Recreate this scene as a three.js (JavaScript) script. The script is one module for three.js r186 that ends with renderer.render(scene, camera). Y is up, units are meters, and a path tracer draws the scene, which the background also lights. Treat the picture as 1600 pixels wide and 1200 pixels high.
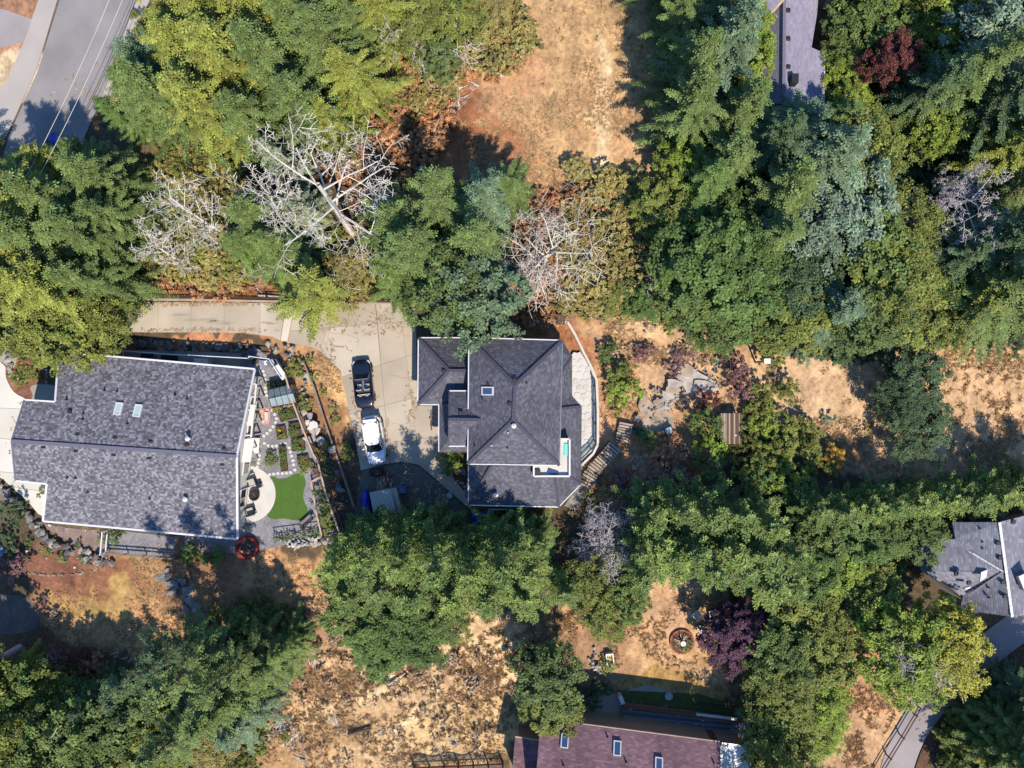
import * as THREE from 'three';
import { mergeGeometries } from 'three/addons/utils/BufferGeometryUtils.js';
import { RoundedBoxGeometry } from 'three/addons/geometries/RoundedBoxGeometry.js';

// ---------------------------------------------------------------- camera, sky, sun, exposure
const CAM_H = 62, FOV = 58.7;
const scene = new THREE.Scene();
const camera = new THREE.PerspectiveCamera(FOV, 4 / 3, 1, 1500);
camera.position.set(0, CAM_H, 0);
camera.up.set(0, 0, -1);
camera.lookAt(0, 0, 0);
scene.add(camera);
const renderer = new THREE.WebGLRenderer({ antialias: true });
renderer.toneMapping = THREE.LinearToneMapping;
renderer.toneMappingExposure = 1.56;
renderer.shadowMap.enabled = true;
const SUN = new THREE.Vector3(0.3, 1, 0.74).normalize();
{ // clear deep blue sky, paler towards the horizon
  const W = 256, H = 128, d = new Float32Array(W * H * 4);
  for (let j = 0; j < H; j++) for (let i = 0; i < W; i++) {
    const up = Math.sin(((j + 0.5) / H - 0.5) * Math.PI), az = ((i + 0.5) / W - 0.5) * 2 * Math.PI, c = Math.cos(Math.asin(up)), dir = new THREE.Vector3(Math.cos(az) * c, up, Math.sin(az) * c);
    const t = Math.pow(1 - Math.max(0, up), 2.2), g = Math.pow(Math.max(0, dir.dot(SUN)), 12) * 0.25, o = (j * W + i) * 4, dn = up < 0 ? 0.5 : 1;
    d[o] = (0.08 + 0.21 * t + 0.3 * g) * dn; d[o + 1] = (0.2 + 0.22 * t + 0.3 * g) * dn; d[o + 2] = (0.47 + 0.14 * t + 0.3 * g) * dn; d[o + 3] = 1;
  }
  const sky = new THREE.DataTexture(d, W, H, THREE.RGBAFormat, THREE.FloatType); sky.mapping = THREE.EquirectangularReflectionMapping; sky.magFilter = THREE.LinearFilter; sky.needsUpdate = true;
  scene.background = sky; scene.environment = sky;
}
const sun = new THREE.DirectionalLight(0xfff0de, 4.6);
sun.position.copy(SUN).multiplyScalar(120);
sun.castShadow = true;
sun.shadow.mapSize.set(4096, 4096);
Object.assign(sun.shadow.camera, { left: -70, right: 70, top: 70, bottom: -70, near: 1, far: 260 });
sun.name = 'sun_light';
scene.add(sun, sun.target);

// ---------------------------------------------------------------- helpers
const PX = 2 * CAM_H * Math.tan(THREE.MathUtils.degToRad(FOV / 2)) / 1200;   // metres on the ground per survey unit
const V = (x, y, z) => new THREE.Vector3(x, y, z);
// a spot on the site plan (1600 x 1200 units) at a height above the ground
function P(px, py, h = 0) { const k = PX * (CAM_H - h) / CAM_H; return V((px - 800) * k, h, (py - 600) * k); }
function rng(seed) { let s = (seed * 2654435761) >>> 0; return () => { s = (s + 0x6d2b79f5) >>> 0; let t = Math.imul(s ^ (s >>> 15), 1 | s); t = (t + Math.imul(t ^ (t >>> 7), 61 | t)) ^ t; return ((t ^ (t >>> 14)) >>> 0) / 4294967296; }; }
const lin = (c) => c <= 0.04045 ? c / 12.92 : Math.pow((c + 0.055) / 1.055, 2.4);
const LIT = 1.55;    // how much a sunlit level surface is brighter than its base colour
// base colour of something whose sunlit look is r, g, b (0..255)
function tone(r, g, b, k = LIT) { return new THREE.Color().setRGB(lin(r / 255) / k, lin(g / 255) / k, lin(b / 255) / k); }
const names = new Map();
function numbered(n) { const k = names.get(n) || 0; names.set(n, k + 1); return k ? `${n}_${String(k).padStart(3, '0')}` : n; }
function tag(o, label, category, group, kind) { if (label) o.userData.label = label; if (category) o.userData.category = category; if (group) o.userData.group = group; if (kind) o.userData.kind = kind; return o; }
function thing(name, label, category, pos, turn = 0, group, kind) {
  const g = new THREE.Group(); g.name = numbered(name);
  if (pos) g.position.copy(pos); g.rotation.y = turn; scene.add(g);
  return tag(g, label, category, group, kind);
}
function mesh(name, geo, mat, parent) {
  const m = new THREE.Mesh(geo, mat); m.name = name; m.castShadow = m.receiveShadow = true;
  if (parent) parent.add(m); else { m.name = numbered(name); scene.add(m); }
  return m;
}
function copyOf(root, label, pos, turn, group) {
  const c = root.clone(); c.name = numbered(root.name.replace(/_\d{3}$/, '')); scene.add(c);
  c.userData = { ...root.userData }; if (label) c.userData.label = label; if (group) c.userData.group = group;
  if (pos) c.position.copy(pos); if (turn !== undefined) c.rotation.y = turn;
  return c;
}
function std(color, rough = 0.8, extra = {}) { return new THREE.MeshStandardMaterial({ color, roughness: rough, ...extra }); }

// geometry collector
class MB {
  constructor() { this.p = []; this.u = []; this.c = []; }
  tri(a, b, c, col) { this.p.push(a.x, a.y, a.z, b.x, b.y, b.z, c.x, c.y, c.z); if (col) for (let i = 0; i < 3; i++) this.c.push(col[0], col[1], col[2]); return this; }
  quad(a, b, c, d, col) { this.tri(a, b, c, col); return this.tri(a, c, d, col); }
  // beam between two points, w wide (horizontal), h high
  bar(a, b, w, h = w, up = V(0, 1, 0)) {
    const d = b.clone().sub(a).normalize(); const s = d.clone().cross(up); if (s.lengthSq() < 1e-6) s.set(1, 0, 0); s.normalize().multiplyScalar(w / 2);
    const t = s.clone().cross(d).normalize().multiplyScalar(h / 2);
    const q = (o, i, j) => o.clone().addScaledVector(s, i).addScaledVector(t, j);
    const A = [q(a, -1, -1), q(a, 1, -1), q(a, 1, 1), q(a, -1, 1)], B = [q(b, -1, -1), q(b, 1, -1), q(b, 1, 1), q(b, -1, 1)];
    for (let i = 0; i < 4; i++) { const j = (i + 1) % 4; this.quad(A[i], A[j], B[j], B[i]); }
    this.quad(A[3], A[2], A[1], A[0]); this.quad(B[0], B[1], B[2], B[3]); return this;
  }
  box(cx, cy, cz, sx, sy, sz, rot = 0) {
    const g = new THREE.BoxGeometry(sx, sy, sz).toNonIndexed(); g.rotateY(rot); g.translate(cx, cy, cz); return this.geo(g);
  }
  geo(g) { const n = g.index ? g.toNonIndexed() : g; const a = n.attributes.position.array; for (let i = 0; i < a.length; i++) this.p.push(a[i]); return this; }
  // tapered tube along points
  tube(pts, radii, sides = 5) {
    const rings = pts.map((p, i) => {
      const d = (pts[Math.min(i + 1, pts.length - 1)].clone().sub(pts[Math.max(i - 1, 0)])).normalize();
      const s = Math.abs(d.y) > 0.9 ? V(1, 0, 0) : V(0, 1, 0); const u = d.clone().cross(s).normalize(), w = d.clone().cross(u).normalize();
      return Array.from({ length: sides }, (_, k) => { const a = k / sides * Math.PI * 2; return p.clone().addScaledVector(u, Math.cos(a) * radii[i]).addScaledVector(w, Math.sin(a) * radii[i]); });
    });
    for (let i = 0; i + 1 < rings.length; i++) for (let k = 0; k < sides; k++) { const j = (k + 1) % sides; this.quad(rings[i][k], rings[i + 1][k], rings[i + 1][j], rings[i][j]); }
    return this;
  }
  build(smooth = false) {
    const g = new THREE.BufferGeometry(); g.setAttribute('position', new THREE.Float32BufferAttribute(this.p, 3));
    if (this.c.length === this.p.length) g.setAttribute('color', new THREE.Float32BufferAttribute(this.c, 3));
    g.computeVertexNormals();
    const n = this.p.length / 3; const uv = new Float32Array(n * 2); const P_ = this.p, N = g.attributes.normal.array;
    for (let i = 0; i < n; i++) { const ax = Math.abs(N[i * 3]), ay = Math.abs(N[i * 3 + 1]), az = Math.abs(N[i * 3 + 2]);
      if (ay >= ax && ay >= az) { uv[i * 2] = P_[i * 3]; uv[i * 2 + 1] = P_[i * 3 + 2]; } else if (ax > az) { uv[i * 2] = P_[i * 3 + 2]; uv[i * 2 + 1] = P_[i * 3 + 1]; } else { uv[i * 2] = P_[i * 3]; uv[i * 2 + 1] = P_[i * 3 + 1]; } }
    g.setAttribute('uv', new THREE.BufferAttribute(uv, 2));
    return g;
  }
}
// a level slab from outline points (x, z); top at y1, underside at y0; uv in metres
function slab(pts, y0, y1) {
  const flat = pts.map((p) => new THREE.Vector2(p.x, p.z));
  if (THREE.ShapeUtils.area(flat) > 0) flat.reverse();
  const f = THREE.ShapeUtils.triangulateShape(flat, []); const m = new MB();
  const T = (i) => V(flat[i].x, y1, flat[i].y), B = (i) => V(flat[i].x, y0, flat[i].y);
  for (const [a, b, c] of f) { const n = T(b).sub(T(a)).cross(T(c).sub(T(a))).y; if (n > 0) m.tri(T(a), T(b), T(c)); else m.tri(T(a), T(c), T(b)); if (n > 0) m.tri(B(a), B(c), B(b)); else m.tri(B(a), B(b), B(c)); }
  for (let i = 0; i < flat.length; i++) { const j = (i + 1) % flat.length; m.quad(B(i), B(j), T(j), T(i)); }
  return m.build();
}
const plan = (list, h = 0) => list.map(([x, y]) => P(x, y, h));
// smooth closed outline through plan points
function smooth(list, n = 6, h = 0) { return new THREE.CatmullRomCurve3(plan(list, h), true, 'catmullrom', 0.5).getPoints(list.length * n).slice(0, -1); }
function smoothLine(list, n = 6, h = 0) { return new THREE.CatmullRomCurve3(plan(list, h), false, 'catmullrom', 0.5).getPoints((list.length - 1) * n); }
function ribbon(pts, w) { // outline of a strip along a line
  const L = [], R = [];
  pts.forEach((p, i) => { const d = pts[Math.min(i + 1, pts.length - 1)].clone().sub(pts[Math.max(i - 1, 0)]).normalize(); const s = V(-d.z, 0, d.x).multiplyScalar((Array.isArray(w) ? w[i] : w) / 2); L.push(p.clone().add(s)); R.push(p.clone().sub(s)); });
  return [...L, ...R.reverse()];
}
// noise
const perm = (() => { const r = rng(77), a = Array.from({ length: 256 }, (_, i) => i); for (let i = 255; i > 0; i--) { const j = Math.floor(r() * (i + 1)); [a[i], a[j]] = [a[j], a[i]]; } return new Uint8Array([...a, ...a]); })();
function vn(x, y) { const xi = Math.floor(x), yi = Math.floor(y), fx = x - xi, fy = y - yi, u = fx * fx * (3 - 2 * fx), v = fy * fy * (3 - 2 * fy); const h = (i, j) => perm[(perm[(xi + i) & 255] + yi + j) & 255] / 255; return (h(0, 0) * (1 - u) + h(1, 0) * u) * (1 - v) + (h(0, 1) * (1 - u) + h(1, 1) * u) * v; }
function fbm(x, y, o = 4) { let s = 0, a = 0.5, t = 0; for (let i = 0; i < o; i++) { s += a * vn(x, y); t += a; a *= 0.5; x = x * 2.03 + 17.1; y = y * 2.03 + 5.7; } return s / t; }
const sstep = (a, b, x) => { const t = Math.min(1, Math.max(0, (x - a) / (b - a))); return t * t * (3 - 2 * t); };
// square texture from a function (u, v in 0..1) -> [r,g,b] linear 0..1 ; returns a repeat texture that is sizeM metres wide
function tex(n, sizeM, f, srgb = true) {
  const d = new Uint8Array(n * n * 4); const enc = (c) => Math.max(0, Math.min(255, Math.round(255 * (srgb ? (c <= 0.0031308 ? c * 12.92 : 1.055 * Math.pow(c, 1 / 2.4) - 0.055) : c))));
  for (let j = 0; j < n; j++) for (let i = 0; i < n; i++) { const c = f(i / n, j / n, i, j), o = (j * n + i) * 4; d[o] = enc(c[0]); d[o + 1] = enc(c[1]); d[o + 2] = enc(c[2]); d[o + 3] = 255; }
  const t = new THREE.DataTexture(d, n, n, THREE.RGBAFormat); t.wrapS = t.wrapT = THREE.RepeatWrapping; t.magFilter = THREE.LinearFilter; t.minFilter = THREE.LinearMipmapLinearFilter; t.generateMipmaps = true;
  if (srgb) t.colorSpace = THREE.SRGBColorSpace; t.repeat.set(1 / sizeM, 1 / sizeM); t.needsUpdate = true; return t;
}
// tileable noise for textures
function tn(u, v, f, seed = 0, o = 4) { let s = 0, a = 0.5, t = 0; for (let k = 0; k < o; k++) { const F = f << k; const x = u * F, y = v * F, xi = Math.floor(x), yi = Math.floor(y), fx = x - xi, fy = y - yi, uu = fx * fx * (3 - 2 * fx), vv = fy * fy * (3 - 2 * fy); const h = (i, j) => perm[(perm[(((xi + i) % F) + seed + k * 31) & 255] + ((yi + j) % F) + seed) & 255] / 255; s += a * ((h(0, 0) * (1 - uu) + h(1, 0) * uu) * (1 - vv) + (h(0, 1) * (1 - uu) + h(1, 1) * uu) * vv); t += a; a *= 0.5; } return s / t; }

// ---------------------------------------------------------------- materials
const mottles = new Map();
function mottled(rgb, amount, sizeM, f, rough = 0.9, bump = 0.01) {
  const A = [0.06, 0.12, 0.2, 0.32].reduce((p, q) => Math.abs(q - amount) < Math.abs(p - amount) ? q : p), F = [4, 8, 28].reduce((p, q) => Math.abs(q - f) < Math.abs(p - f) ? q : p), key = A + '_' + F, n = 512;
  if (!mottles.has(key)) mottles.set(key, tex(n, 1, (u, v, i, j) => { const k = 0.62 * (1 + A * 1.5 * (2 * tn(u, v, F, F * 3 + 1, 5) - 1) + A * 0.9 * (2 * tn(u, v, 3, 5, 3) - 1) + A * 0.6 * (2 * perm[(perm[(i * 5 + j * 11) & 255] + j) & 255] / 255 - 1)); return [k, k, k]; }));
  if (!mottles.has('b' + F)) mottles.set('b' + F, tex(n, 1, (u, v) => { const h = tn(u, v, F * 4, 9, 4); return [h, h, h]; }, false));
  const map = mottles.get(key).clone(), bm = mottles.get('b' + F).clone(); for (const t of [map, bm]) { t.repeat.set(1 / sizeM, 1 / sizeM); t.needsUpdate = true; }
  const c = tone(...rgb); c.multiplyScalar(1 / 0.62);
  return new THREE.MeshStandardMaterial({ color: c, map, bumpMap: bm, bumpScale: bump, roughness: rough });
}
// asphalt shingles: courses 0.16 m high, tabs 0.33 m wide, each its own tone; uv in metres
function shingleMat(rgb, vary, seed, course = 0.17, tab = 0.28, blotch = 0.12) {
  const base = tone(...rgb), n = 1024, size = 8.16, rows = Math.round(size / course), cols = Math.round(size / tab); const r = rng(seed);
  const tones = Array.from({ length: rows }, () => { const o = r(); return { o, k: Array.from({ length: cols }, () => { const q = r(); return 1 + vary * (q < 0.2 ? 1.5 : q < 0.5 ? 0.25 : q < 0.8 ? -0.35 : -1) + (r() - 0.5) * 0.08; }) }; });
  const at = (u, v) => { const y = v * rows, row = Math.floor(y) % rows, fy = y - Math.floor(y); const x = ((u * cols) + tones[row].o * cols) % cols, col = Math.floor(x) % cols; return { row, col, fy, fx: x - Math.floor(x) }; };
  const map = tex(n, size, (u, v, i, j) => { const a = at(u, v); let k = tones[a.row].k[a.col]; if (a.fy < 0.1) k *= 0.72; if (a.fx < 0.05) k *= 0.85; k *= 1 + blotch * (2 * tn(u, v, 5, seed & 63, 3) - 1); k *= 1 + 0.16 * (perm[(perm[(i * 7 + j * 3) & 255] + j) & 255] / 255 - 0.5); return [base.r * k, base.g * k, base.b * k]; });
  const bm = tex(n, size, (u, v) => { const a = at(u, v); const h = 0.35 + 0.6 * (1 - a.fy) * (a.fy < 0.05 ? 0 : 1) + 0.12 * (tones[a.row].k[a.col] - 1); return [h, h, h]; }, false);
  return new THREE.MeshStandardMaterial({ map, bumpMap: bm, bumpScale: 0.012, roughness: 0.95 });
}
const M = {
  shingleGrey: shingleMat([121, 122, 132], 0.44, 5, 0.17, 0.2, 0.16),
  shingleDark: shingleMat([96, 98, 111], 0.26, 6, 0.16, 0.24, 0.24),
  shinglePale: shingleMat([136, 139, 152], 0.18, 7, 0.18, 0.34),
  shingleBrown: shingleMat([140, 108, 116], 0.2, 8, 0.16, 0.34, 0.3),
  shingleLilac: shingleMat([156, 154, 176], 0.09, 9, 0.15, 0.3),
  capGrey: std(tone(112, 113, 132), 0.95), capDark: std(tone(80, 80, 98), 0.95), capPale: std(tone(120, 122, 134), 0.95), capBrown: std(tone(112, 86, 90), 0.95), capLilac: std(tone(120, 118, 134), 0.95),
  white: std(tone(236, 236, 234), 0.55), offwhite: mottled([222, 220, 214], 0.05, 2, 4, 0.8, 0.002, 3, 128), whiteMetal: std(tone(238, 240, 244), 0.35),
  siding: (() => { const b = tone(232, 232, 230); return new THREE.MeshStandardMaterial({ color: b, roughness: 0.7, bumpMap: tex(64, 0.9, (u, v) => { const h = 1 - ((v * 6) % 1); return [h, h, h]; }, false), bumpScale: 0.02 }); })(),
  sidingGrey: std(tone(150, 146, 138), 0.8), sidingTan: std(tone(178, 158, 132), 0.8), sidingBrown: std(tone(120, 84, 62), 0.8),
  concrete: mottled([200, 190, 172], 0.1, 6, 3, 0.92, 0.004, 4), concretePale: mottled([226, 224, 212], 0.06, 6, 3, 0.92, 0.003, 5), concreteGrey: mottled([172, 166, 154], 0.12, 5, 3, 0.95, 0.006, 6),
  concreteStrip: mottled([226, 220, 204], 0.05, 3, 3, 0.9, 0.003, 7, 256), joint: std(tone(146, 132, 112), 0.95), stain: mottled([178, 166, 146], 0.12, 2, 8, 0.9, 0.003), curb: mottled([188, 168, 150], 0.14, 2, 4, 0.95, 0.01, 8, 256),
  gravel: mottled([150, 150, 156], 0.3, 2.4, 32, 0.95, 0.03, 9), gravelDark: mottled([112, 108, 104], 0.35, 2.4, 24, 0.95, 0.04, 10), gravelBrown: mottled([150, 132, 122], 0.3, 2.4, 32, 0.95, 0.03, 11), soil: mottled([104, 78, 58], 0.35, 3, 12, 1, 0.05, 12),
  asphalt: mottled([152, 150, 152], 0.1, 6, 6, 0.95, 0.006, 13), asphaltPale: mottled([186, 180, 176], 0.09, 6, 6, 0.95, 0.006, 14), lane: mottled([168, 162, 164], 0.14, 6, 5, 0.95, 0.01, 15),
  turf: mottled([84, 122, 44], 0.12, 1.5, 48, 0.95, 0.03, 16), turfDark: mottled([86, 96, 44], 0.2, 3, 24, 0.95, 0.03, 17),
  flag: mottled([222, 221, 216], 0.05, 3, 4, 0.85, 0.006, 18, 256), flagGrey: mottled([196, 196, 190], 0.08, 3, 4, 0.85, 0.006, 19, 256),
  rockPale: mottled([196, 188, 178], 0.2, 1.6, 6, 0.95, 0.05, 20, 256), rockGrey: mottled([150, 148, 146], 0.22, 1.6, 6, 0.95, 0.05, 21, 256), rockDark: mottled([116, 116, 120], 0.25, 1.6, 6, 0.95, 0.05, 22, 256), rockTan: mottled([186, 168, 146], 0.2, 1.6, 6, 0.95, 0.05, 23, 256),
  wood: mottled([168, 132, 98], 0.2, 1, 8, 0.85, 0.01, 24, 256), woodDark: mottled([106, 82, 66], 0.22, 1, 8, 0.9, 0.01, 25, 256), woodRed: mottled([140, 84, 62], 0.2, 1, 8, 0.85, 0.01, 26, 256), woodGrey: mottled([150, 136, 124], 0.2, 1, 8, 0.9, 0.01, 27, 256), fenceTan: mottled([206, 182, 152], 0.12, 1, 8, 0.85, 0.01, 28, 128), fenceCap: mottled([154, 116, 96], 0.18, 1, 8, 0.85, 0.01, 29, 128),
  bark: mottled([116, 98, 82], 0.3, 0.8, 8, 1, 0.03, 30, 128), barkPale: mottled([236, 232, 222], 0.2, 0.6, 8, 1, 0.02, 31, 128), barkGrey: mottled([216, 208, 206], 0.2, 0.6, 8, 1, 0.02, 32, 128),
  black: std(tone(34, 34, 36), 0.6), blackMatte: std(tone(44, 42, 42), 0.95), darkMetal: std(tone(62, 62, 66), 0.45, { metalness: 0.4 }), steel: std(tone(170, 172, 176), 0.35, { metalness: 0.7 }),
  glassDark: new THREE.MeshPhysicalMaterial({ color: new THREE.Color(0.012, 0.018, 0.026), roughness: 0.06, clearcoat: 1, clearcoatRoughness: 0.03 }), glassBlue: new THREE.MeshPhysicalMaterial({ color: tone(64, 92, 128), roughness: 0.08, clearcoat: 1 }),
  glassSky: new THREE.MeshPhysicalMaterial({ color: tone(200, 224, 220), roughness: 0.12, clearcoat: 1 }), pane: new THREE.MeshPhysicalMaterial({ color: new THREE.Color(0.78, 0.88, 0.92), roughness: 0.04, transmission: 0.82, thickness: 0 }),
  paneTeal: new THREE.MeshPhysicalMaterial({ color: new THREE.Color(0.3, 0.85, 0.82), roughness: 0.1, transmission: 0.5, thickness: 0 }),
  tarp: std(tone(40, 62, 196), 0.55), red: std(tone(160, 48, 42), 0.7), blueBin: std(tone(116, 150, 205), 0.5), brick: mottled([176, 104, 88], 0.2, 1, 8, 0.9, 0.01, 33, 128), tub: std(tone(228, 205, 150), 0.6),
  paintBlack: new THREE.MeshPhysicalMaterial({ color: new THREE.Color(0.006, 0.009, 0.02), roughness: 0.3, clearcoat: 1, clearcoatRoughness: 0.04, metalness: 0.3 }), paintWhite: new THREE.MeshPhysicalMaterial({ color: new THREE.Color(0.72, 0.73, 0.74), roughness: 0.35, clearcoat: 0.7, clearcoatRoughness: 0.05 }),
  rubber: std(new THREE.Color(0.012, 0.012, 0.012), 0.9), leather: std(tone(58, 54, 52), 0.6), leatherPale: std(tone(190, 188, 184), 0.6), lampGlass: std(tone(220, 224, 228), 0.15), tailRed: std(tone(150, 20, 18), 0.3),
  flowerY: std(tone(236, 196, 60), 0.8), flowerR: std(tone(196, 50, 60), 0.8), orange: std(tone(196, 92, 52), 0.8),
};
// ---------------------------------------------------------------- ground
{
  // zones on the plan: [x, y, rx, ry, sunlit r, g, b, weight]
  const Z = [
    // forest floor is the base; dry meadows
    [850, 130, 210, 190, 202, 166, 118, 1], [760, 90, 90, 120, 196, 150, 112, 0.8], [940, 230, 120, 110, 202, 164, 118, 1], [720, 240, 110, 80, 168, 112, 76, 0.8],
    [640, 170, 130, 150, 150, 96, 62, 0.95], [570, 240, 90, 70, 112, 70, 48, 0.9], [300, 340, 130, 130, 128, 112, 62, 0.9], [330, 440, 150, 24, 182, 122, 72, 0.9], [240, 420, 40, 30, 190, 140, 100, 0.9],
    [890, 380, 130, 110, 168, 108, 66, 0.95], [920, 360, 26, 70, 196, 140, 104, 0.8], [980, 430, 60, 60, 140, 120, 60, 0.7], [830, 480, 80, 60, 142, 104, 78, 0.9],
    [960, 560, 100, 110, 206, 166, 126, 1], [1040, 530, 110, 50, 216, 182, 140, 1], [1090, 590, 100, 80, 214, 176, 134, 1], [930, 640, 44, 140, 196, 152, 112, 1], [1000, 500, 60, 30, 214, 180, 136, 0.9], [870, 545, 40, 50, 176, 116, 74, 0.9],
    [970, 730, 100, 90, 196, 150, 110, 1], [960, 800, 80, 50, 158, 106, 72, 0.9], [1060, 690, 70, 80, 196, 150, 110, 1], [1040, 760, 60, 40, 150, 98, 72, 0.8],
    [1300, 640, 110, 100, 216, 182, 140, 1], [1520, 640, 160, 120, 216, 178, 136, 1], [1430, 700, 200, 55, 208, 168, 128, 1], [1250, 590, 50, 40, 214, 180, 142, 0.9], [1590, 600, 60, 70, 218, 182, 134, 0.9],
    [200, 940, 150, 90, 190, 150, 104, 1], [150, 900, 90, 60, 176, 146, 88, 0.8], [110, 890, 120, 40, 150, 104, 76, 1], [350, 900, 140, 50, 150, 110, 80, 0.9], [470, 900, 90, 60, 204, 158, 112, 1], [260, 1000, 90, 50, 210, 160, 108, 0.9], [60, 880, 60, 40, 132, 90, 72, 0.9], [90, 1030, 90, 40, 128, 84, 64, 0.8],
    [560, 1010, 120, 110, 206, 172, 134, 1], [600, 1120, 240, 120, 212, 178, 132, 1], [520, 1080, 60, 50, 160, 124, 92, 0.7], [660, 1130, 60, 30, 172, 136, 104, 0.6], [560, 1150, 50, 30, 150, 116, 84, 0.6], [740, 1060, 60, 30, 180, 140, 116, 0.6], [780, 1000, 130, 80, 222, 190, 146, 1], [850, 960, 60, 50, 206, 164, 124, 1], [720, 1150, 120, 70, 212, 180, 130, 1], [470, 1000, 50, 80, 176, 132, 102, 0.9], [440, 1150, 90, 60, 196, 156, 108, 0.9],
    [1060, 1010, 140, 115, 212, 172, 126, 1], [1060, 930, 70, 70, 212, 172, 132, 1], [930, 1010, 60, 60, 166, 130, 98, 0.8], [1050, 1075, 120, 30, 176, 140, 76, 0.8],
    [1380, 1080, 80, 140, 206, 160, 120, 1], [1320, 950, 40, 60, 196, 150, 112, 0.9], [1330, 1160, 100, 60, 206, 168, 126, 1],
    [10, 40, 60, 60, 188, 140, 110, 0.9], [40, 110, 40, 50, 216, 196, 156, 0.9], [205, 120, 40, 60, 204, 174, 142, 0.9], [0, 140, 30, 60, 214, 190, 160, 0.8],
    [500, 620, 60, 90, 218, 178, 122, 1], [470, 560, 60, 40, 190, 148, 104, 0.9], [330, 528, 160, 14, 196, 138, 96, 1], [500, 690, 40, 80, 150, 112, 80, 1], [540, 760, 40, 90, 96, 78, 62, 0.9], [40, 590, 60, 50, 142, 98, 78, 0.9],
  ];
  const trails = [ // lighter or darker worn lines
    [[[945, 60], [930, 130], [938, 180], [930, 230], [935, 290]], 22, [240, 214, 170], 0.95],
    [[[430, 1140], [500, 1110], [600, 1070], [660, 1040], [720, 1010], [790, 1000]], 30, [240, 214, 166], 0.9], [[[620, 1160], [650, 1110], [690, 1060]], 16, [238, 214, 170], 0.85],
    [[[936, 310], [942, 390], [932, 420]], 8, [206, 152, 118], 0.7],
  ];
  const W = 2048, H = 1536, SX = 124, SZ = 93, d = new Uint8Array(W * H * 4);
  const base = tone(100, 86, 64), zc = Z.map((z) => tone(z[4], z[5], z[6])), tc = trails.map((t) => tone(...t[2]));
  const segs = trails.map((t) => t[0].map(([x, y]) => P(x, y)));
  const enc = (c) => Math.max(0, Math.min(255, Math.round(255 * (c <= 0.0031308 ? c * 12.92 : 1.055 * Math.pow(c, 1 / 2.4) - 0.055))));
  const zr = Z.map((z) => { const p = P(z[0], z[1]); return [p.x, p.z, z[2] * PX, z[3] * PX]; });
  // coarse grid of zone colours (the zones are smooth), then fine grain per texel
  const r = rng(3);
  (function paint() { for (let j = 0; j < H; j++) for (let i = 0; i < W; i++) {
    const x = (i / W - 0.5) * SX, z = (j / H - 0.5) * SZ;
    const wx = (vn(x * 0.45 + 9, z * 0.45) - 0.5) * 3.4 + (vn(x * 1.6, z * 1.6 + 4) - 0.5) * 1.5, wz = (vn(x * 0.45, z * 0.45 + 31) - 0.5) * 3.4 + (vn(x * 1.6 + 40, z * 1.6) - 0.5) * 1.5;
    let R = base.r, G = base.g, B = base.b, open = 0;
    for (let k = 0; k < Z.length; k++) { const q = zr[k], dx = (x + wx - q[0]) / q[2], dz = (z + wz - q[1]) / q[3], e = dx * dx + dz * dz; if (e < 1.25) { const w = Z[k][7] * sstep(1.25, 0.5, e), c = zc[k]; R += (c.r - R) * w; G += (c.g - G) * w; B += (c.b - B) * w; open = Math.max(open, w); } }
    for (let k = 0; k < trails.length; k++) { let best = 1e9; const s = segs[k]; for (let m = 0; m + 1 < s.length; m++) { const ax = s[m].x, az = s[m].z, bx = s[m + 1].x - ax, bz = s[m + 1].z - az; const t = Math.max(0, Math.min(1, ((x + wx * 0.5 - ax) * bx + (z + wz * 0.5 - az) * bz) / (bx * bx + bz * bz))); best = Math.min(best, Math.hypot(x + wx * 0.5 - ax - bx * t, z + wz * 0.5 - az - bz * t)); } const w = trails[k][3] * sstep(trails[k][1] * PX * 0.75, trails[k][1] * PX * 0.2, best) * (0.4 + 0.6 * vn(x * 2.3, z * 2.3)); R += (tc[k].r - R) * w; G += (tc[k].g - G) * w; B += (tc[k].b - B) * w; }
    // thatch: streaky straw and bare soil
    const a = fbm(x * 0.9, z * 0.9, 4), b = fbm(x * 4.1 + 7, z * 4.1, 3), s = vn(x * 9 + b * 3, z * 2.4 + a * 6) * 0.5 + vn(x * 2.4 + a * 6, z * 9 + b * 3) * 0.5;
    let k = 1.06 + 0.5 * (a - 0.5) * 1.6 + 0.8 * (b - 0.5) + 0.4 * (s - 0.5) + (r() - 0.5) * 0.3;
    const dry = sstep(0.5, 0.34, fbm(x * 0.7 + 3, z * 0.7 + 8, 5)) * 0.32; R *= 1 - dry * 0.38; G *= 1 - dry * 0.4; B *= 1 - dry * 0.4;
    const o = (j * W + i) * 4; d[o] = enc(R * k); d[o + 1] = enc(G * k); d[o + 2] = enc(B * k); d[o + 3] = 255;
  } })();
  const map = new THREE.DataTexture(d, W, H, THREE.RGBAFormat); map.colorSpace = THREE.SRGBColorSpace; map.wrapS = map.wrapT = THREE.MirroredRepeatWrapping; map.magFilter = THREE.LinearFilter; map.needsUpdate = true;
  const bump = tex(512, 1, (u, v) => { const h = tn(u, v, 24, 3, 4); return [h, h, h]; }, false); bump.repeat.set(SX / 5, SZ / 5);
  // one sheet, fine inside the frame and coarse out to the horizon
  const axis = (half, fine, step) => { const a = []; for (let t = -half; t <= half + 1e-6; t += step) a.push(t); let t = half, s = step; const out = []; while (t < 900) { s *= 1.6; t += s; out.push(t); } return [...out.slice().reverse().map((q) => -q), ...a, ...out]; };
  const xs = axis(60, 0, 1), zs = axis(45, 0, 1), pos = [], uv = [], idx = [];
  for (const z of zs) for (const x of xs) { pos.push(x, 0, z); uv.push(x / SX + 0.5, z / SZ + 0.5); }
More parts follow.
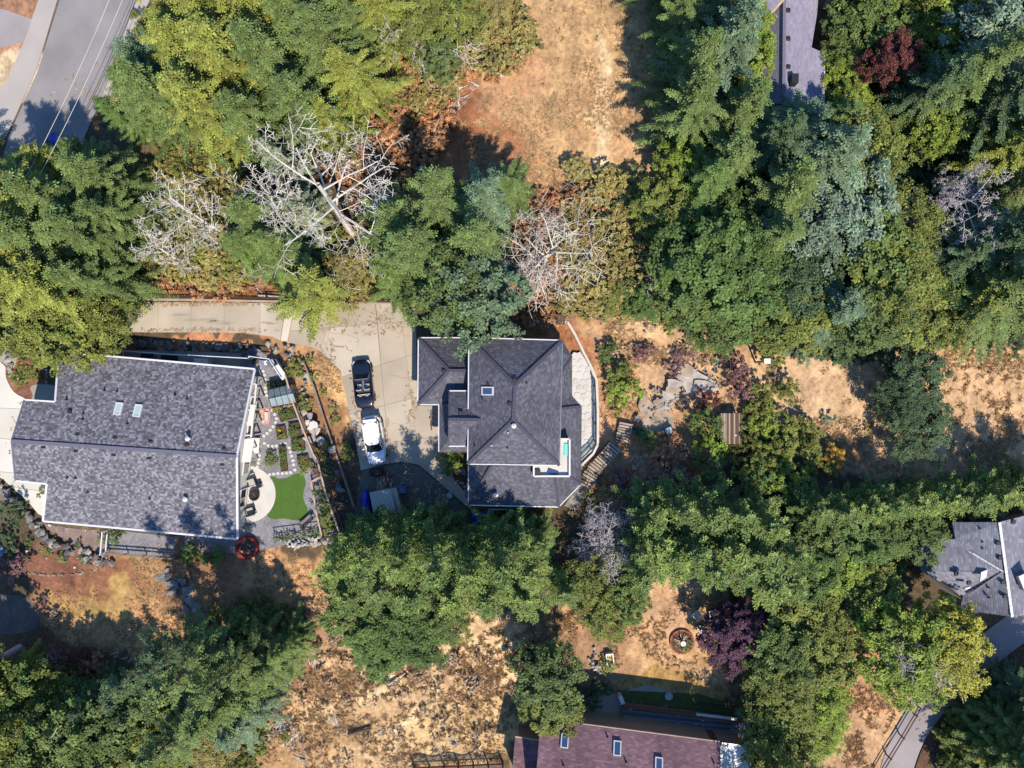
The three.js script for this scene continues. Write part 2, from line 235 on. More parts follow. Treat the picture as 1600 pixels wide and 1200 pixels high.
  for (let j = 0; j + 1 < zs.length; j++) for (let i = 0; i + 1 < xs.length; i++) { const a = j * xs.length + i, b = a + 1, c = a + xs.length, e = c + 1; idx.push(a, c, b, b, c, e); }
  const g = new THREE.BufferGeometry(); g.setAttribute('position', new THREE.Float32BufferAttribute(pos, 3)); g.setAttribute('uv', new THREE.Float32BufferAttribute(uv, 2)); g.setIndex(idx); g.computeVertexNormals();
  tag(mesh('ground', g, new THREE.MeshStandardMaterial({ map, roughness: 1, bumpMap: bump, bumpScale: 0.05 })), 'dry grass slope and woodland floor between the houses', null, null, 'structure');
}
function ground(name, pts, y, mat, label, y0 = -0.05) { return tag(mesh(name, slab(pts, y0, y), mat), label, null, null, 'structure'); }

// split a convex-ish outline by lines into separate panels with an open joint between them
function cutPoly(polys, a, b, gap) {
  const n = V(-(b.z - a.z), 0, b.x - a.x).normalize(), out = [];
  for (const poly of polys) for (const s of [1, -1]) {
    const res = []; const dist = (p) => s * ((p.x - a.x) * n.x + (p.z - a.z) * n.z) - gap / 2;
    for (let i = 0; i < poly.length; i++) { const p = poly[i], q = poly[(i + 1) % poly.length], dp = dist(p), dq = dist(q); if (dp >= 0) res.push(p); if ((dp >= 0) !== (dq >= 0)) res.push(p.clone().lerp(q, dp / (dp - dq))); }
    if (res.length > 2 && Math.abs(THREE.ShapeUtils.area(res.map((p) => new THREE.Vector2(p.x, p.z)))) > 0.15) out.push(res);
  }
  return out;
}
function paved(name, label, outline, cuts, mats, y, jointMat, gap = 0.035, seed = 1) {
  const root = tag(mesh(name, slab(outline, -0.06, y - 0.03), jointMat), label, null, null, 'structure');
  let polys = [outline]; for (const [a, b] of cuts) polys = cutPoly(polys, P(...a), P(...b), gap);
  const r = rng(seed); for (const p of polys) mesh('panel', slab(p, y - 0.028, y), mats[Math.floor(r() * mats.length)], root);
  return root;
}
const concA = [M.concrete, mottled([192, 181, 162], 0.12, 9, 3), mottled([204, 194, 177], 0.12, 7, 3), mottled([188, 177, 159], 0.12, 8, 3)];
// shared driveway: the lane along the fence, then the forecourt of the dark roofed house
paved('driveway', 'beige concrete lane running along the fence from the west', [...plan([[-60, 472], [200, 472], [447, 474], [438, 532], [426, 526], [380, 520], [200, 519], [-60, 519]])],
  [[[10, 400], [8, 560]], [[80, 400], [80, 560]], [[140, 400], [140, 560]], [[248, 400], [247, 560]], [[299, 400], [299, 560]], [[350, 400], [351, 560]], [[408, 400], [406, 560]]], concA, 0.06, M.joint, 0.025, 4);
ground('driveway_strip', plan([[448, 474], [461, 474], [449, 535], [439, 532]]), 0.064, M.concreteStrip, 'pale concrete strip laid across the driveway');
paved('forecourt', 'beige concrete forecourt between the two parked cars and the dark roofed house', plan([[462, 474], [650, 476], [652, 634], [688, 634], [688, 700], [697, 728], [712, 752], [736, 780], [736, 796], [724, 786], [700, 765], [674, 742], [654, 726], [630, 721], [600, 725], [564, 735], [556, 690], [545, 640], [537, 600], [533, 580], [516, 563], [500, 548], [480, 540], [450, 536]]),
  [[[583, 440], [600, 620]], [[600, 620], [612, 760]], [[500, 600], [660, 549]], [[535, 650], [700, 608]], [[500, 549], [517, 500]], [[640, 600], [660, 760]], [[536, 700], [700, 680]], [[540, 510], [660, 500]]], concA, 0.06, M.joint, 0.022, 8);
paved('front_driveway', 'pale concrete driveway in front of the grey roofed house', smooth([[-70, 560], [2, 566], [10, 590], [22, 612], [42, 624], [60, 640], [90, 740], [82, 772], [67, 806], [45, 784], [20, 762], [-2, 744], [-70, 700]], 3),
  [[[-80, 634], [60, 640]], [[-80, 678], [60, 690]], [[-80, 730], [60, 742]], [[20, 760], [80, 770]]], [M.concretePale, mottled([220, 218, 206], 0.06, 6, 3), mottled([230, 228, 218], 0.06, 6, 3)], 0.06, M.concreteGrey, 0.03, 2);
ground('side_path', smooth([[-70, 524], [-2, 524], [30, 528], [30, 552], [22, 575], [14, 590], [4, 566], [-70, 556]], 4), 0.03, M.concreteGrey, 'grey path beside the boulders at the top corner of the grey roofed house');
ground('entry_walk', smooth([[48, 604], [68, 600], [90, 606], [90, 632], [50, 632], [52, 618]], 4), 0.05, M.concreteGrey, 'curved grey walk in the roof notch of the grey roofed house');
ground('side_lawn', plan([[77, 545], [95, 545], [89, 602], [77, 602]]), 0.03, M.turfDark, 'narrow strip of turf along the west wall of the grey roofed house');
ground('gravel_yard', smooth([[376, 552], [420, 556], [432, 556], [450, 592], [470, 650], [490, 710], [512, 780], [528, 828], [500, 846], [450, 850], [400, 862], [340, 864], [300, 862], [250, 868], [180, 862], [180, 828], [360, 836], [374, 700]], 2), 0.03, M.gravel, 'blue grey gravel garden beside the grey roofed house');
ground('gravel_path', smooth([[-20, 755], [20, 778], [50, 806], [70, 818], [120, 826], [174, 832], [174, 862], [130, 856], [92, 838], [60, 816], [20, 790], [-20, 770]], 3), 0.028, M.gravelBrown, 'brown gravel strip above the boulder wall');
ground('service_court', plan([[160, 545], [400, 552], [404, 580], [160, 562]]), 0.026, M.concreteGrey, 'grey paved service strip behind the grey roofed house');
ground('gravel_court', smooth([[566, 738], [600, 729], [630, 724], [652, 729], [672, 744], [698, 768], [722, 790], [728, 830], [640, 850], [560, 830]], 3), 0.028, M.gravelDark, 'dark gravel court below the forecourt with pale stones');
ground('planting_bed', plan([[691, 704], [733, 704], [733, 776], [722, 764], [708, 744], [698, 724]]), 0.03, M.soil, 'planting bed of dark soil against the dark roofed house');
ground('artificial_lawn', smooth([[423, 744], [436, 748], [450, 746], [463, 740], [474, 743], [478, 754], [474, 770], [475, 782], [481, 796], [477, 808], [464, 813], [444, 810], [428, 811], [418, 804], [428, 786], [431, 770], [429, 756]], 5), 0.05, M.turf, 'green artificial lawn with a wavy edge beside the round patio');
{ // round white patio against the house
  const pts = []; for (let k = 0; k <= 40; k++) { const a = -Math.PI * 0.62 + k / 40 * Math.PI * 1.24; pts.push([384 + 47 * Math.cos(a), 772 + 45 * Math.sin(a)]); }
  ground('round_patio', plan([[371, 728], ...pts, [371, 816]]), 0.07, M.offwhite, 'white concrete patio with a round edge');
}
// roads
{
  ground('street', plan([[112, -60], [238, -60], [205, 20], [160, 150], [132, 216], [120, 330], [-20, 330], [14, 214], [60, 110]]), 0.05, M.asphalt, 'grey asphalt street crossing the top left corner');
  ground('street_apron', plan([[-60, 240], [10, 214], [58, 108], [108, -60], [82, -60], [54, 20], [38, 66], [10, 130], [-60, 190]]), 0.07, M.asphaltPale, 'pale concrete apron along the west side of the street');
  ground('street_shoulder', plan([[239, -60], [262, -60], [226, 20], [205, 60], [190, 120], [172, 150], [162, 148], [206, 20]]), 0.045, M.asphaltPale, 'pale shoulder on the east side of the street');
  ground('side_driveway', plan([[-60, 60], [-60, 12], [4, 14], [50, 30], [36, 66], [4, 74]]), 0.03, M.lane, 'dark side driveway at the far left edge');
  const c = smoothLine([[1372, 1290], [1398, 1210], [1420, 1150], [1456, 1096], [1506, 1050], [1556, 1006], [1610, 970], [1700, 930]], 8);
  ground('lane', ribbon(c, 2.9), 0.05, M.lane, 'grey asphalt lane curving up the lower right corner');
  const off = (s, d) => c.map((p, i) => { const t = c[Math.min(i + 1, c.length - 1)].clone().sub(c[Math.max(i - 1, 0)]).normalize(); return p.clone().add(V(-t.z * s, 0, t.x * s)); });
  ground('lane_bank', ribbon(off(1.95), 0.9), 0.16, M.soil, 'brown earth bank along the outer edge of the lane');
}
ground('house_path', plan([[882, 790], [905, 758], [926, 740], [934, 752], [916, 776], [900, 800]]), 0.03, M.concreteGrey, 'grey landing at the foot of the garden steps');
ground('rock_landing', smooth([[1003, 655], [1024, 640], [1048, 646], [1052, 664], [1040, 676], [1018, 676], [1004, 668]], 4), 0.05, M.rockTan, 'tan stone landing below the rock outcrop');
ground('lower_patio', plan([[900, 1100], [1010, 1070], [1170, 1112], [1190, 1150], [1160, 1180], [880, 1150]]), 0.03, M.concreteGrey, 'grey concrete terrace behind the brown roofed house');
ground('shade_lawn', plan([[965, 1078], [1090, 1084], [1148, 1100], [1146, 1124], [972, 1106]]), 0.045, M.turfDark, 'olive strip of grass beside the sunken deck');
ground('side_terrace', plan([[888, 1096], [950, 1080], [974, 1092], [970, 1150], [880, 1136]]), 0.05, M.concreteGrey, 'grey slab at the west end of the deck');
{ // hairline cracks and dark stains
  const root = new THREE.Group(); root.name = 'concrete_cracks'; scene.add(root); tag(root, 'hairline cracks and dark stains across the beige concrete', null, null, 'structure'); const r = rng(44);
  const crack = (pts) => { const l = smoothLine(pts, 6).map((p) => p.add(V((r() - 0.5) * 0.12, 0, (r() - 0.5) * 0.12))); mesh('crack', slab(ribbon(l, 0.022), 0.05, 0.0645), M.joint, root); };
  crack([[502, 512], [520, 520], [545, 524], [562, 530]]); crack([[575, 485], [590, 495], [606, 512], [628, 522], [642, 527]]); crack([[505, 558], [511, 535], [516, 514]]); crack([[548, 505], [556, 518], [560, 530], [558, 545]]); crack([[610, 585], [630, 590], [648, 588]]); crack([[612, 660], [630, 668], [640, 690]]); crack([[470, 500], [488, 514], [500, 530]]); crack([[545, 590], [556, 604], [552, 630]]);
  const stain = (x, y, a, b, t) => mesh('stain', slab(Array.from({ length: 14 }, (_, i) => { const q = i / 14 * 6.283, k = 0.75 + 0.5 * r(); const u = Math.cos(q) * a * k, w = Math.sin(q) * b * k; return P(x, y).add(V(u * Math.cos(t) - w * Math.sin(t), 0, u * Math.sin(t) + w * Math.cos(t))); }), 0.05, 0.0635), M.stain, root);
  stain(315, 500, 1.5, 0.16, 0); stain(345, 504, 1.3, 0.2, 0.05); stain(285, 492, 1.0, 0.14, 0); stain(577, 520, 0.5, 0.18, -0.3); stain(545, 500, 0.35, 0.1, 0.2); stain(573, 506, 0.5, 0.08, 0.4); stain(605, 660, 0.2, 0.5, 0.1); stain(608, 690, 0.16, 0.35, 0); stain(590, 620, 0.2, 0.15, 0); stain(420, 505, 0.8, 0.12, 0.1);
}
// ---------------------------------------------------------------- houses
// a sloping roof plate: outline in space (planar), shingles run along the eave; uv in metres
function roofPlate(pts, thick = 0.16) {
  const n = V(0, 0, 0); for (let i = 0; i < pts.length; i++) { const a = pts[i], b = pts[(i + 1) % pts.length]; n.x += (a.y - b.y) * (a.z + b.z); n.y += (a.z - b.z) * (a.x + b.x); n.z += (a.x - b.x) * (a.y + b.y); }
  if (n.y < 0) { n.negate(); pts = pts.slice().reverse(); } n.normalize();
  const e = V(-n.z, 0, n.x); if (e.lengthSq() < 1e-6) e.set(1, 0, 0); e.normalize(); const up = n.clone().cross(e).normalize(); if (up.y < 0) { up.negate(); e.negate(); }
  const f2 = pts.map((p) => new THREE.Vector2(p.dot(e), p.dot(up))); const f = THREE.ShapeUtils.triangulateShape(f2, []);
  const pos = [], uv = []; const put = (p, drop) => { pos.push(p.x, p.y - drop, p.z); uv.push(p.dot(e), p.dot(up)); };
  for (const [a, b, c] of f) { const w = pts[b].clone().sub(pts[a]).cross(pts[c].clone().sub(pts[a])).dot(n) > 0 ? [a, b, c] : [a, c, b]; for (const i of w) put(pts[i], 0); for (const i of w.slice().reverse()) put(pts[i], thick); }
  for (let i = 0; i < pts.length; i++) { const a = pts[i], b = pts[(i + 1) % pts.length]; put(a, thick); put(b, thick); put(b, 0); put(a, thick); put(b, 0); put(a, 0); }
  const g = new THREE.BufferGeometry(); g.setAttribute('position', new THREE.Float32BufferAttribute(pos, 3)); g.setAttribute('uv', new THREE.Float32BufferAttribute(uv, 2)); g.computeVertexNormals(); return g;
}
function planeOf(a, b, c) { const n = b.clone().sub(a).cross(c.clone().sub(a)).normalize(); if (n.y < 0) n.negate(); return { n, d: n.dot(a), at(x, z) { return (this.d - n.x * x - n.z * z) / n.y; } }; }
// the spot on a roof plane that the plan shows at x, y (seen from the survey height)
function onPlane(px, py, pl) { const o = V(0, CAM_H, 0), q = P(px, py, 0).sub(o); const t = (pl.d - pl.n.dot(o)) / pl.n.dot(q); return o.addScaledVector(q, t); }
function ridge(name, a, b, mat, parent, w = 0.34) { const m = new MB(); const d = b.clone().sub(a); const L = d.length(), n = Math.max(1, Math.round(L / 0.32)); d.normalize(); for (let i = 0; i < n; i++) { const p = a.clone().addScaledVector(d, i / n * L), q = a.clone().addScaledVector(d, (i + 0.96) / n * L); p.y += 0.05 + (i % 2) * 0.006; q.y += 0.035 + (i % 2) * 0.006; m.bar(p, q, w, 0.07); } return mesh(name, m.build(), mat, parent); }
function gutter(pts, mat, parent, w = 0.13, name = 'gutter') { const m = new MB(); for (let i = 0; i + 1 < pts.length; i++) { const a = pts[i].clone(), b = pts[i + 1].clone(); a.y -= 0.06; b.y -= 0.06; m.bar(a, b, w, 0.15); } return mesh(name, m.build(), mat, parent); }
function vent(kind, px, py, pl, parent) {
  const p = onPlane(px, py, pl); let g, mat;
  if (kind === 'pipe') { g = new THREE.CylinderGeometry(0.055, 0.09, 0.34, 8); mat = M.black; p.y += 0.12; }
  else if (kind === 'box') { g = new RoundedBoxGeometry(0.42, 0.24, 0.42, 2, 0.06); g.scale(0.8, 0.8, 0.8); mat = M.black; p.y += 0.08; }
  else if (kind === 'slot') { g = new THREE.BoxGeometry(0.34, 0.12, 0.16); mat = M.blackMatte; p.y += 0.05; }
  else { g = new THREE.CylinderGeometry(0.12, 0.12, 0.36, 10); mat = M.whiteMetal; p.y += 0.3; const s = mesh('roof_vent', g, mat, parent); s.position.copy(p); const c = mesh('vent_cap', new THREE.ConeGeometry(0.2, 0.12, 10), M.whiteMetal, s); c.position.y = 0.27; const st = mesh('vent_collar', new THREE.CylinderGeometry(0.15, 0.22, 0.3, 10), M.steel, s); st.position.y = -0.3; return s; }
  const m = mesh(kind === 'pipe' ? 'vent_pipe' : 'roof_vent', g, mat, parent); m.position.copy(p); return m;
}
function skylight(px, py, w, d, pl, parent, glass, turn = 0) {
  const g = new THREE.Group(); g.name = 'skylight'; parent.add(g); const p = onPlane(px, py, pl); g.position.copy(p); g.quaternion.setFromUnitVectors(V(0, 1, 0), pl.n); g.rotateY(turn);
  const f = new MB(); for (const s of [-1, 1]) { f.box(s * w / 2, 0.08, 0, 0.09, 0.2, d + 0.09); f.box(0, 0.08, s * d / 2, w - 0.09, 0.2, 0.09); } mesh('frame', f.build(), M.whiteMetal, g);
  const pn = mesh('pane', new THREE.BoxGeometry(w - 0.09, 0.03, d - 0.09), glass, g); pn.position.y = 0.13; return g;
}
// walls: outline pulled in under the eaves
function walls(name, outline, y0, y1, mat, parent) { return mesh(name, slab(outline, y0, y1), mat, parent); }
function wallWindow(parent, p, w, h, turn, glass = M.glassDark) { const g = new THREE.Group(); g.name = 'window'; g.position.copy(p); g.rotation.y = turn; parent.add(g); const f = new MB(); for (const s of [-1, 1]) { f.box(s * w / 2, 0, 0.02, 0.1, h + 0.1, 0.08); f.box(0, s * h / 2, 0.02, w - 0.1, 0.1, 0.08); } f.box(0, 0, 0.02, 0.06, h - 0.1, 0.06); mesh('frame', f.build(), M.white, g); const q = mesh('pane', new THREE.BoxGeometry(w - 0.08, h - 0.08, 0.05), glass, g); q.position.z = 0; return g; }

const roofs = {};
{ // ---- grey roofed house on the left
  const o = thing('gable_house', 'big white house under a mottled grey gable roof, left of the parked cars', 'house', P(220, 700));
  const rel = (p) => p; o.position.set(0, 0, 0);
  const he = 2.8, hr = 4.9;
  const A = P(92, 550, he), B = P(398, 577, he), RR = P(370, 713, hr); const N = planeOf(A, B, RR);
  const RL = onPlane(18, 689, N), E = onPlane(86, 628, N), F = onPlane(38, 625, N);
  const Cs = P(371, 842, he), S = planeOf(RL, RR, Cs); const D = onPlane(67, 814, S), G = onPlane(24, 751, S), Hh = onPlane(73, 756, S);
  mesh('roof_slope', roofPlate([A, B, RR, RL, F, E]), M.shingleGrey, o); mesh('roof_slope', roofPlate([RL, RR, Cs, D, Hh, G]), M.shingleGrey, o);
  ridge('ridge_cap', RL, RR, M.capGrey, o, 0.3);
  gutter([A, B], M.whiteMetal, o, 0.2); gutter([A, E, F], M.whiteMetal, o, 0.17); gutter([D, Cs], M.whiteMetal, o, 0.2); gutter([G, Hh, D], M.whiteMetal, o, 0.17);
  gutter([F, RL, G], M.capGrey, o, 0.14, 'barge_board'); gutter([B, RR, Cs], M.whiteMetal, o, 0.16, 'barge_board');
  const dn = (p, dx, dz) => V(p.x + dx, 0, p.z + dz);
  const wl = [dn(A, .5, .6), dn(B, -.45, .6), dn(Cs, -.45, -.6), dn(D, .5, -.6), dn(Hh, .5, -.6), dn(G, .6, -.5), dn(F, .6, .5), dn(E, .5, .55)];
  walls('wall', wl, 0, 2.5, M.siding, o);
  { // gable ends
    for (const [a, b, c, dx] of [[B, Cs, RR, -0.45], [F, G, RL, 0.6]]) { const q = [V(a.x + dx, 2.49, a.z + (b.z - a.z) * 0.04), V(b.x + dx, 2.49, b.z - (b.z - a.z) * 0.04), V(c.x + dx, c.y - 0.22, c.z)]; const m = new MB(), th = V(dx > 0 ? 0.2 : -0.2, 0, 0); const r = q.map((p) => p.clone().add(th)); m.tri(q[0], q[1], q[2]).tri(r[2], r[1], r[0]); for (let i = 0; i < 3; i++) { const j = (i + 1) % 3; m.quad(q[i], r[i], r[j], q[j]); } mesh('gable_wall', m.build(), M.siding, o); }
  }
  const east = Math.atan2(wl[2].z - wl[1].z, wl[2].x - wl[1].x);
  for (const t of [0.2, 0.38, 0.58, 0.8]) { const p = wl[1].clone().lerp(wl[2], t); p.y = 1.35; p.x += 0.04; wallWindow(o, p, 1.6, 1.3, -east + Math.PI); }
  // white frames and porch along the east wall
  const pr = new MB(); const z0 = P(0, 600).z, z1 = P(0, 716).z; const ex = (t) => P(THREE.MathUtils.lerp(398, 386, t), 0, 2).x; for (let i = 0; i < 7; i++) { const t = i / 6, z = THREE.MathUtils.lerp(z0, z1, t), x = ex(t); pr.box(x + 0.28, 1.1, z, 0.12, 2.2, 0.12); pr.box(x - 0.1, 2.22, z, 0.9, 0.1, 0.1); }
  pr.bar(V(ex(0) + 0.28, 2.33, z0), V(ex(1) + 0.28, 2.33, z1), 0.14, 0.12); mesh('porch_frame', pr.build(), M.white, o);
  mesh('porch_roof', slab([P(392, 632, 2.4), P(400, 632, 2.4), P(395, 665, 2.4), P(386, 665, 2.4)], 2.4, 2.48), M.white, o);
  mesh('porch_roof', slab([P(383, 686, 2.4), P(398, 684, 2.4), P(392, 722, 2.4), P(378, 722, 2.4)], 2.4, 2.48), M.white, o);
  for (const [x, y] of [[164, 610], [184, 611], [274, 617], [293, 623], [131, 646], [130, 655], [200, 662], [105, 624]]) vent('pipe', x, y, N, o); vent('box', 110, 643, N, o);
  for (const [x, y] of [[121, 679], [180, 684], [235, 690], [292, 695], [350, 701]]) vent('slot', x, y, N, o);
  for (const [x, y] of [[68, 699], [119, 705], [178, 711], [233, 716], [347, 726]]) vent('slot', x, y, S, o);
  vent('round', 297, 685, N, o); vent('round', 293, 779, S, o); for (const [x, y] of [[106, 746], [119, 747], [138, 769], [235, 779]]) vent('pipe', x, y, S, o);
  skylight(186, 639, 0.52, 0.98, N, o, M.glassSky, -0.09); skylight(216, 642, 0.52, 0.98, N, o, M.glassSky, -0.09);
  for (const s of [0, 1]) { const d = mesh('garage_door', new THREE.BoxGeometry(0.06, 2.2, 3.2), M.white, o); d.position.set(wl[6].x - 0.03, 1.1, wl[6].z + 2 + s * 3.7); }
}
{ // ---- dark hip roofed house in the middle
  const o = thing('hip_house', 'two storey house under dark hip roofs in the middle of the plot', 'house', V(0, 0, 0));
  const he = 5.6, hr = 7.9, hl = 3.0, hm = 4.7;
  const NW = P(733, 528, he), NE = P(879, 532, he), SE = P(874, 727, he), SW = P(731, 725, he), R1 = P(805, 601, hr), R2 = P(802, 657, hr);
  const faces = { n: [NW, NE, R1], e: [NE, SE, R2, R1], s: [SE, SW, R2], w: [SW, NW, R1, R2] };
  for (const k in faces) mesh('roof_slope', roofPlate(faces[k]), M.shingleDark, o);
  for (const [a, b] of [[NW, R1], [NE, R1], [SW, R2], [SE, R2], [R1, R2]]) ridge('ridge_cap', a, b, M.capDark, o, 0.28);
  gutter([NW, NE], M.whiteMetal, o); gutter([NE, SE], M.steel, o, 0.1); gutter([SE, SW], M.whiteMetal, o, 0.11); gutter([SW, P(732, 671, he)], M.whiteMetal, o); gutter([P(732, 640, he), NW], M.whiteMetal, o);
  const ins = (p, dx, dz) => V(p.x + dx, 0, p.z + dz);
  walls('wall', [ins(NW, .6, .6), ins(NE, -.6, .6), ins(SE, -.6, -.6), ins(SW, .6, -.6)], 0, he - 0.1, M.sidingGrey, o);
  const pl = { n: planeOf(NW, NE, R1), e: planeOf(NE, SE, R1), s: planeOf(SE, SW, R2), w: planeOf(SW, NW, R1) };
  // entry gable that meets the west slope
  const g1 = 4.9, gr = 5.95; const a0 = P(702, 611, g1), a1 = P(735, 611, g1), b0 = P(701, 697, g1), b1 = P(735, 697, g1), c0 = P(701, 655, gr), c1 = onPlane(752, 656, pl.w);
  const v0 = onPlane(733, 641, pl.w), v1 = onPlane(731, 670, pl.w); v0.y += 0.03; v1.y += 0.03;
  mesh('roof_slope', roofPlate([a0, a1, v0, c1, c0], 0.14), M.shingleDark, o); mesh('roof_slope', roofPlate([c0, c1, v1, b1, b0], 0.14), M.shingleDark, o); ridge('ridge_cap', c0, c1, M.capDark, o, 0.26);
  gutter([a0, P(731, 611, g1)], M.whiteMetal, o); gutter([b0, P(731, 697, g1)], M.whiteMetal, o); gutter([a0, c0, b0], M.capDark, o, 0.1, 'barge_board');
  walls('wall', [ins(a0, .35, .4), ins(a1, 0, .4), ins(b1, 0, -.4), ins(b0, .35, -.4)], 0, g1 - 0.12, M.sidingGrey, o);
  { const m = new MB(); const x0 = a0.x + 0.35, q = [V(x0, g1 - 0.12, a0.z + 0.4), V(x0, g1 - 0.12, b0.z - 0.4), V(x0, gr - 0.22, c0.z)], r = q.map((p) => V(p.x + 0.15, p.y, p.z)); m.tri(q[0], q[1], q[2]).tri(r[2], r[1], r[0]); mesh('gable_wall', m.build(), M.sidingGrey, o); }
  // garage hip roof
  const gl = 3.1, gh = 4.7; const p0 = P(654, 528, gl), p1 = P(735, 528, gl), p2 = P(653, 632, gl), p3 = P(735, 632, gl), q0 = P(702, 579, gh), q1 = P(742, 579, gh);
  mesh('roof_slope', roofPlate([p0, p1, q1, q0]), M.shingleDark, o); mesh('roof_slope', roofPlate([p0, q0, p2]), M.shingleDark, o); mesh('roof_slope', roofPlate([p2, q0, q1, p3]), M.shingleDark, o);
  for (const [a, b] of [[p0, q0], [p2, q0], [q0, q1]]) ridge('ridge_cap', a, b, M.capDark, o, 0.26);
  gutter([p1, p0], M.whiteMetal, o); gutter([p0, p2], M.whiteMetal, o); gutter([p2, P(686, 632, gl)], M.whiteMetal, o);
  walls('wall', [ins(p0, .55, .5), ins(p1, 0, .5), ins(p3, 0, -.5), ins(p2, .55, -.5)], 0, gl - 0.1, M.sidingGrey, o);
  const gd = mesh('garage_door', new THREE.BoxGeometry(0.06, 2.3, 4.8), M.white, o); gd.position.set(p0.x + 0.52, 1.15, (p0.z + p2.z) / 2);
  // low entry roof
  const e0 = P(686, 631, gl - 0.15), e1 = P(686, 706, gl - 0.15), e2 = P(735, 706, gl - 0.15), e3 = P(735, 686, 3.9), e4 = P(703, 686, 3.9), e5 = P(703, 631, 3.9);
  mesh('roof_slope', roofPlate([e0, e5, e4, e1]), M.shingleDark, o); mesh('roof_slope', roofPlate([e1, e4, e3, e2]), M.shingleDark, o); gutter([e0, e1], M.whiteMetal, o); gutter([e1, P(729, 706, gl - 0.15)], M.capDark, o, 0.1);
  walls('wall', [ins(e0, .5, 0), ins(e5, 1.2, 0), V(e4.x + 1.2, 0, e2.z - 0.5), ins(e1, .5, -.5)], 0, gl - 0.3, M.sidingTan, o);
  // low roof round the south and east
  const s0 = P(732, 789, hl), s1 = P(873, 792, hl), s2 = P(907, 757, hl), s3 = P(908, 635, hl), s4 = P(893, 619, hl), s5 = P(893, 556, hl), s6 = P(880, 534, hl), s7 = P(732, 716, hl);
  const t0 = P(768, 728, hm), t1 = P(866, 728, hm), t2 = P(866, 640, hm), t3 = P(866, 596, hm), t4 = P(866, 545, hm);
  for (const f of [[s0, s1, t1, t0], [s1, s2, t1], [s2, s3, t2, t1], [s3, s4, t2], [s4, s5, t3, t2], [s5, s6, t4, t3], [s7, s0, t0]]) mesh('roof_slope', roofPlate(f, 0.14), M.shingleDark, o);
  for (const [a, b] of [[s0, t0], [s1, t1], [s2, t1], [s3, t2], [s5, t3]]) ridge('ridge_cap', a, b, M.capDark, o, 0.22);
  gutter([s0, s1], M.whiteMetal, o, 0.12); gutter([s1, s2], M.whiteMetal, o, 0.1); gutter([s2, s3, s4, s5], M.capDark, o, 0.1); gutter([s7, s0], M.whiteMetal, o, 0.1);
  walls('wall', [ins(s7, .5, 0), ins(s0, .5, -.5), ins(s1, -.2, -.5), ins(s2, -.5, -.2), ins(s3, -.5, .3), ins(s5, -.5, .3), ins(t4, .2, 0)], 0, hl - 0.12, M.sidingGrey, o);
  // roof terrace let into the low roof
  { const y = 5.05, c = (x, z) => P(x, z, y); const ring = [c(834, 686), c(890, 686), c(890, 744), c(834, 744)];
    const fl = mesh('terrace_floor', slab(ring.map((p) => p.clone()), 2.6, y - 0.26), M.offwhite, o);
    const m = new MB(); for (let i = 0; i < 4; i++) { const a = ring[i].clone(), b = ring[(i + 1) % 4].clone(); if (i === 3) { a.z = c(0, 727).z; } if (i === 0) { a.x = c(872, 0).x; } if (i === 3) { const a2 = c(834, 744), b2 = c(834, 724); a2.y = b2.y = y - 0.1; m.bar(a2, b2, 0.14, 0.36); continue; } a.y = b.y = y - 0.1; m.bar(a, b, 0.14, 0.36); } mesh('parapet', m.build(), M.white, o);
    const gp = mesh('glass_screen', new THREE.BoxGeometry(0.34, 0.02, 1.0), M.paneTeal, o); gp.position.copy(c(885, 703)); gp.position.y = y - 0.16;
    const gq = mesh('glass_screen', new THREE.BoxGeometry(0.9, 0.02, 0.4), M.glassBlue, o); gq.position.copy(c(864, 738)); gq.position.y = y - 0.2; gq.rotation.y = -0.3;
    const h = mesh('terrace_hatch', new THREE.BoxGeometry(0.7, 0.34, 0.35), M.black, o); h.position.copy(c(838, 738)); h.position.y = y - 0.16; }
  skylight(763, 611, 1.02, 0.6, pl.w, o, M.glassBlue, Math.PI / 2 * 0 + 0); 
  for (const [x, y, k] of [[797, 631, 'box'], [804, 594, 'box']]) vent('box', x, y, k === 'box' && y < 600 ? pl.n : pl.w, o);
  vent('box', 694, 580, planeOf(p0, q0, p2), o); vent('box', 720, 645, planeOf(a0, a1, c0), o);
  vent('round', 803, 665, pl.s, o); for (const [x, y, q] of [[754, 624, 'w'], [823, 599, 'e'], [742, 697, 'w'], [793, 700, 's'], [763, 600, 'w']]) vent('pipe', x, y, pl[q], o);
  for (const [x, y] of [[794, 676], [768, 696]]) { const k = vent('pipe', x, y, pl.s, o); k.material = M.whiteMetal; } vent('round', 775, 772, planeOf(s0, s1, t1), o);
  for (const [x, y, tn_] of [[760, 793, 0], [820, 793, 0]]) { const p = P(x, y - 12, 0); p.y = 1.6; wallWindow(o, p, 1.6, 1.2, tn_); }
}
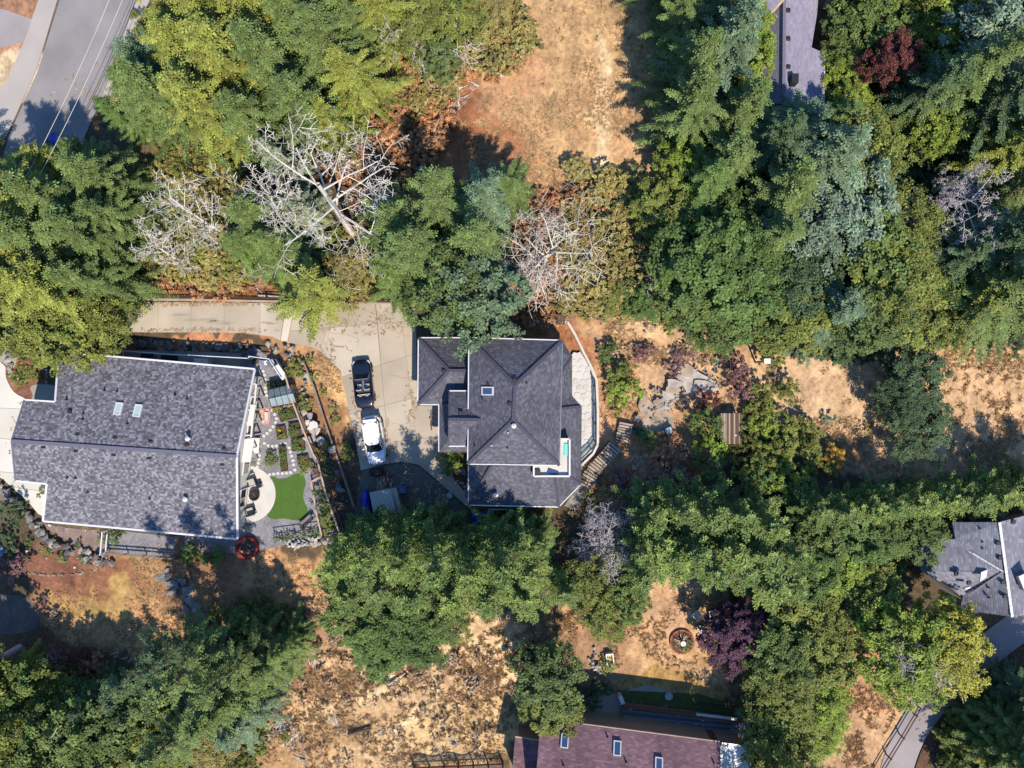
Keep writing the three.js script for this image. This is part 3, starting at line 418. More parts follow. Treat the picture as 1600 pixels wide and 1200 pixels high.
{ // ---- brown roofed house at the bottom edge
  const o = thing('brown_house', 'house with purple brown shingle roof and three skylights at the bottom edge', 'house', V(0, 0, 0));
  const he = 4.2; const A = P(872, 1126, he), B = P(1125, 1159, he), C = P(1118, 1262, 6.4), D = P(858, 1228, 6.4); const pl = planeOf(A, B, C); const L = onPlane(843, 1146, pl), A2 = onPlane(858, 1124.5, pl);
  const Bw = P(1173, 1165, he), Cw = onPlane(1168, 1270, pl), L2 = onPlane(836, 1232, pl);
  mesh('roof_slope', roofPlate([A2, B, onPlane(1124, 1265, pl), L2, L]), M.shingleBrown, o);
  const S1 = P(1128, 1330, he), S0 = P(826, 1296, he); mesh('roof_slope', roofPlate([onPlane(1124, 1265, pl), L2, S0, S1]), M.shingleBrown, o); ridge('ridge_cap', L2, onPlane(1124, 1265, pl), M.capBrown, o);
  gutter([A2, B], M.curb, o, 0.1);
  mesh('flat_roof', slab([P(1126, 1160, 3.9), P(1173, 1166, 3.9), P(1171, 1275, 3.9), P(1124, 1272, 3.9)], 3.75, 3.9), M.white, o); { const m = new MB(); const r = [P(1126, 1160, 4), P(1173, 1166, 4), P(1171, 1275, 4)]; for (let i = 0; i < 2; i++) m.bar(r[i], r[i + 1], 0.12, 0.24); mesh('parapet', m.build(), M.steel, o); }
  { const r0 = P(805, 1151, 3.2), r1 = P(842, 1157, 3.2), r2 = P(832, 1250, 4.4), r3 = P(797, 1246, 4.4); mesh('wing_roof', roofPlate([r0, r1, r2, r3]), M.shingleBrown, o); gutter([r0, r1], M.fenceTan, o, 0.1); walls('wall', [V(r0.x + .3, 0, r0.z + .5), V(r1.x, 0, r1.z + .5), V(r2.x, 0, r2.z), V(r3.x + .3, 0, r3.z)], 0, 3.0, M.sidingTan, o); }
  walls('wall', [V(A2.x + .5, 0, A2.z + .7), V(B.x - .3, 0, B.z + .7), V(S1.x - .3, 0, S1.z - .6), V(S0.x + .5, 0, S0.z - .6)], 0, he - 0.2, M.sidingTan, o);
  walls('wall', [P(1130, 1168, 3.5), P(1168, 1173, 3.5), P(1166, 1272, 3.5), P(1130, 1268, 3.5)].map((p) => V(p.x, 0, p.z)), 0, 3.74, M.sidingTan, o);
  for (const [x, y] of [[882, 1157], [964, 1169], [1029, 1195]]) skylight(x, y, 0.56, 1.05, pl, o, M.glassBlue, -0.13);
  for (const [x, y] of [[893, 1145], [949, 1151], [978, 1190], [1115, 1191], [880, 1195]]) vent('pipe', x, y, pl, o);
}
{ // ---- grey roofed house at the right edge
  const o = thing('angular_house', 'house with pale grey many sided roof and white ridge flashing at the right edge', 'house', V(0, 0, 0));
  const e = 3.6, r = 6.0; const W0 = P(1492, 817, e), W1 = P(1562, 817, r * 0.9), R0 = P(1562, 822, r), R1 = P(1580, 957, r), S0 = P(1500, 952, e), S1 = P(1580, 963, r * 0.9), NE = P(1610, 802, e), SE = P(1640, 944, e), K = P(1567, 893, r), W2 = P(1434, 868, e - 0.3), W3 = P(1440, 892, e - 0.3), W4 = P(1490, 936, e - 0.2);
  const back = [P(1680, 790, e + 1), P(1700, 930, e + 1)];
  const put = (list) => mesh('roof_slope', roofPlate(list, 0.15), M.shinglePale, o);
  const R0b = P(1561, 816, r), S1b = P(1581, 964, r);
  put([P(1488, 816, e + 0.6), R0b, K, P(1493, 842, e + 0.9)]); put([P(1493, 842, e + 0.95), K, P(1513, 893, e + 1.3), W3, W2, P(1440, 846, e)]); put([P(1513, 893, e + 1.32), K, P(1506, 931, e), W3]); put([K, S1b, P(1500, 952, e), P(1505, 930, e)]);
  put([R0b, P(1640, 796, e + 1), P(1660, 940, e + 1), S1b]);
  ridge('ridge_cap', R0b, S1b, M.white, o, 0.22); ridge('ridge_cap', P(1513, 861, 4.9), K, M.white, o, 0.12); ridge('ridge_cap', P(1512, 930, 4.0), K, M.capPale, o, 0.2);
  const f = mesh('flashing', slab([P(1533, 894, 5.6), P(1543, 890, 5.6), P(1541, 902, 5.6), P(1531, 909, 5.6)], 5.5, 5.62), M.white, o); const f2 = mesh('flashing', slab([P(1507, 919, 4.9), P(1516, 916, 4.9), P(1515, 919, 4.9), P(1508, 921, 4.9)], 4.7, 4.95), M.white, o);
  walls('wall', [P(1500, 830, 3), P(1640, 812, 3), P(1660, 930, 3), P(1580, 950, 3), P(1505, 938, 3), P(1450, 886, 3), P(1445, 862, 3)].map((p) => V(p.x, 0, p.z)), 0, e - 0.2, M.sidingGrey, o);
  const flat = planeOf(P(1488, 816, e + 0.6), R0b, K); for (const [x, y, k] of [[1558, 848, 'box'], [1561, 871, 'box'], [1529, 825, 'pipe'], [1533, 846, 'pipe'], [1533, 856, 'pipe']]) vent(k, x, y, flat, o);
  const low = planeOf(K, S1b, P(1500, 952, e)); for (const [x, y, k] of [[1566, 909, 'box'], [1569, 931, 'box'], [1543, 917, 'pipe'], [1544, 933, 'pipe']]) vent(k, x, y, low, o); const ww = planeOf(P(1513, 893, e + 1.3), K, W3); for (const [x, y, k] of [[1493, 896, 'box'], [1513, 910, 'box'], [1517, 875, 'pipe']]) vent(k, x, y, ww, o);
  { const m = new MB(); const b = P(1594, 905, 5.6); m.box(b.x, 5.9, b.z, 0.9, 1.0, 1.3, 0.4); mesh('chimney', m.build(), M.steel, o); const cp = mesh('chimney_cap', new THREE.BoxGeometry(1.1, 0.1, 1.5), M.white, o); cp.position.set(b.x, 6.45, b.z); cp.rotation.y = 0.4; }
  vent('box', 1582, 815, planeOf(R0b, P(1640, 796, e + 1), S1b), o);
}
{ // ---- lilac grey roofed house at the top right
  const o = thing('lilac_house', 'house with smooth lilac grey roof among the trees at the top edge', 'house', V(0, 0, 0));
  const e = 3.6, r = 5.3; const R0 = P(1226, -70, r), R1 = P(1224, 150, r), E0 = P(1281, -70, e), E1 = P(1281, 70, e + 0.1), B0 = P(1289, 83, e), B1 = P(1288, 162, e), W0 = P(1196, -70, e + 0.7), W1 = P(1192, 162, e + 0.7);
  const pl = planeOf(R0, R1, P(1281, 0, e)); const on = (x, y) => onPlane(x, y, pl);
  mesh('roof_slope', roofPlate([on(1226, -70), on(1283, -70), on(1277, 20), on(1268, 74), on(1288, 83), on(1287, 162), on(1224, 162)]), M.shingleLilac, o);
  const pw = planeOf(on(1226, -70), on(1224, 162), P(1190, 40, e)); mesh('roof_slope', roofPlate([on(1226, -70), on(1224, 162), onPlane(1190, 162, pw), onPlane(1190, -70, pw)]), M.shingleLilac, o);
  ridge('ridge_cap', on(1226, -70), on(1224, 162), M.capLilac, o, 0.26); gutter([on(1288, 83), on(1287, 162)], M.white, o, 0.14);
  { const a = P(1200, 27, 4.8), b = P(1226, -3, 5.6), c = P(1190, -60, 5.6), d = P(1160, -30, 4.6); mesh('wing_roof', roofPlate([a, b, c, d]), M.shingleLilac, o); gutter([a, b], M.fenceTan, o, 0.2, 'barge_board'); }
  walls('wall', [P(1200, -66, e), P(1276, -66, e), P(1262, 70, e), P(1282, 90, e), P(1282, 155, e), P(1200, 155, e)].map((p) => V(p.x, 0, p.z)), 0, e - 0.2, M.sidingTan, o);
  for (const y of [17, 61, 105]) vent('box', 1231, y, pl, o); const ch = mesh('chimney', new THREE.BoxGeometry(0.55, 1.0, 0.75), M.black, o); ch.position.copy(on(1237, 128)); ch.position.y += 0.25;
}
// ---------------------------------------------------------------- vegetation prototypes
class Leaves {
  constructor() { this.p = []; this.c = []; }
  // flat pointed blade from b along unit d, length l, width w, s = unit side
  blade(bx, by, bz, dx, dy, dz, l, w, sx, sy, sz, k, droop = 0.12) {
    const mx = bx + dx * l * 0.42, my = by + dy * l * 0.42, mz = bz + dz * l * 0.42, tx = bx + dx * l, ty = by + dy * l - droop * l, tz = bz + dz * l; w *= 0.5;
    const rx = mx + sx * w, ry = my + sy * w, rz = mz + sz * w, qx = mx - sx * w, qy = my - sy * w, qz = mz - sz * w;
    this.p.push(bx, by, bz, rx, ry, rz, tx, ty, tz, bx, by, bz, tx, ty, tz, qx, qy, qz);
    for (let i = 0; i < 6; i++) this.c.push(k[0], k[1], k[2]);
  }
  geo() { const g = new THREE.BufferGeometry(); g.setAttribute('position', new THREE.Float32BufferAttribute(this.p, 3)); g.setAttribute('color', new THREE.Float32BufferAttribute(this.c, 3)); g.computeVertexNormals(); return g; }
}
const jit = (r, a, b) => { const k = a + (b - a) * r(); return [k * (0.93 + 0.14 * r()), k, k * (0.85 + 0.3 * r())]; };
// conifer: whorls of branches, each a flat fan of side twigs set with short needle sprays
function conifer(seed, o) {
  const { H, R, bare = 0.1, whorl = 0.75, nb = 5, up = 0.1, droop = 0.3, tw = 0.42, bl = 0.26, wd = 0.11, shape = 0.8, step = 0.36, gaps = 0.1, rough = 0.5, lean = 0, fan = 0.95, twist = 0.5 } = o;
  const r = rng(seed), L = new Leaves(), W = new MB(), T = new MB();
  const ax = (z) => [Math.sin(z * 0.5 + seed) * 0.12 + lean * (z / H) * (z / H), Math.cos(z * 0.4 + seed * 2) * 0.12];
  const tp = [], tr = []; for (let i = 0; i <= 8; i++) { const z = H * i / 8 * 0.99; const q = ax(z); tp.push(V(q[0], z, q[1])); tr.push(0.02 + (H * 0.0155 + 0.05) * Math.pow(1 - i / 8, 0.9)); } T.tube(tp, tr, 7);
  let z = bare * H; const sector = Array.from({ length: 9 }, () => 0.72 + 0.5 * r());
  // a twig: blades on both sides of a short axis
  function twig(x, y, q, a, dy, l, w, k) {
    const il = 1 / Math.hypot(1, dy), cx = Math.cos(a) * il, cz = Math.sin(a) * il, cy = dy * il, n = Math.max(1, Math.round(l / 0.13)), kt = 0.8 + 0.4 * r(), roll = (r() - 0.5) * twist * 2, cr = Math.cos(roll), sr = Math.sin(roll);
    for (let i = 0; i <= n; i++) { const t = i / n, bx = x + cx * l * t, by = y + cy * l * t - 0.12 * l * t * t, bz = q + cz * l * t; const e = bl * (1.15 - 0.45 * t) * (0.7 + 0.6 * r());
      for (const s of i === n ? [0] : [-1, 1]) { const a2 = a + s * (0.7 + 0.35 * r()), d2 = dy - 0.1 + (r() - 0.5) * 0.55 + s * sr * 0.7, i2 = 1 / Math.hypot(1, d2), x2 = Math.cos(a2), z2 = Math.sin(a2); L.blade(bx, by, bz, x2 * i2, d2 * i2, z2 * i2, e, w * (0.8 + 0.5 * r()), -z2 * cr, sr, x2 * cr, jit(r, 0.8 * k * kt, (1.1 + 0.3 * t) * k * kt), 0.12); } }
  }
  while (z < H * 0.985) {
    const f = (z - bare * H) / (H * (1 - bare)), env = R * Math.pow(1 - f, shape) * (f < 0.1 ? 0.62 + 3.8 * f : 1) + 0.12; const n = Math.max(4, Math.round(nb * (0.7 + 0.6 * r())));
    const a0 = r() * 6.28, q = ax(z);
    for (let b = 0; b < n; b++) {
      if (r() < gaps) continue;
      const a = a0 + (b + (r() - 0.5) * 0.7) / n * 6.2832; const sc = sector[Math.floor(((a % 6.2832) / 6.2832) * 9) % 9]; const len = Math.max(0.15, env * (1 - rough * 0.5 + rough * (r() - 0.2)) * sc), zz = z + (r() - 0.5) * whorl * 0.8;
      const ca = Math.cos(a), sa = Math.sin(a), u = up + 0.55 * f * f, dr = droop * (1 - 0.6 * f), ns = Math.max(1, Math.round(len / step)), bk = 0.7 + 0.6 * r();
      const at = (t) => [q[0] + ca * len * t, zz + len * (u * t - dr * t * t), q[1] + sa * len * t];
      if (len > 0.7) W.tube([V(q[0], zz, q[1]), V(...at(0.4)), V(...at(0.85))], [0.035 + len * 0.008, 0.02 + len * 0.004, 0.008], 3);
      for (let j = 0; j <= ns; j++) { const t = 0.2 + 0.8 * j / ns, c = at(t), slope = u - 2 * dr * t;
        for (const s of j === ns ? [0] : [-1, 1]) { const ang = s * fan * (0.8 + 0.4 * r()) + (s === 0 ? (r() - 0.5) * 0.3 : 0); const l = Math.min(len * 0.55, tw * (0.5 + 1.1 * (1 - t) * Math.min(1, len / 2)) * (0.65 + 0.7 * r())); twig(c[0], c[1], c[2], a + ang, slope * Math.cos(ang) * 0.8 - 0.05 + (r() - 0.5) * 0.25, l, wd, bk * (0.9 + 0.25 * t)); } }
    }
    z += whorl * (0.75 + 0.5 * r()) * (f > 0.75 ? 0.6 : 1);
  }
  return { crown: L.geo(), trunk: T.build(), limbs: W.build(), H, R };
}
// broadleaf: leaf clumps over a cluster of lobes
function broadleaf(seed, o) {
  const { H, R, lobes = 12, leaves = 4600, size = 0.34, low = 0.25, flat = 0.75, clump = 22 } = o; const r = rng(seed), L = new Leaves(), T = new MB(), W = new MB();
  const cy = H * (low + (1 - low) * 0.5), ry = H * (1 - low) * 0.5; const LB = [];
  for (let i = 0; i < lobes; i++) { const a = i * 2.39996 + r(), y = 0.85 - 1.45 * (i + 0.5) / lobes, rad = Math.sqrt(Math.max(0.05, 1 - y * y)) * (0.55 + 0.2 * r()); const rl = R * (0.3 + 0.2 * r()); LB.push({ x: Math.cos(a) * rad * R, y: cy + y * ry * 0.72, z: Math.sin(a) * rad * R, r: rl, ry: rl * flat }); }
  LB.push({ x: 0, y: cy + ry * 0.5, z: 0, r: R * 0.45, ry: R * 0.4 });
  T.tube([V(0, 0, 0), V(0.06, H * 0.2, -0.04), V(-0.05, H * 0.45, 0.05)], [H * 0.028 + 0.03, H * 0.022 + 0.02, H * 0.014 + 0.02], 7);
  for (const l of LB) W.tube([V(0, H * (low * 0.7), 0), V(l.x * 0.45, (l.y + H * low) * 0.48, l.z * 0.45), V(l.x * 0.95, l.y, l.z * 0.95)], [H * 0.012 + 0.02, H * 0.007 + 0.015, 0.012], 4);
  const tot = LB.reduce((s, l) => s + l.r * l.r, 0);
  for (const l of LB) {
    const nc = Math.max(3, Math.round(leaves * l.r * l.r / tot / clump)); const lk = 0.85 + 0.3 * r();
    for (let c = 0; c < nc; c++) {
      const a = r() * 6.2832, yy = 1 - 1.6 * r(), q = Math.sqrt(Math.max(0, 1 - yy * yy)), rr = 0.62 + 0.5 * r(); const ox = Math.cos(a) * q, oz = Math.sin(a) * q; const px = l.x + ox * l.r * rr, py = l.y + yy * l.ry * rr, pz = l.z + oz * l.r * rr; const cr = R * (0.07 + 0.075 * r()), ck = lk * (0.65 + 0.65 * r());
      for (let k = 0; k < clump; k++) {
        const b1 = r() * 6.2832, b2 = r() * 2 - 1, bq = Math.sqrt(1 - b2 * b2), br = cr * Math.cbrt(r()); const x = px + Math.cos(b1) * bq * br, y = py + b2 * br * 0.6, z = pz + Math.sin(b1) * bq * br;
        const da = r() * 6.2832, dy = (r() - 0.6) * 0.8, il = 1 / Math.hypot(1, dy), dx = Math.cos(da), dz = Math.sin(da), roll = (r() - 0.5) * 1.5 - (dx * oz - dz * ox) * 0.3;
        const s = size * (0.55 + 0.7 * r()); L.blade(x, y, z, dx * il, dy * il, dz * il, s, s * 0.62, -dz * Math.cos(roll), Math.sin(roll), dx * Math.cos(roll), jit(r, 0.7 * ck, 1.25 * ck), 0.15);
      }
    }
  }
  return { crown: L.geo(), trunk: T.build(), limbs: W.build(), H, R };
}
// leafless tree: boughs that fork
function bareTree(seed, o) {
  const { H, spread = 0.9, levels = 5, trunkR = 0.2, sides = 5, bendy = 0.35, kids = 3, first = 0.35, ratio = 0.7, mainKeep = true, twigs = 1 } = o; const r = rng(seed); const T = new MB(), B = new MB();
  function grow(p, d, len, rad, lev, out) {
    const n = 4, pts = [p.clone()], rs = [rad]; let q = p.clone(), e = d.clone();
    for (let i = 1; i <= n; i++) { e.x += (r() - 0.5) * bendy; e.y += (r() - 0.5) * bendy * 0.6; e.z += (r() - 0.5) * bendy; e.normalize(); q = q.clone().addScaledVector(e, len / n); pts.push(q); rs.push(Math.max(0.018, rad * (1 - 0.55 * i / n))); }
    out.tube(pts, rs, lev === 0 ? 7 : lev < 2 ? sides : 3);
    if (lev >= levels) return;
    const m = lev === 0 ? kids * 3 : kids + (r() < 0.4 ? 1 : 0);
    for (let k = 0; k < m; k++) { const t = lev === 0 ? first + (1 - first) * (k + r() * 0.6) / m : 0.3 + 0.7 * (k + r()) / m; const i = Math.min(n - 1, Math.floor(t * n)); const s = pts[i].clone().lerp(pts[i + 1], t * n - i); const a = k * 2.4 + r() * 1.6; const u = Math.abs(e.y) > 0.9 ? V(1, 0, 0) : V(0, 1, 0); const x = e.clone().cross(u).normalize(), y = e.clone().cross(x); const sp = spread * (0.7 + 0.6 * r()); const nd = e.clone().multiplyScalar(1 - sp * 0.45).addScaledVector(x, Math.cos(a) * sp).addScaledVector(y, Math.sin(a) * sp).normalize(); if (lev > 0) nd.y -= 0.05; grow(s, nd, len * ratio * (0.55 + 0.6 * r()) * (lev === 0 ? 0.75 : 1), rs[i] * (lev === 0 ? 0.42 : 0.55), lev + 1, lev === 0 ? B : out); }
  }
  grow(V(0, 0, 0), V(0.02, 1, 0.03).normalize(), H * 0.72, trunkR, 0, T);
  return { trunk: T.build(), limbs: B.build(), H, R: H * 0.3 };
}
function leafMat(rgb, thr = 0.1) { return new THREE.MeshPhysicalMaterial({ color: tone(...rgb), vertexColors: true, roughness: 0.62, specularIntensity: 0.5, transmission: thr, thickness: 0, side: THREE.DoubleSide }); }
const LM = {
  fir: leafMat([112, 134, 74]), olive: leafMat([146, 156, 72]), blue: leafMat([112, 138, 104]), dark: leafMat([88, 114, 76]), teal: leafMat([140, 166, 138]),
  hedge: leafMat([112, 136, 70]), lime: leafMat([128, 150, 74]), leaf: leafMat([104, 134, 68]), leafOlive: leafMat([136, 148, 70]), leafLime: leafMat([146, 170, 68]), yellow: leafMat([184, 184, 74]), gold: leafMat([206, 166, 66]),
  purple: leafMat([98, 66, 86]), maroon: leafMat([124, 72, 68]), rust: leafMat([196, 146, 104]), brown: leafMat([206, 178, 146]), straw: leafMat([236, 208, 164], 0.1), pale: leafMat([158, 170, 138]), red: leafMat([180, 62, 60]), mauve: leafMat([150, 112, 110]), dryolive: leafMat([176, 166, 100]),
};
const pool = {
  F: [11, 12, 13, 14, 15, 16].map((s, i) => conifer(s, { H: 15, R: 3.6, nb: 8, whorl: 0.85, droop: 0.34 + 0.05 * (i % 3), up: 0.14, gaps: 0.12, rough: 0.8, lean: (i - 1.5) * 0.3, tw: 0.27, bl: 0.24, step: 0.2, wd: 0.11 })),
  G: [21, 22].map((s) => conifer(s, { H: 13, R: 3.2, nb: 6, whorl: 0.95, droop: 0.42, up: 0.2, gaps: 0.15, rough: 0.8, bare: 0.2, tw: 0.26, step: 0.2 })),   // open crowned
  H: [31, 32, 33].map((s) => conifer(s, { H: 8, R: 1.9, nb: 7, whorl: 0.6, droop: 0.12, up: 0.5, gaps: 0.12, rough: 0.95, tw: 0.22, bl: 0.22, wd: 0.1, shape: 0.6, step: 0.18, bare: 0.03 })),
  B: [41, 42, 43, 44, 45, 46].map((s, i) => broadleaf(s, { H: 9, R: 3.4, lobes: 11 + 2 * (i % 4), leaves: 12000, size: 0.18 + 0.03 * (i % 3), clump: 40 + 16 * (i % 3) })),
  S: [51, 52, 53].map((s) => broadleaf(s, { H: 2, R: 1.3, lobes: 7, leaves: 2400, size: 0.13, low: 0.05, clump: 40 })),
  U: [56, 57].map((s) => broadleaf(s, { H: 0.9, R: 0.6, lobes: 4, leaves: 420, size: 0.1, low: 0, clump: 20 })),
};
const PART = { F: 'crown', G: 'crown', H: 'crown', B: 'crown', S: 'foliage', U: 'foliage' };
const NAME = { F: 'fir_tree', G: 'open_fir_tree', H: 'cypress_tree', B: 'broadleaf_tree', S: 'shrub', U: 'small_shrub' }, CAT = { F: 'tree', G: 'tree', H: 'tree', B: 'tree', S: 'shrub', U: 'shrub' };
let treeNo = 0;
// kind, plan x, y of the middle of the crown, height, crown radius, leaf colour, label, group
function tree(kind, px, py, h, rad, mat, label, group) {
  const list = pool[kind], k = treeNo++, pr = list[(k * 7 + 3) % list.length], r = rng(1000 + k);
  const mid = P(px, py, h * (kind === 'B' ? 0.6 : 0.45)); const t = thing(NAME[kind], label, CAT[kind], V(mid.x, 0, mid.z), r() * 6.28, group);
  t.scale.set(rad / pr.R * (0.93 + 0.14 * r()), h / pr.H, rad / pr.R * (0.93 + 0.14 * r()));
  const bark = kind === 'B' ? M.barkGrey : M.bark; mesh(kind === 'S' || kind === 'U' ? 'stem' : 'trunk', pr.trunk, bark, t); if (kind !== 'U') mesh(kind === 'S' ? 'branches' : 'limbs', pr.limbs, bark, t).userData.kind = 'stuff'; mesh(PART[kind], pr.crown, LM[mat], t);
  return t;
}
function snag(seed, base, o, mat, label, turn = 0, lean = 0) { const b = bareTree(seed, o); const t = thing('bare_tree', label, 'tree', base, turn); t.rotation.z = lean; mesh('trunk', b.trunk, mat, t); mesh('branches', b.limbs, mat, t).userData.kind = 'stuff'; return t; }
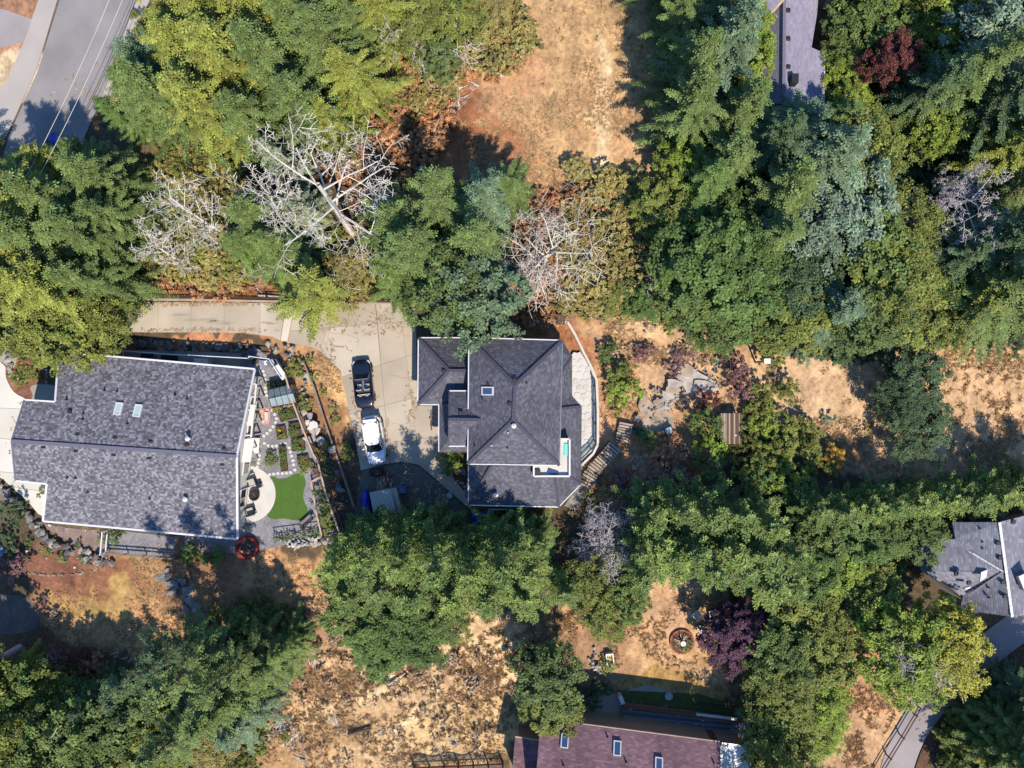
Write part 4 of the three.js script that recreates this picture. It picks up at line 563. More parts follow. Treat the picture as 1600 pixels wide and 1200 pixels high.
// ---------------------------------------------------------------- trees and shrubs of the site
const GROVES = `
# north woods
F 292 25 13 3.8 olive|olive fir at the top edge next to the street shoulder
F 345 50 14 4.6 olive|broad olive fir second from the street along the top edge
F 395 30 15 4.6 olive|olive fir at the top edge with a small dead limb showing
F 465 45 14 4.4 fir|mid green fir at the top edge above the dark gap in the north woods
F 535 30 13 4.2 fir|mid green fir at the top edge left of the dead brown conifer
F 305 105 13 4.0 olive|olive fir behind the street side fir, second row of the north woods
F 365 110 15 4.8 olive|largest olive fir in the middle of the north woods
F 440 110 14 4.4 fir|green fir in the middle of the north woods, left of the long dark gap
F 525 100 13 4.2 fir|green fir right of the long dark gap in the north woods
F 248 112 11 3.6 blue|blue green fir hanging over the street shoulder
F 232 155 10 3.4 fir|dark green fir at the edge of the street below the blue green one
F 265 165 13 4.2 fir|green fir in the third row of the north woods nearest the street
F 335 175 14 4.4 olive|olive fir above the tip of the big silver snag
F 395 190 12 3.8 fir|green fir behind the curved dead twig in the north woods
F 470 170 13 4.2 fir|dark green fir above the crown of the big silver snag
F 560 130 11 3.8 olive|olive fir at the right rim of the north woods beside the rusty slope
F 520 195 9 3.2 olive|small olive fir between the big silver snag and the rusty slope
F 600 30 10 3.6 olive|short yellow olive fir at the top edge right of the north woods
B 650 40 6 3.2 leafOlive|yellow olive bush like tree at the top edge left of the dry meadow
B 715 30 5 3.0 leafOlive|loose olive broadleaf tree at the top edge beside the dry meadow
B 690 95 5 1.9 fir|narrow deep green shrub tree in the middle of the rusty slope
B 760 25 4 2.4 dryolive|brownish olive shrub tree at the top edge over the pale grass
F 200 190 8 2.2 leaf|bright green young fir at the lower end of the street shoulder
# west woods
F 40 290 12 2.8 fir|fir at the left edge whose top shades the street
F 85 300 12 3.0 fir|fir second from the left edge at the foot of the street
F 125 272 11 2.8 olive|olive topped fir standing at the end of the street
F 170 250 10 3.0 fir|dark fir right of the street end
F 55 325 15 4.6 olive|broad olive fir at the left edge of the west woods
F 120 320 14 4.4 fir|green fir in the middle of the upper west woods
F 175 290 12 3.8 fir|dark fir at the right rim of the west woods beside the scrub
F 20 395 15 4.6 olive|olive fir cut by the left edge halfway down the west woods
F 85 390 14 4.6 fir|large green fir in the centre of the west woods
F 150 380 13 4.2 fir|green fir beside the olive scrub, right rim of the west woods
F 185 345 11 3.4 fir|narrow green fir leaning towards the scrub in the west woods
F 40 460 14 4.4 olive|olive fir at the left edge just above the boulder bed
F 105 455 13 4.2 olive|olive fir whose branches cover the west end of the lane
F 165 445 11 3.6 fir|green fir at the west end of the wire fence
B 60 515 8 3.4 leafOlive|bright olive tree hanging over the boulder bed
B 110 515 8 3.6 leafOlive|bright olive tree touching the top corner of the grey gable roof
B 150 500 7 3.2 leafOlive|bright olive tree over the beige lane beside the grey gable roof
B 15 505 7 3.0 leafOlive|bright olive tree at the left edge above the grey side path
# between the snags and the forecourt
F 440 255 9 2.4 pale|lichen grey conifer between the two silver snags
F 415 345 10 3.4 fir|green conifer right of the olive scrub
F 440 400 9 3.6 hedge|bright green conifer above the pale strip of the lane
F 385 395 7 2.6 hedge|small green conifer at the right end of the olive scrub
F 475 330 8 2.6 pale|grey green conifer under the big silver snag
F 470 385 7 2.4 dark|dark shaded conifer behind the fence left of the young fir
G 500 455 9 4.2 olive|light open fir drooping over the middle of the beige lane
B 545 420 4 2.2 dryolive|brown olive bush behind the fence between the two firs
F 615 355 12 4.0 fir|left fir of the big clump above the forecourt
F 660 420 14 4.4 fir|fir of the big clump whose branches reach the forecourt
F 695 325 13 4.2 fir|upper middle fir of the big clump above the dark roofed house
F 765 325 12 4.2 blue|blue green fir at the upper right of the big clump
F 745 385 13 4.0 fir|right fir of the big clump beside the white snag
F 625 440 10 3.4 hedge|bright green fir at the lower left of the big clump
B 695 455 11 4.2 fir|dark blue green tree with branches on the dark roof
B 745 460 11 4.0 blue|blue grey green tree behind the dark roofed house
F 790 300 9 3.0 fir|narrow fir at the right end of the big clump
# right of the white snag
B 1022 335 4 2.2 leafOlive|olive bush tree at the left foot of the east woods
B 1045 320 5 3.2 leafOlive|leafy olive tree above the big round maple
B 955 465 2.2 1.6 leafOlive|low olive tree along the fence right of the white snag
B 1003 472 2.8 2.0 leaf|low green tree along the fence below the brown bracken
B 900 265 1.8 1.2 dryolive|small olive bush at the bottom of the dry meadow
# east woods
F 1065 45 11 3.2 fir|fir at the top edge shading the dry meadow
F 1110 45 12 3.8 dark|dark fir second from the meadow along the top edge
F 1078 118 13 4.0 fir|fir with pale tips at the right rim of the dry meadow
F 1115 105 15 4.6 blue|blue green fir with a pale leader, left part of the east woods
B 1152 45 7 2.8 leafLime|yellow green tree left of the lilac roofed house
B 1172 98 7 2.5 leafLime|lime green tree covering the left eave of the lilac roof
F 1080 188 13 4.0 fir|broad fir overhanging the lower end of the dry meadow
F 1145 185 12 3.8 fir|fir in the middle of the left east woods
B 1075 248 7 2.4 leafLime|lime green tree between firs at the lower end of the meadow
F 1130 255 11 4.0 fir|green fir above the big round maple, left one
F 1105 300 10 3.8 leaf|bright green tree above the big round maple
F 1190 245 12 3.8 dark|dark fir left of the tall blue green firs
F 1225 205 10 4.0 blue|tall blue green fir just below the lilac roofed house
F 1295 205 9 3.4 fir|green fir below the right corner of the lilac roof
F 1270 265 15 4.6 blue|blue grey fir in the centre of the east woods
F 1205 320 13 4.2 fir|green fir left of the centre of the east woods
B 1345 240 10 3.8 leafOlive|olive crowned tree right of the tall blue green firs
B 1330 320 10 4.2 teal|pale blue green willow in the east woods
B 1265 345 10 4.0 teal|pale grey green tree with a dark hollow below it
F 1200 385 11 3.8 fir|green fir at the right shoulder of the big round maple
B 1120 420 9 5.0 leaf|big round green maple bulging over the tan slope
B 1165 390 9 4.4 leaf|green maple lobe behind the big round maple
B 1170 468 7 4.2 leaf|green broadleaf tree at the right foot of the big round maple
B 1075 460 6 3.4 hedge|green broadleaf tree at the left foot of the big round maple
B 1130 495 5 3.2 hedge|low green tree at the bottom rim of the big round maple
B 1235 430 8 3.6 dark|dark tree in the hollow of the east woods
B 1250 490 7 3.8 leafOlive|olive tree above the tan bank on the right
F 1300 480 9 3.6 blue|blue green fir whose branches hang over the tan bank
B 1345 500 8 3.6 fir|dense green tree at the edge of the right meadow
B 1370 400 9 4.4 hedge|long green tree running up the middle of the east woods
B 1400 350 9 3.8 leafOlive|yellow green tree left of the grey leafless tree
B 1395 440 9 4.2 leafOlive|olive domed tree at the edge of the dark shade
B 1420 480 7 4.0 leafOlive|olive domed tree above the round dark evergreens
F 1265 525 6 2.6 blue|small blue green fir pointing down the tan bank
B 1325 50 6 2.8 fir|dense olive green tree right of the lilac roof
B 1362 40 7 3.2 hedge|green tree at the top edge right of the lilac roofed house
B 1316 110 5 1.7 leafLime|bright green tree against the right wall of the lilac roofed house
B 1322 152 5 2.6 leafLime|lime green tree below the dark red maple
B 1388 98 9 2.4 maroon|dark red maple among the green trees at the top right
B 1430 55 7 2.6 leafOlive|olive tree above the dark red maple
B 1470 50 8 4.0 leafLime|yellow green tree near the top edge right of the dark red maple
B 1555 25 12 4.6 teal|pale teal broadleaf tree at the top edge in the right corner
B 1580 70 12 4.2 teal|pale teal broadleaf tree cut by the right edge near the top
F 1490 140 15 4.6 fir|tall fir leaning to the upper right below the yellow green tree
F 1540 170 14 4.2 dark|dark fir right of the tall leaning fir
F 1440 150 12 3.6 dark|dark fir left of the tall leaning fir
B 1448 212 7 2.4 leafLime|lime green tree in a band above the grey leafless tree
B 1500 190 7 2.6 hedge|green tree right end of the lime band
F 1590 190 14 4.0 fir|fir cut by the right edge under the teal trees
F 1565 250 13 3.8 olive|olive fir in the dark shade right of the grey leafless tree
F 1595 290 13 3.8 fir|fir cut by the right edge right of the grey leafless tree
B 1448 378 5 2.2 leafOlive|olive tree just below the grey leafless tree
B 1525 362 5 2.0 leafLime|yellow green tree at the lower right of the grey leafless tree
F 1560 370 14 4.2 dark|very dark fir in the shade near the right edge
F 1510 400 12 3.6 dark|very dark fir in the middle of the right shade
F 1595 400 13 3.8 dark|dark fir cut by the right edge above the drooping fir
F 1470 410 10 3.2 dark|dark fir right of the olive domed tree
B 1480 450 7 3.0 leaf|bright green tree in the shade above the drooping fir
F 1555 470 14 4.8 fir|drooping fir with pale twigs overhanging the right meadow
F 1515 480 11 3.6 olive|olive fir left of the drooping fir
F 1600 480 12 4.0 fir|fir cut by the right edge above the right meadow
B 1485 500 6 2.8 leafOlive|yellowish tree left of the drooping fir near the meadow
# middle and right meadow
B 1425 590 6 3.0 dark|upper dark evergreen of the round clump in the right meadow
B 1412 625 6 2.6 dark|left dark evergreen of the round clump in the right meadow
B 1440 668 5 3.0 dark|lower dark evergreen of the round clump in the right meadow
S 1150 575 2.6 1.5 mauve|dark red brown shrub at the edge of the rock slope
S 1158 606 2.4 1.3 mauve|brownish shrub just below the dark red brown one
S 1205 560 2.6 1.2 leafOlive|olive shrub beside the slim garden post
S 1188 612 2.6 1.3 leafOlive|olive shrub above the wooden platform
S 1228 608 2.4 1.3 leafOlive|olive shrub at the left end of the right meadow
S 1104 625 2 1.3 maroon|wine red shrub above the green bush row
S 1100 655 3.4 1.6 hedge|green bush left of the wooden platform, upper one
S 1110 690 3.4 1.7 leafLime|light green bush left of the wooden platform, middle one
S 1105 725 3.2 1.6 leaf|green bush left of the wooden platform, lower one
S 1178 645 1.6 0.8 red|small red shrub at the upper right corner of the wooden platform
S 1195 660 2.6 1.5 leafLime|yellow green shrub right of the wooden platform
S 1215 700 3 1.9 leafOlive|olive shrub right of the lower end of the wooden platform
S 1160 738 1.6 0.9 red|small red shrub below the wooden platform
S 1185 740 3 1.8 leaf|green shrub below right of the wooden platform
S 1225 745 3 1.9 leafLime|light green shrub above the end of the cypress row
S 1265 680 2.6 1.6 leafOlive|olive shrub in the right meadow, upper one
S 1260 700 2 1.3 leafOlive|small olive shrub below the upper meadow shrub
S 1298 715 2.4 1.4 gold|yellow tinged shrub at the end of the long cypress shadow
S 1275 725 2.4 1.4 leafOlive|olive shrub beside the yellow tinged one
U 1298 655 1.2 0.7 teal|small grey green tuft alone in the right meadow
U 1352 672 0.9 0.7 dryolive|small dry tuft in the grass right of the meadow shrubs
S 964 588 2.2 1.6 leafOlive|upper half of the tall olive shrub beside the white rail
S 974 610 2.2 1.6 leafLime|lime half of the tall olive shrub beside the white rail
S 966 632 1.6 1.0 leafOlive|lower end of the tall olive shrub beside the white rail
S 948 550 1.6 1.1 leaf|small green shrub above the tall olive shrub
S 1006 552 1.2 1.0 mauve|dark spiky tuft on the dry slope
S 1012 686 1.3 1.1 leaf|green shrub beside the upper stone steps
S 1000 676 0.9 0.7 dark|dark green shrub touching the upper stone steps
S 1045 692 1.3 1.2 rust|rusty shrub below the small white table
S 1030 718 1.3 1.4 rust|rusty brown shrub above the shaded hollow
S 1072 706 1.2 0.9 brown|brown shrub right of the small white table
S 965 748 1.1 1.4 mauve|mauve brown shrub beside the lower stone steps
S 952 772 1.1 1.5 rust|rusty shrub at the lower end of the stone steps
S 985 790 1.2 1.6 brown|low brown shrub above the leafless pink grey shrub
S 935 785 1.0 1.5 dryolive|yellow brown shrub next to the corner of the dark roof
S 1055 575 0.9 1.1 mauve|flat mauve shrub on the rock slope above the outcrop
S 1070 555 0.9 1.1 mauve|flat mauve shrub upper one near the tan bank
S 1070 628 1.0 0.7 brown|brown shrub between the outcrop and the wine red shrub
S 1045 508 1.2 0.9 leafOlive|olive shrub under the big round maple
S 1085 525 1.6 1.4 leaf|green shrub under the right rim of the big round maple
# shrubs by the houses
S 703 712 1.8 1.2 leafLime|yellow green shrub in the bed beside the entry
S 718 716 1.8 1.2 leafOlive|olive shrub in the bed against the dark roofed house
S 708 728 1.4 0.9 leaf|lower green shrub in the bed along the curved concrete
U 487 562 0.9 0.55 lime|round green bush in the dry bed nearest the lane
U 492 590 0.9 0.55 lime|round green bush second from the lane in the dry bed
U 505 611 0.9 0.5 olive|round olive bush third from the lane in the dry bed
U 519 638 0.9 0.55 olive|round olive bush in the dry bed opposite the black car
U 522 658 0.9 0.6 lime|round green bush in the dry bed opposite the white car
S 544 705 1.2 0.8 lime|bright green bush in the shade below the dry bed
S 460 575 1.4 1.0 leafOlive|olive shrub on the boulder slope above the greenhouse
S 476 632 1.0 0.8 leafOlive|olive shrub on the boulder slope beside the greenhouse
S 505 705 1.2 0.9 dryolive|dry shrub on the boulder slope near the shade edge
S 510 735 1.2 0.9 dark|dark shrub on the shaded boulder slope
S 503 770 1.3 0.9 dark|dark shrub in the narrow bed inside the garden fence
S 510 800 1.3 0.9 leafOlive|olive shrub in the narrow bed inside the garden fence
S 515 820 1.0 0.8 leafOlive|olive shrub at the lower end of the narrow bed
S 30 545 1.4 1.0 leafOlive|olive shrub among the boulders at the top left corner of the house
S 44 560 1.2 0.9 rust|rusty shrub in the boulder bed
S 62 565 1.2 0.8 lime|bright green spiky shrub in the boulder bed
S 30 590 1.2 1.0 leafOlive|olive shrub around the white pot
S 52 585 1.0 0.8 leafOlive|olive shrub right of the white pot
U 65 770 0.9 0.6 olive|dark round bush at the front wall of the grey gable house
U 31 789 0.6 0.45 dryolive|small dry bush on the brown gravel strip
U 124 849 0.7 0.45 leaf|small round bush alone on the gravel below the roof edge
U 159 844 0.7 0.5 olive|dark round bush near the gate post
U 46 844 0.8 0.55 leaf|green tuft below the boulder wall, left one
U 73 858 0.9 0.7 lime|bright green tuft below the boulder wall, second one
U 100 873 0.9 0.7 lime|bright green tuft below the boulder wall, middle one
U 133 875 0.8 0.6 leaf|green tuft below the boulder wall near its end
U 88 846 0.7 0.5 leafOlive|olive tuft on top of the boulder wall
S 183 838 1.6 0.8 leaf|green bush behind the gate post under the roof edge
S 300 862 1.8 1.0 leaf|green shrub beside the brown gate under the roof edge
S 335 872 1.6 1.1 lime|green shrub below the lower right corner of the grey roof
S 290 872 1.2 0.8 lime|small bright shrub below the brown gate
# south hedge
H 560 835 8 2.3 hedge|cypress at the upper left end of the south clump beside the shed
H 600 832 8 2.3 hedge|cypress in the front rank right of the shed
H 640 835 8.5 2.4 hedge|cypress in the front rank, third from the shed
H 685 835 8.5 2.4 hedge|cypress in the front rank under the gravel court
H 730 850 8 2.2 hedge|cypress in the front rank below the blue tarp
H 770 840 7.5 2.2 hedge|cypress in the front rank right of the blue tarp
H 815 835 7.5 2.2 hedge|cypress in the front rank under the dark roof edge
H 845 842 7 2.0 hedge|cypress in the front rank next to the leafless shrub
H 545 870 12.5 2.4 lime|lime cypress at the left rim of the south clump
H 590 860 12.5 2.6 hedge|cypress in the second rank, left
H 640 865 12.5 2.6 lime|lime topped cypress in the second rank
H 690 865 12.5 2.6 hedge|cypress in the middle of the second rank
H 740 875 12.5 2.6 lime|lime cypress in the second rank below the tarp
H 790 870 12.5 2.6 hedge|cypress in the second rank right of the middle
H 830 885 8 2.4 lime|lime cypress at the right end of the second rank
H 880 915 7 2.0 hedge|cypress below the leafless shrub
H 550 920 7 2.4 hedge|cypress at the left end of the third rank
H 600 915 8.5 2.6 fir|dark cypress in the third rank with a deep gap below it
H 655 920 8.5 2.6 hedge|cypress in the middle of the third rank
H 710 925 8 2.6 lime|lime cypress in the third rank
H 765 925 8 2.4 hedge|cypress in the third rank, right of the middle
H 820 925 7.5 2.4 lime|lime cypress at the right end of the third rank
B 560 965 6 3.0 hedge|green tree at the lower left of the south clump
B 610 985 6 3.4 leaf|green tree hanging over the straw slope below the south clump
B 660 985 6 3.2 leaf|green tree at the bottom rim of the south clump
B 590 1020 4.5 2.4 leaf|lowest green tree of the south clump on the straw slope
B 690 960 6 2.8 hedge|green tree at the lower right of the south clump
# middle hedge
H 1010 800 9 2.6 hedge|cypress at the upper left of the middle clump next to the shaded hollow
H 1050 785 9 2.6 hedge|cypress at the top of the middle clump
H 1095 795 9 2.6 hedge|cypress at the top right of the middle clump
H 1140 800 9 2.6 hedge|cypress in the upper rank below the wooden platform
H 1185 810 9 2.6 lime|lime cypress in the upper rank right of the platform
H 995 858 8 2.4 hedge|cypress right of the leafless pink grey shrub
H 1020 850 9.5 2.8 lime|lime cypress in the centre left of the middle clump
H 1070 845 9.5 2.8 hedge|cypress in the centre of the middle clump
H 1120 850 9.5 2.8 lime|lime cypress in the centre right of the middle clump
H 1170 855 9.5 2.8 hedge|cypress at the right of the middle clump
H 1215 850 8.5 2.4 hedge|cypress at the right rim of the middle clump
H 992 882 8.5 2.4 hedge|cypress in the lower rank above the round lawn
H 1040 868 9 2.4 lime|lime cypress in the lower rank pointing at the tan lawn
H 1095 878 9 2.4 hedge|cypress in the lower rank over the white chairs
H 1140 882 9 2.4 hedge|cypress in the lower rank above the purple tree
H 1185 900 9 2.5 lime|lime cypress in the lower rank right of the purple tree
H 1215 900 8 2.4 hedge|cypress at the lower right of the middle clump
B 930 920 6 3.0 leafOlive|dark olive tree at the left foot of the middle clump
B 945 958 5.5 2.4 leafOlive|olive glossy tree at the upper left rim of the tan lawn
B 980 930 6 2.4 hedge|green tree at the top of the tan lawn
# long cypress row
H 1262 795 7 2.2 hedge|first cypress of the long row, at the left end
H 1300 795 7 2.2 hedge|second cypress from the left end of the long row
H 1338 790 7 2.2 lime|third cypress from the left end of the long row
H 1376 785 7 2.2 hedge|fourth cypress from the left end of the long row
H 1414 782 7 2.2 lime|cypress in the middle of the long row
H 1452 778 7 2.2 lime|cypress of the long row straight above the corner of the pale grey roof
H 1490 776 7 2.2 hedge|third cypress from the right end of the long row
H 1530 770 7 2.2 lime|second cypress from the right end of the long row
H 1572 764 7 2.2 lime|last cypress of the long row at the right edge
H 1610 758 7 2.2 lime|cypress just past the right edge of the long row
B 1285 835 6 2.8 hedge|green tree below the left end of the long row
B 1335 845 6 2.8 leaf|green tree below the third cypress of the long row
B 1375 835 5.5 2.6 hedge|green tree left of the one leaning on the pale grey roof
B 1438 836 5.5 2.7 hedge|bushy green tree covering the corner of the pale grey roof
B 1300 885 6 3.0 leafLime|lime tree in the gap left of the yellow maple
B 1350 890 5 2.6 leafOlive|olive tree above the yellow maple
B 1260 880 6 3.0 leaf|green tree at the right flank of the middle clump
# lower right
B 1240 960 6 3.2 leafOlive|olive tree below the right end of the middle clump
B 1290 975 6 3.0 leafOlive|olive tree left of the tan path, upper one
B 1225 1015 7 3.2 hedge|green tree along the garden edge right of the purple tree
B 1280 1030 7 3.4 leafOlive|olive tree with a dark hollow, left of the tan path
B 1225 1075 7 3.2 leafOlive|dark olive tree right of the sunken deck
B 1275 1090 6.5 2.8 leafLime|yellow olive tree left of the tan path
B 1240 1125 6 3.2 leafOlive|olive tree right of the white flat roof
B 1275 1142 5.5 2.6 leafLime|yellow green tree at the lower end of the tan path
B 1205 1165 6 2.8 leafOlive|olive tree at the bottom edge right of the white flat roof
B 1195 1110 5 2.2 hedge|narrow green tree against the deck railing
B 1190 1040 5 2.0 hedge|narrow green tree beside the purple tree
B 1412 1005 9 3.8 leafLime|left half of the big yellow green maple by the lane
B 1468 985 9 3.0 yellow|upper right lobe of the big yellow maple by the lane
B 1470 1018 9 3.2 yellow|bright yellow maple lobe overhanging the lane
B 1418 1045 8 3.0 leafLime|lower lime lobe of the big maple by the lane
B 1365 935 6 3.0 leafOlive|olive tree above the big yellow maple
B 1340 1000 3 1.3 mauve|brown leaved tree between the tan path and the big maple
F 1590 1085 10 3.0 dark|dark fir in the lower right corner above the lane bank
F 1560 1125 9 2.8 fir|fir just outside the lane curve
F 1605 1140 10 3.4 fir|fir cut by the right edge in the lower corner
F 1555 1165 10 3.2 hedge|bright tipped fir in the lower right corner
F 1530 1175 7 2.2 olive|olive fir beside the lane at the bottom edge
F 1600 1180 12 3.8 hedge|fir in the extreme lower right corner
B 1490 1200 3 1.5 leafOlive|olive bush tree at the bottom edge beside the lane
B 1146 992 5.2 2.8 purple|deep purple plum tree on the tan lawn
B 1172 972 5 1.9 purple|purple branch lobe of the plum tree nearest the hedge
B 850 1055 8 3.2 fir|dark round tree on the slope left of the brown roof
B 860 1095 7 2.8 leafOlive|olive lower lobe of the round tree by the brown roof
B 838 1030 6 1.8 maroon|reddish dark top of the round tree by the brown roof
S 925 1090 1.6 1.2 dark|dark shrub in the shade beside the grey slab
S 940 1075 1.4 1.0 dark|dark shrub above the grey slab
S 950 1040 1.0 0.8 leafOlive|small shrub below the white tub
# lower left woods
F 12 1060 8 2.6 olive|olive tree at the left edge above the lower left woods
B 15 1085 7 3.2 leaf|green broadleaf tree at the left edge of the lower left woods
B 55 1110 7 3.4 leafOlive|olive broadleaf tree in the lower left woods
B 25 1150 9 3.8 leafOlive|olive tree at the left edge near the bottom corner
B 100 1150 9 4.0 hedge|green broadleaf tree at the bottom of the lower left woods
B 108 1110 6 2.8 leaf|green tree beside the orange gap in the lower left woods
B 165 1090 6 2.6 dark|dark tree with pale stems right of the orange gap
B 185 1120 8 3.4 fir|green tree in the centre of the lower left woods
B 155 1180 8 3.6 hedge|green tree at the bottom edge of the lower left woods
B 215 1170 7 3.2 leafOlive|olive tree at the bottom edge by the dark stump
G 262 1020 17 2.8 dark|slim dark fir with its shadow on the tan grass
F 160 1080 8 1.8 dark|slim dark fir above the reddish shrubs
G 325 1022 18 3.2 fir|fir at the upper left of the lower fir clump
G 385 1022 18.5 2.8 fir|fir at the top of the lower fir clump
F 375 1060 12 3.4 hedge|bright fir at the upper right of the lower fir clump
F 428 1035 9 3.0 fir|fir at the right rim of the lower fir clump
F 370 1090 15 3.8 hedge|fir in the centre of the lower fir clump
F 305 1120 14 3.6 fir|fir at the lower left of the lower fir clump
F 385 1110 10 3.4 blue|blue green fir at the bottom of the lower fir clump
F 452 1002 8 2.2 hedge|small bright fir at the right end of the lower fir clump
B 320 1160 4 2.6 dryolive|olive bush below the lower fir clump
B 270 1170 5 2.6 leafOlive|olive tree at the bottom edge below the lower fir clump
B 398 985 6 2.0 leaf|green tree in the shade above the lower fir clump
S 130 1040 1.8 1.6 maroon|reddish shrub in the lower left grass, upper one
S 110 1055 1.6 1.5 red|red leaved shrub in the lower left grass
S 90 1040 1.6 1.4 mauve|brown red shrub left of the red leaved one
S 150 1040 1.6 1.4 rust|rusty shrub right of the red leaved one
S 66 945 1.0 0.9 mauve|pale brown shrub at the rim of the stony patch
S 84 965 0.9 0.8 brown|brown shrub right of the stony patch
S 20 800 2.2 1.3 dark|dark shrub at the left edge above the boulder wall
S 10 848 1.8 1.2 dark|dark shrub at the left edge below the boulder wall
S 20 890 2.2 1.6 mauve|dark red shrub at the left edge near the stone ring
`;
for (const line of GROVES.split('\n')) { if (!line || line[0] === '#') continue; const [a, label] = line.split('|'); const [k, x, y, h, r, m] = a.split(' '); tree(k, +x, +y, +h, +r, m, label); }
// woods that go on just outside the picture
{
  const r = rng(90); const ring = [['F', -60, 260, 'fir'], ['F', -70, 360, 'olive'], ['F', -60, 460, 'fir'], ['F', 300, -50, 'olive'], ['F', 420, -60, 'fir'], ['F', 530, -55, 'fir'], ['F', 1060, -60, 'fir'], ['F', 1140, -60, 'dark'], ['B', 1350, -60, 'leaf'], ['B', 1460, -60, 'leafOlive'], ['F', 1670, 60, 'fir'], ['F', 1680, 200, 'dark'], ['F', 1675, 330, 'fir'], ['F', 1670, 460, 'fir'], ['H', 1650, 755, 'lime'], ['F', 1670, 1130, 'dark'], ['F', 1600, 1270, 'fir'], ['B', -60, 1060, 'leafOlive'], ['B', -50, 1170, 'hedge'], ['B', 80, 1260, 'leaf'], ['F', 220, 1270, 'fir'], ['B', 1230, 1260, 'leafOlive']];
  ring.forEach(([k, x, y, m]) => tree(k, x, y, k === 'H' ? 7 : 11, k === 'H' ? 2.2 : 4, m, 'tree standing just outside the picture in the surrounding woods', 'trees around the picture'));
}
// ---- leafless trees
function lean(t, turn, dirx, dirz, a) { const ax = V(dirz, 0, -dirx).normalize(); t.quaternion.setFromAxisAngle(ax, a).multiply(new THREE.Quaternion().setFromAxisAngle(V(0, 1, 0), turn)); }
lean(snag(201, P(556, 372), { H: 17, spread: 1.05, levels: 5, trunkR: 0.32, kids: 3, first: 0.4, ratio: 0.6, bendy: 0.3 }, M.barkPale, 'big silver snag with a thick trunk and bare boughs spreading over the rusty slope'), 0.4, -0.7, -0.3, 0.13);
lean(snag(202, P(468, 352), { H: 13, spread: 0.6, levels: 4, trunkR: 0.22, kids: 3, first: 0.4, ratio: 0.55 }, M.barkPale, 'smaller silver snag beside the lichen grey conifer'), 1.4, -0.3, -0.3, 0.05);
lean(snag(203, P(815, 415), { H: 10, spread: 1.2, levels: 4, trunkR: 0.27, kids: 4, first: 0.2, ratio: 0.72, bendy: 0.5 }, M.barkPale, 'white bare snag with twisted boughs above the rust brown bracken'), 0.8, 0.5, -0.15, 0.32);
lean(snag(204, P(385, 385), { H: 14, spread: 0.75, levels: 3, trunkR: 0.15, kids: 6, first: 0.22, ratio: 0.42, bendy: 0.22 }, M.barkPale, 'slender pale dead tree leaning across the olive scrub, upper one'), 2.2, -0.8, -0.4, 0.3);
lean(snag(205, P(312, 420), { H: 8, spread: 0.7, levels: 3, trunkR: 0.11, kids: 6, first: 0.2, ratio: 0.46 }, M.barkPale, 'small pale dead tree leaning across the olive scrub, lower one'), 3.0, -0.8, 0.0, 0.35);
lean(snag(206, P(1415, 340), { H: 12, spread: 1.0, levels: 5, trunkR: 0.2, kids: 4, first: 0.35, ratio: 0.56 }, M.barkGrey, 'grey leafless tree with fine twigs in the east woods'), 0.2, 0.4, 0, 0.1);
lean(snag(207, P(924, 826), { H: 6.5, spread: 1.2, levels: 5, trunkR: 0.1, kids: 4, first: 0.1, ratio: 0.66 }, M.barkGrey, 'leafless pink grey shrub tree between the south hedge and the middle hedge'), 1.0, 0.2, 0.3, 0.15);
lean(snag(208, P(1352, 948), { H: 9.6, spread: 0.9, levels: 4, trunkR: 0.16, kids: 3, first: 0.35, ratio: 0.62 }, M.barkGrey, 'bare grey boughs rising through the left of the big yellow maple'), 0.6, 0, 0.2, 0.05);
lean(snag(209, P(1388, 962), { H: 9.6, spread: 0.8, levels: 4, trunkR: 0.14, kids: 3, first: 0.4, ratio: 0.62 }, M.barkGrey, 'bare grey boughs in the middle of the big yellow maple'), 1.9, 0.2, 0.2, 0.08);
lean(snag(210, P(628, 95), { H: 9, spread: 0.9, levels: 3, trunkR: 0.12, kids: 4, first: 0.2, ratio: 0.4 }, M.barkGrey, 'dead brown conifer pole on the rusty slope near the top edge'), 0.9, -0.1, -0.3, 0.12);
lean(snag(211, P(1382, 510), { H: 5, spread: 1.0, levels: 4, trunkR: 0.1, kids: 3, first: 0.3 }, M.barkGrey, 'small grey dead branches above the edge of the right meadow'), 0.9, 0.2, -0.2, 0.2);
lean(snag(212, P(1025, 450), { H: 4, spread: 1.1, levels: 3, trunkR: 0.08, kids: 3, first: 0.2 }, M.barkGrey, 'small grey dead bush left of the big round maple'), 0.5, 0.1, -0.2, 0.2);
lean(snag(213, P(715, 110), { H: 5, spread: 1.0, levels: 4, trunkR: 0.09, kids: 3, first: 0.2 }, M.barkPale, 'pale lichen covered dead bush at the left rim of the dry meadow'), 2.5, -0.2, -0.2, 0.2);
lean(snag(214, P(660, 100), { H: 5, spread: 1.0, levels: 4, trunkR: 0.08, kids: 3, first: 0.2 }, M.barkPale, 'pale lichen covered dead bush left of the deep green shrub tree'), 0.5, 0.2, -0.2, 0.2);
lean(snag(215, P(1130, 1032), { H: 2.4, spread: 1.2, levels: 3, trunkR: 0.05, kids: 3, first: 0.1 }, M.woodDark, 'bare twiggy branch below the purple plum tree'), 0.5, 0.3, 0.4, 0.4);
lean(snag(216, P(225, 1160), { H: 9, spread: 0.9, levels: 4, trunkR: 0.1, kids: 3, first: 0.3 }, M.barkPale, 'pale bare stems among the lower left woods'), 0.1, -0.2, -0.2, 0.1);
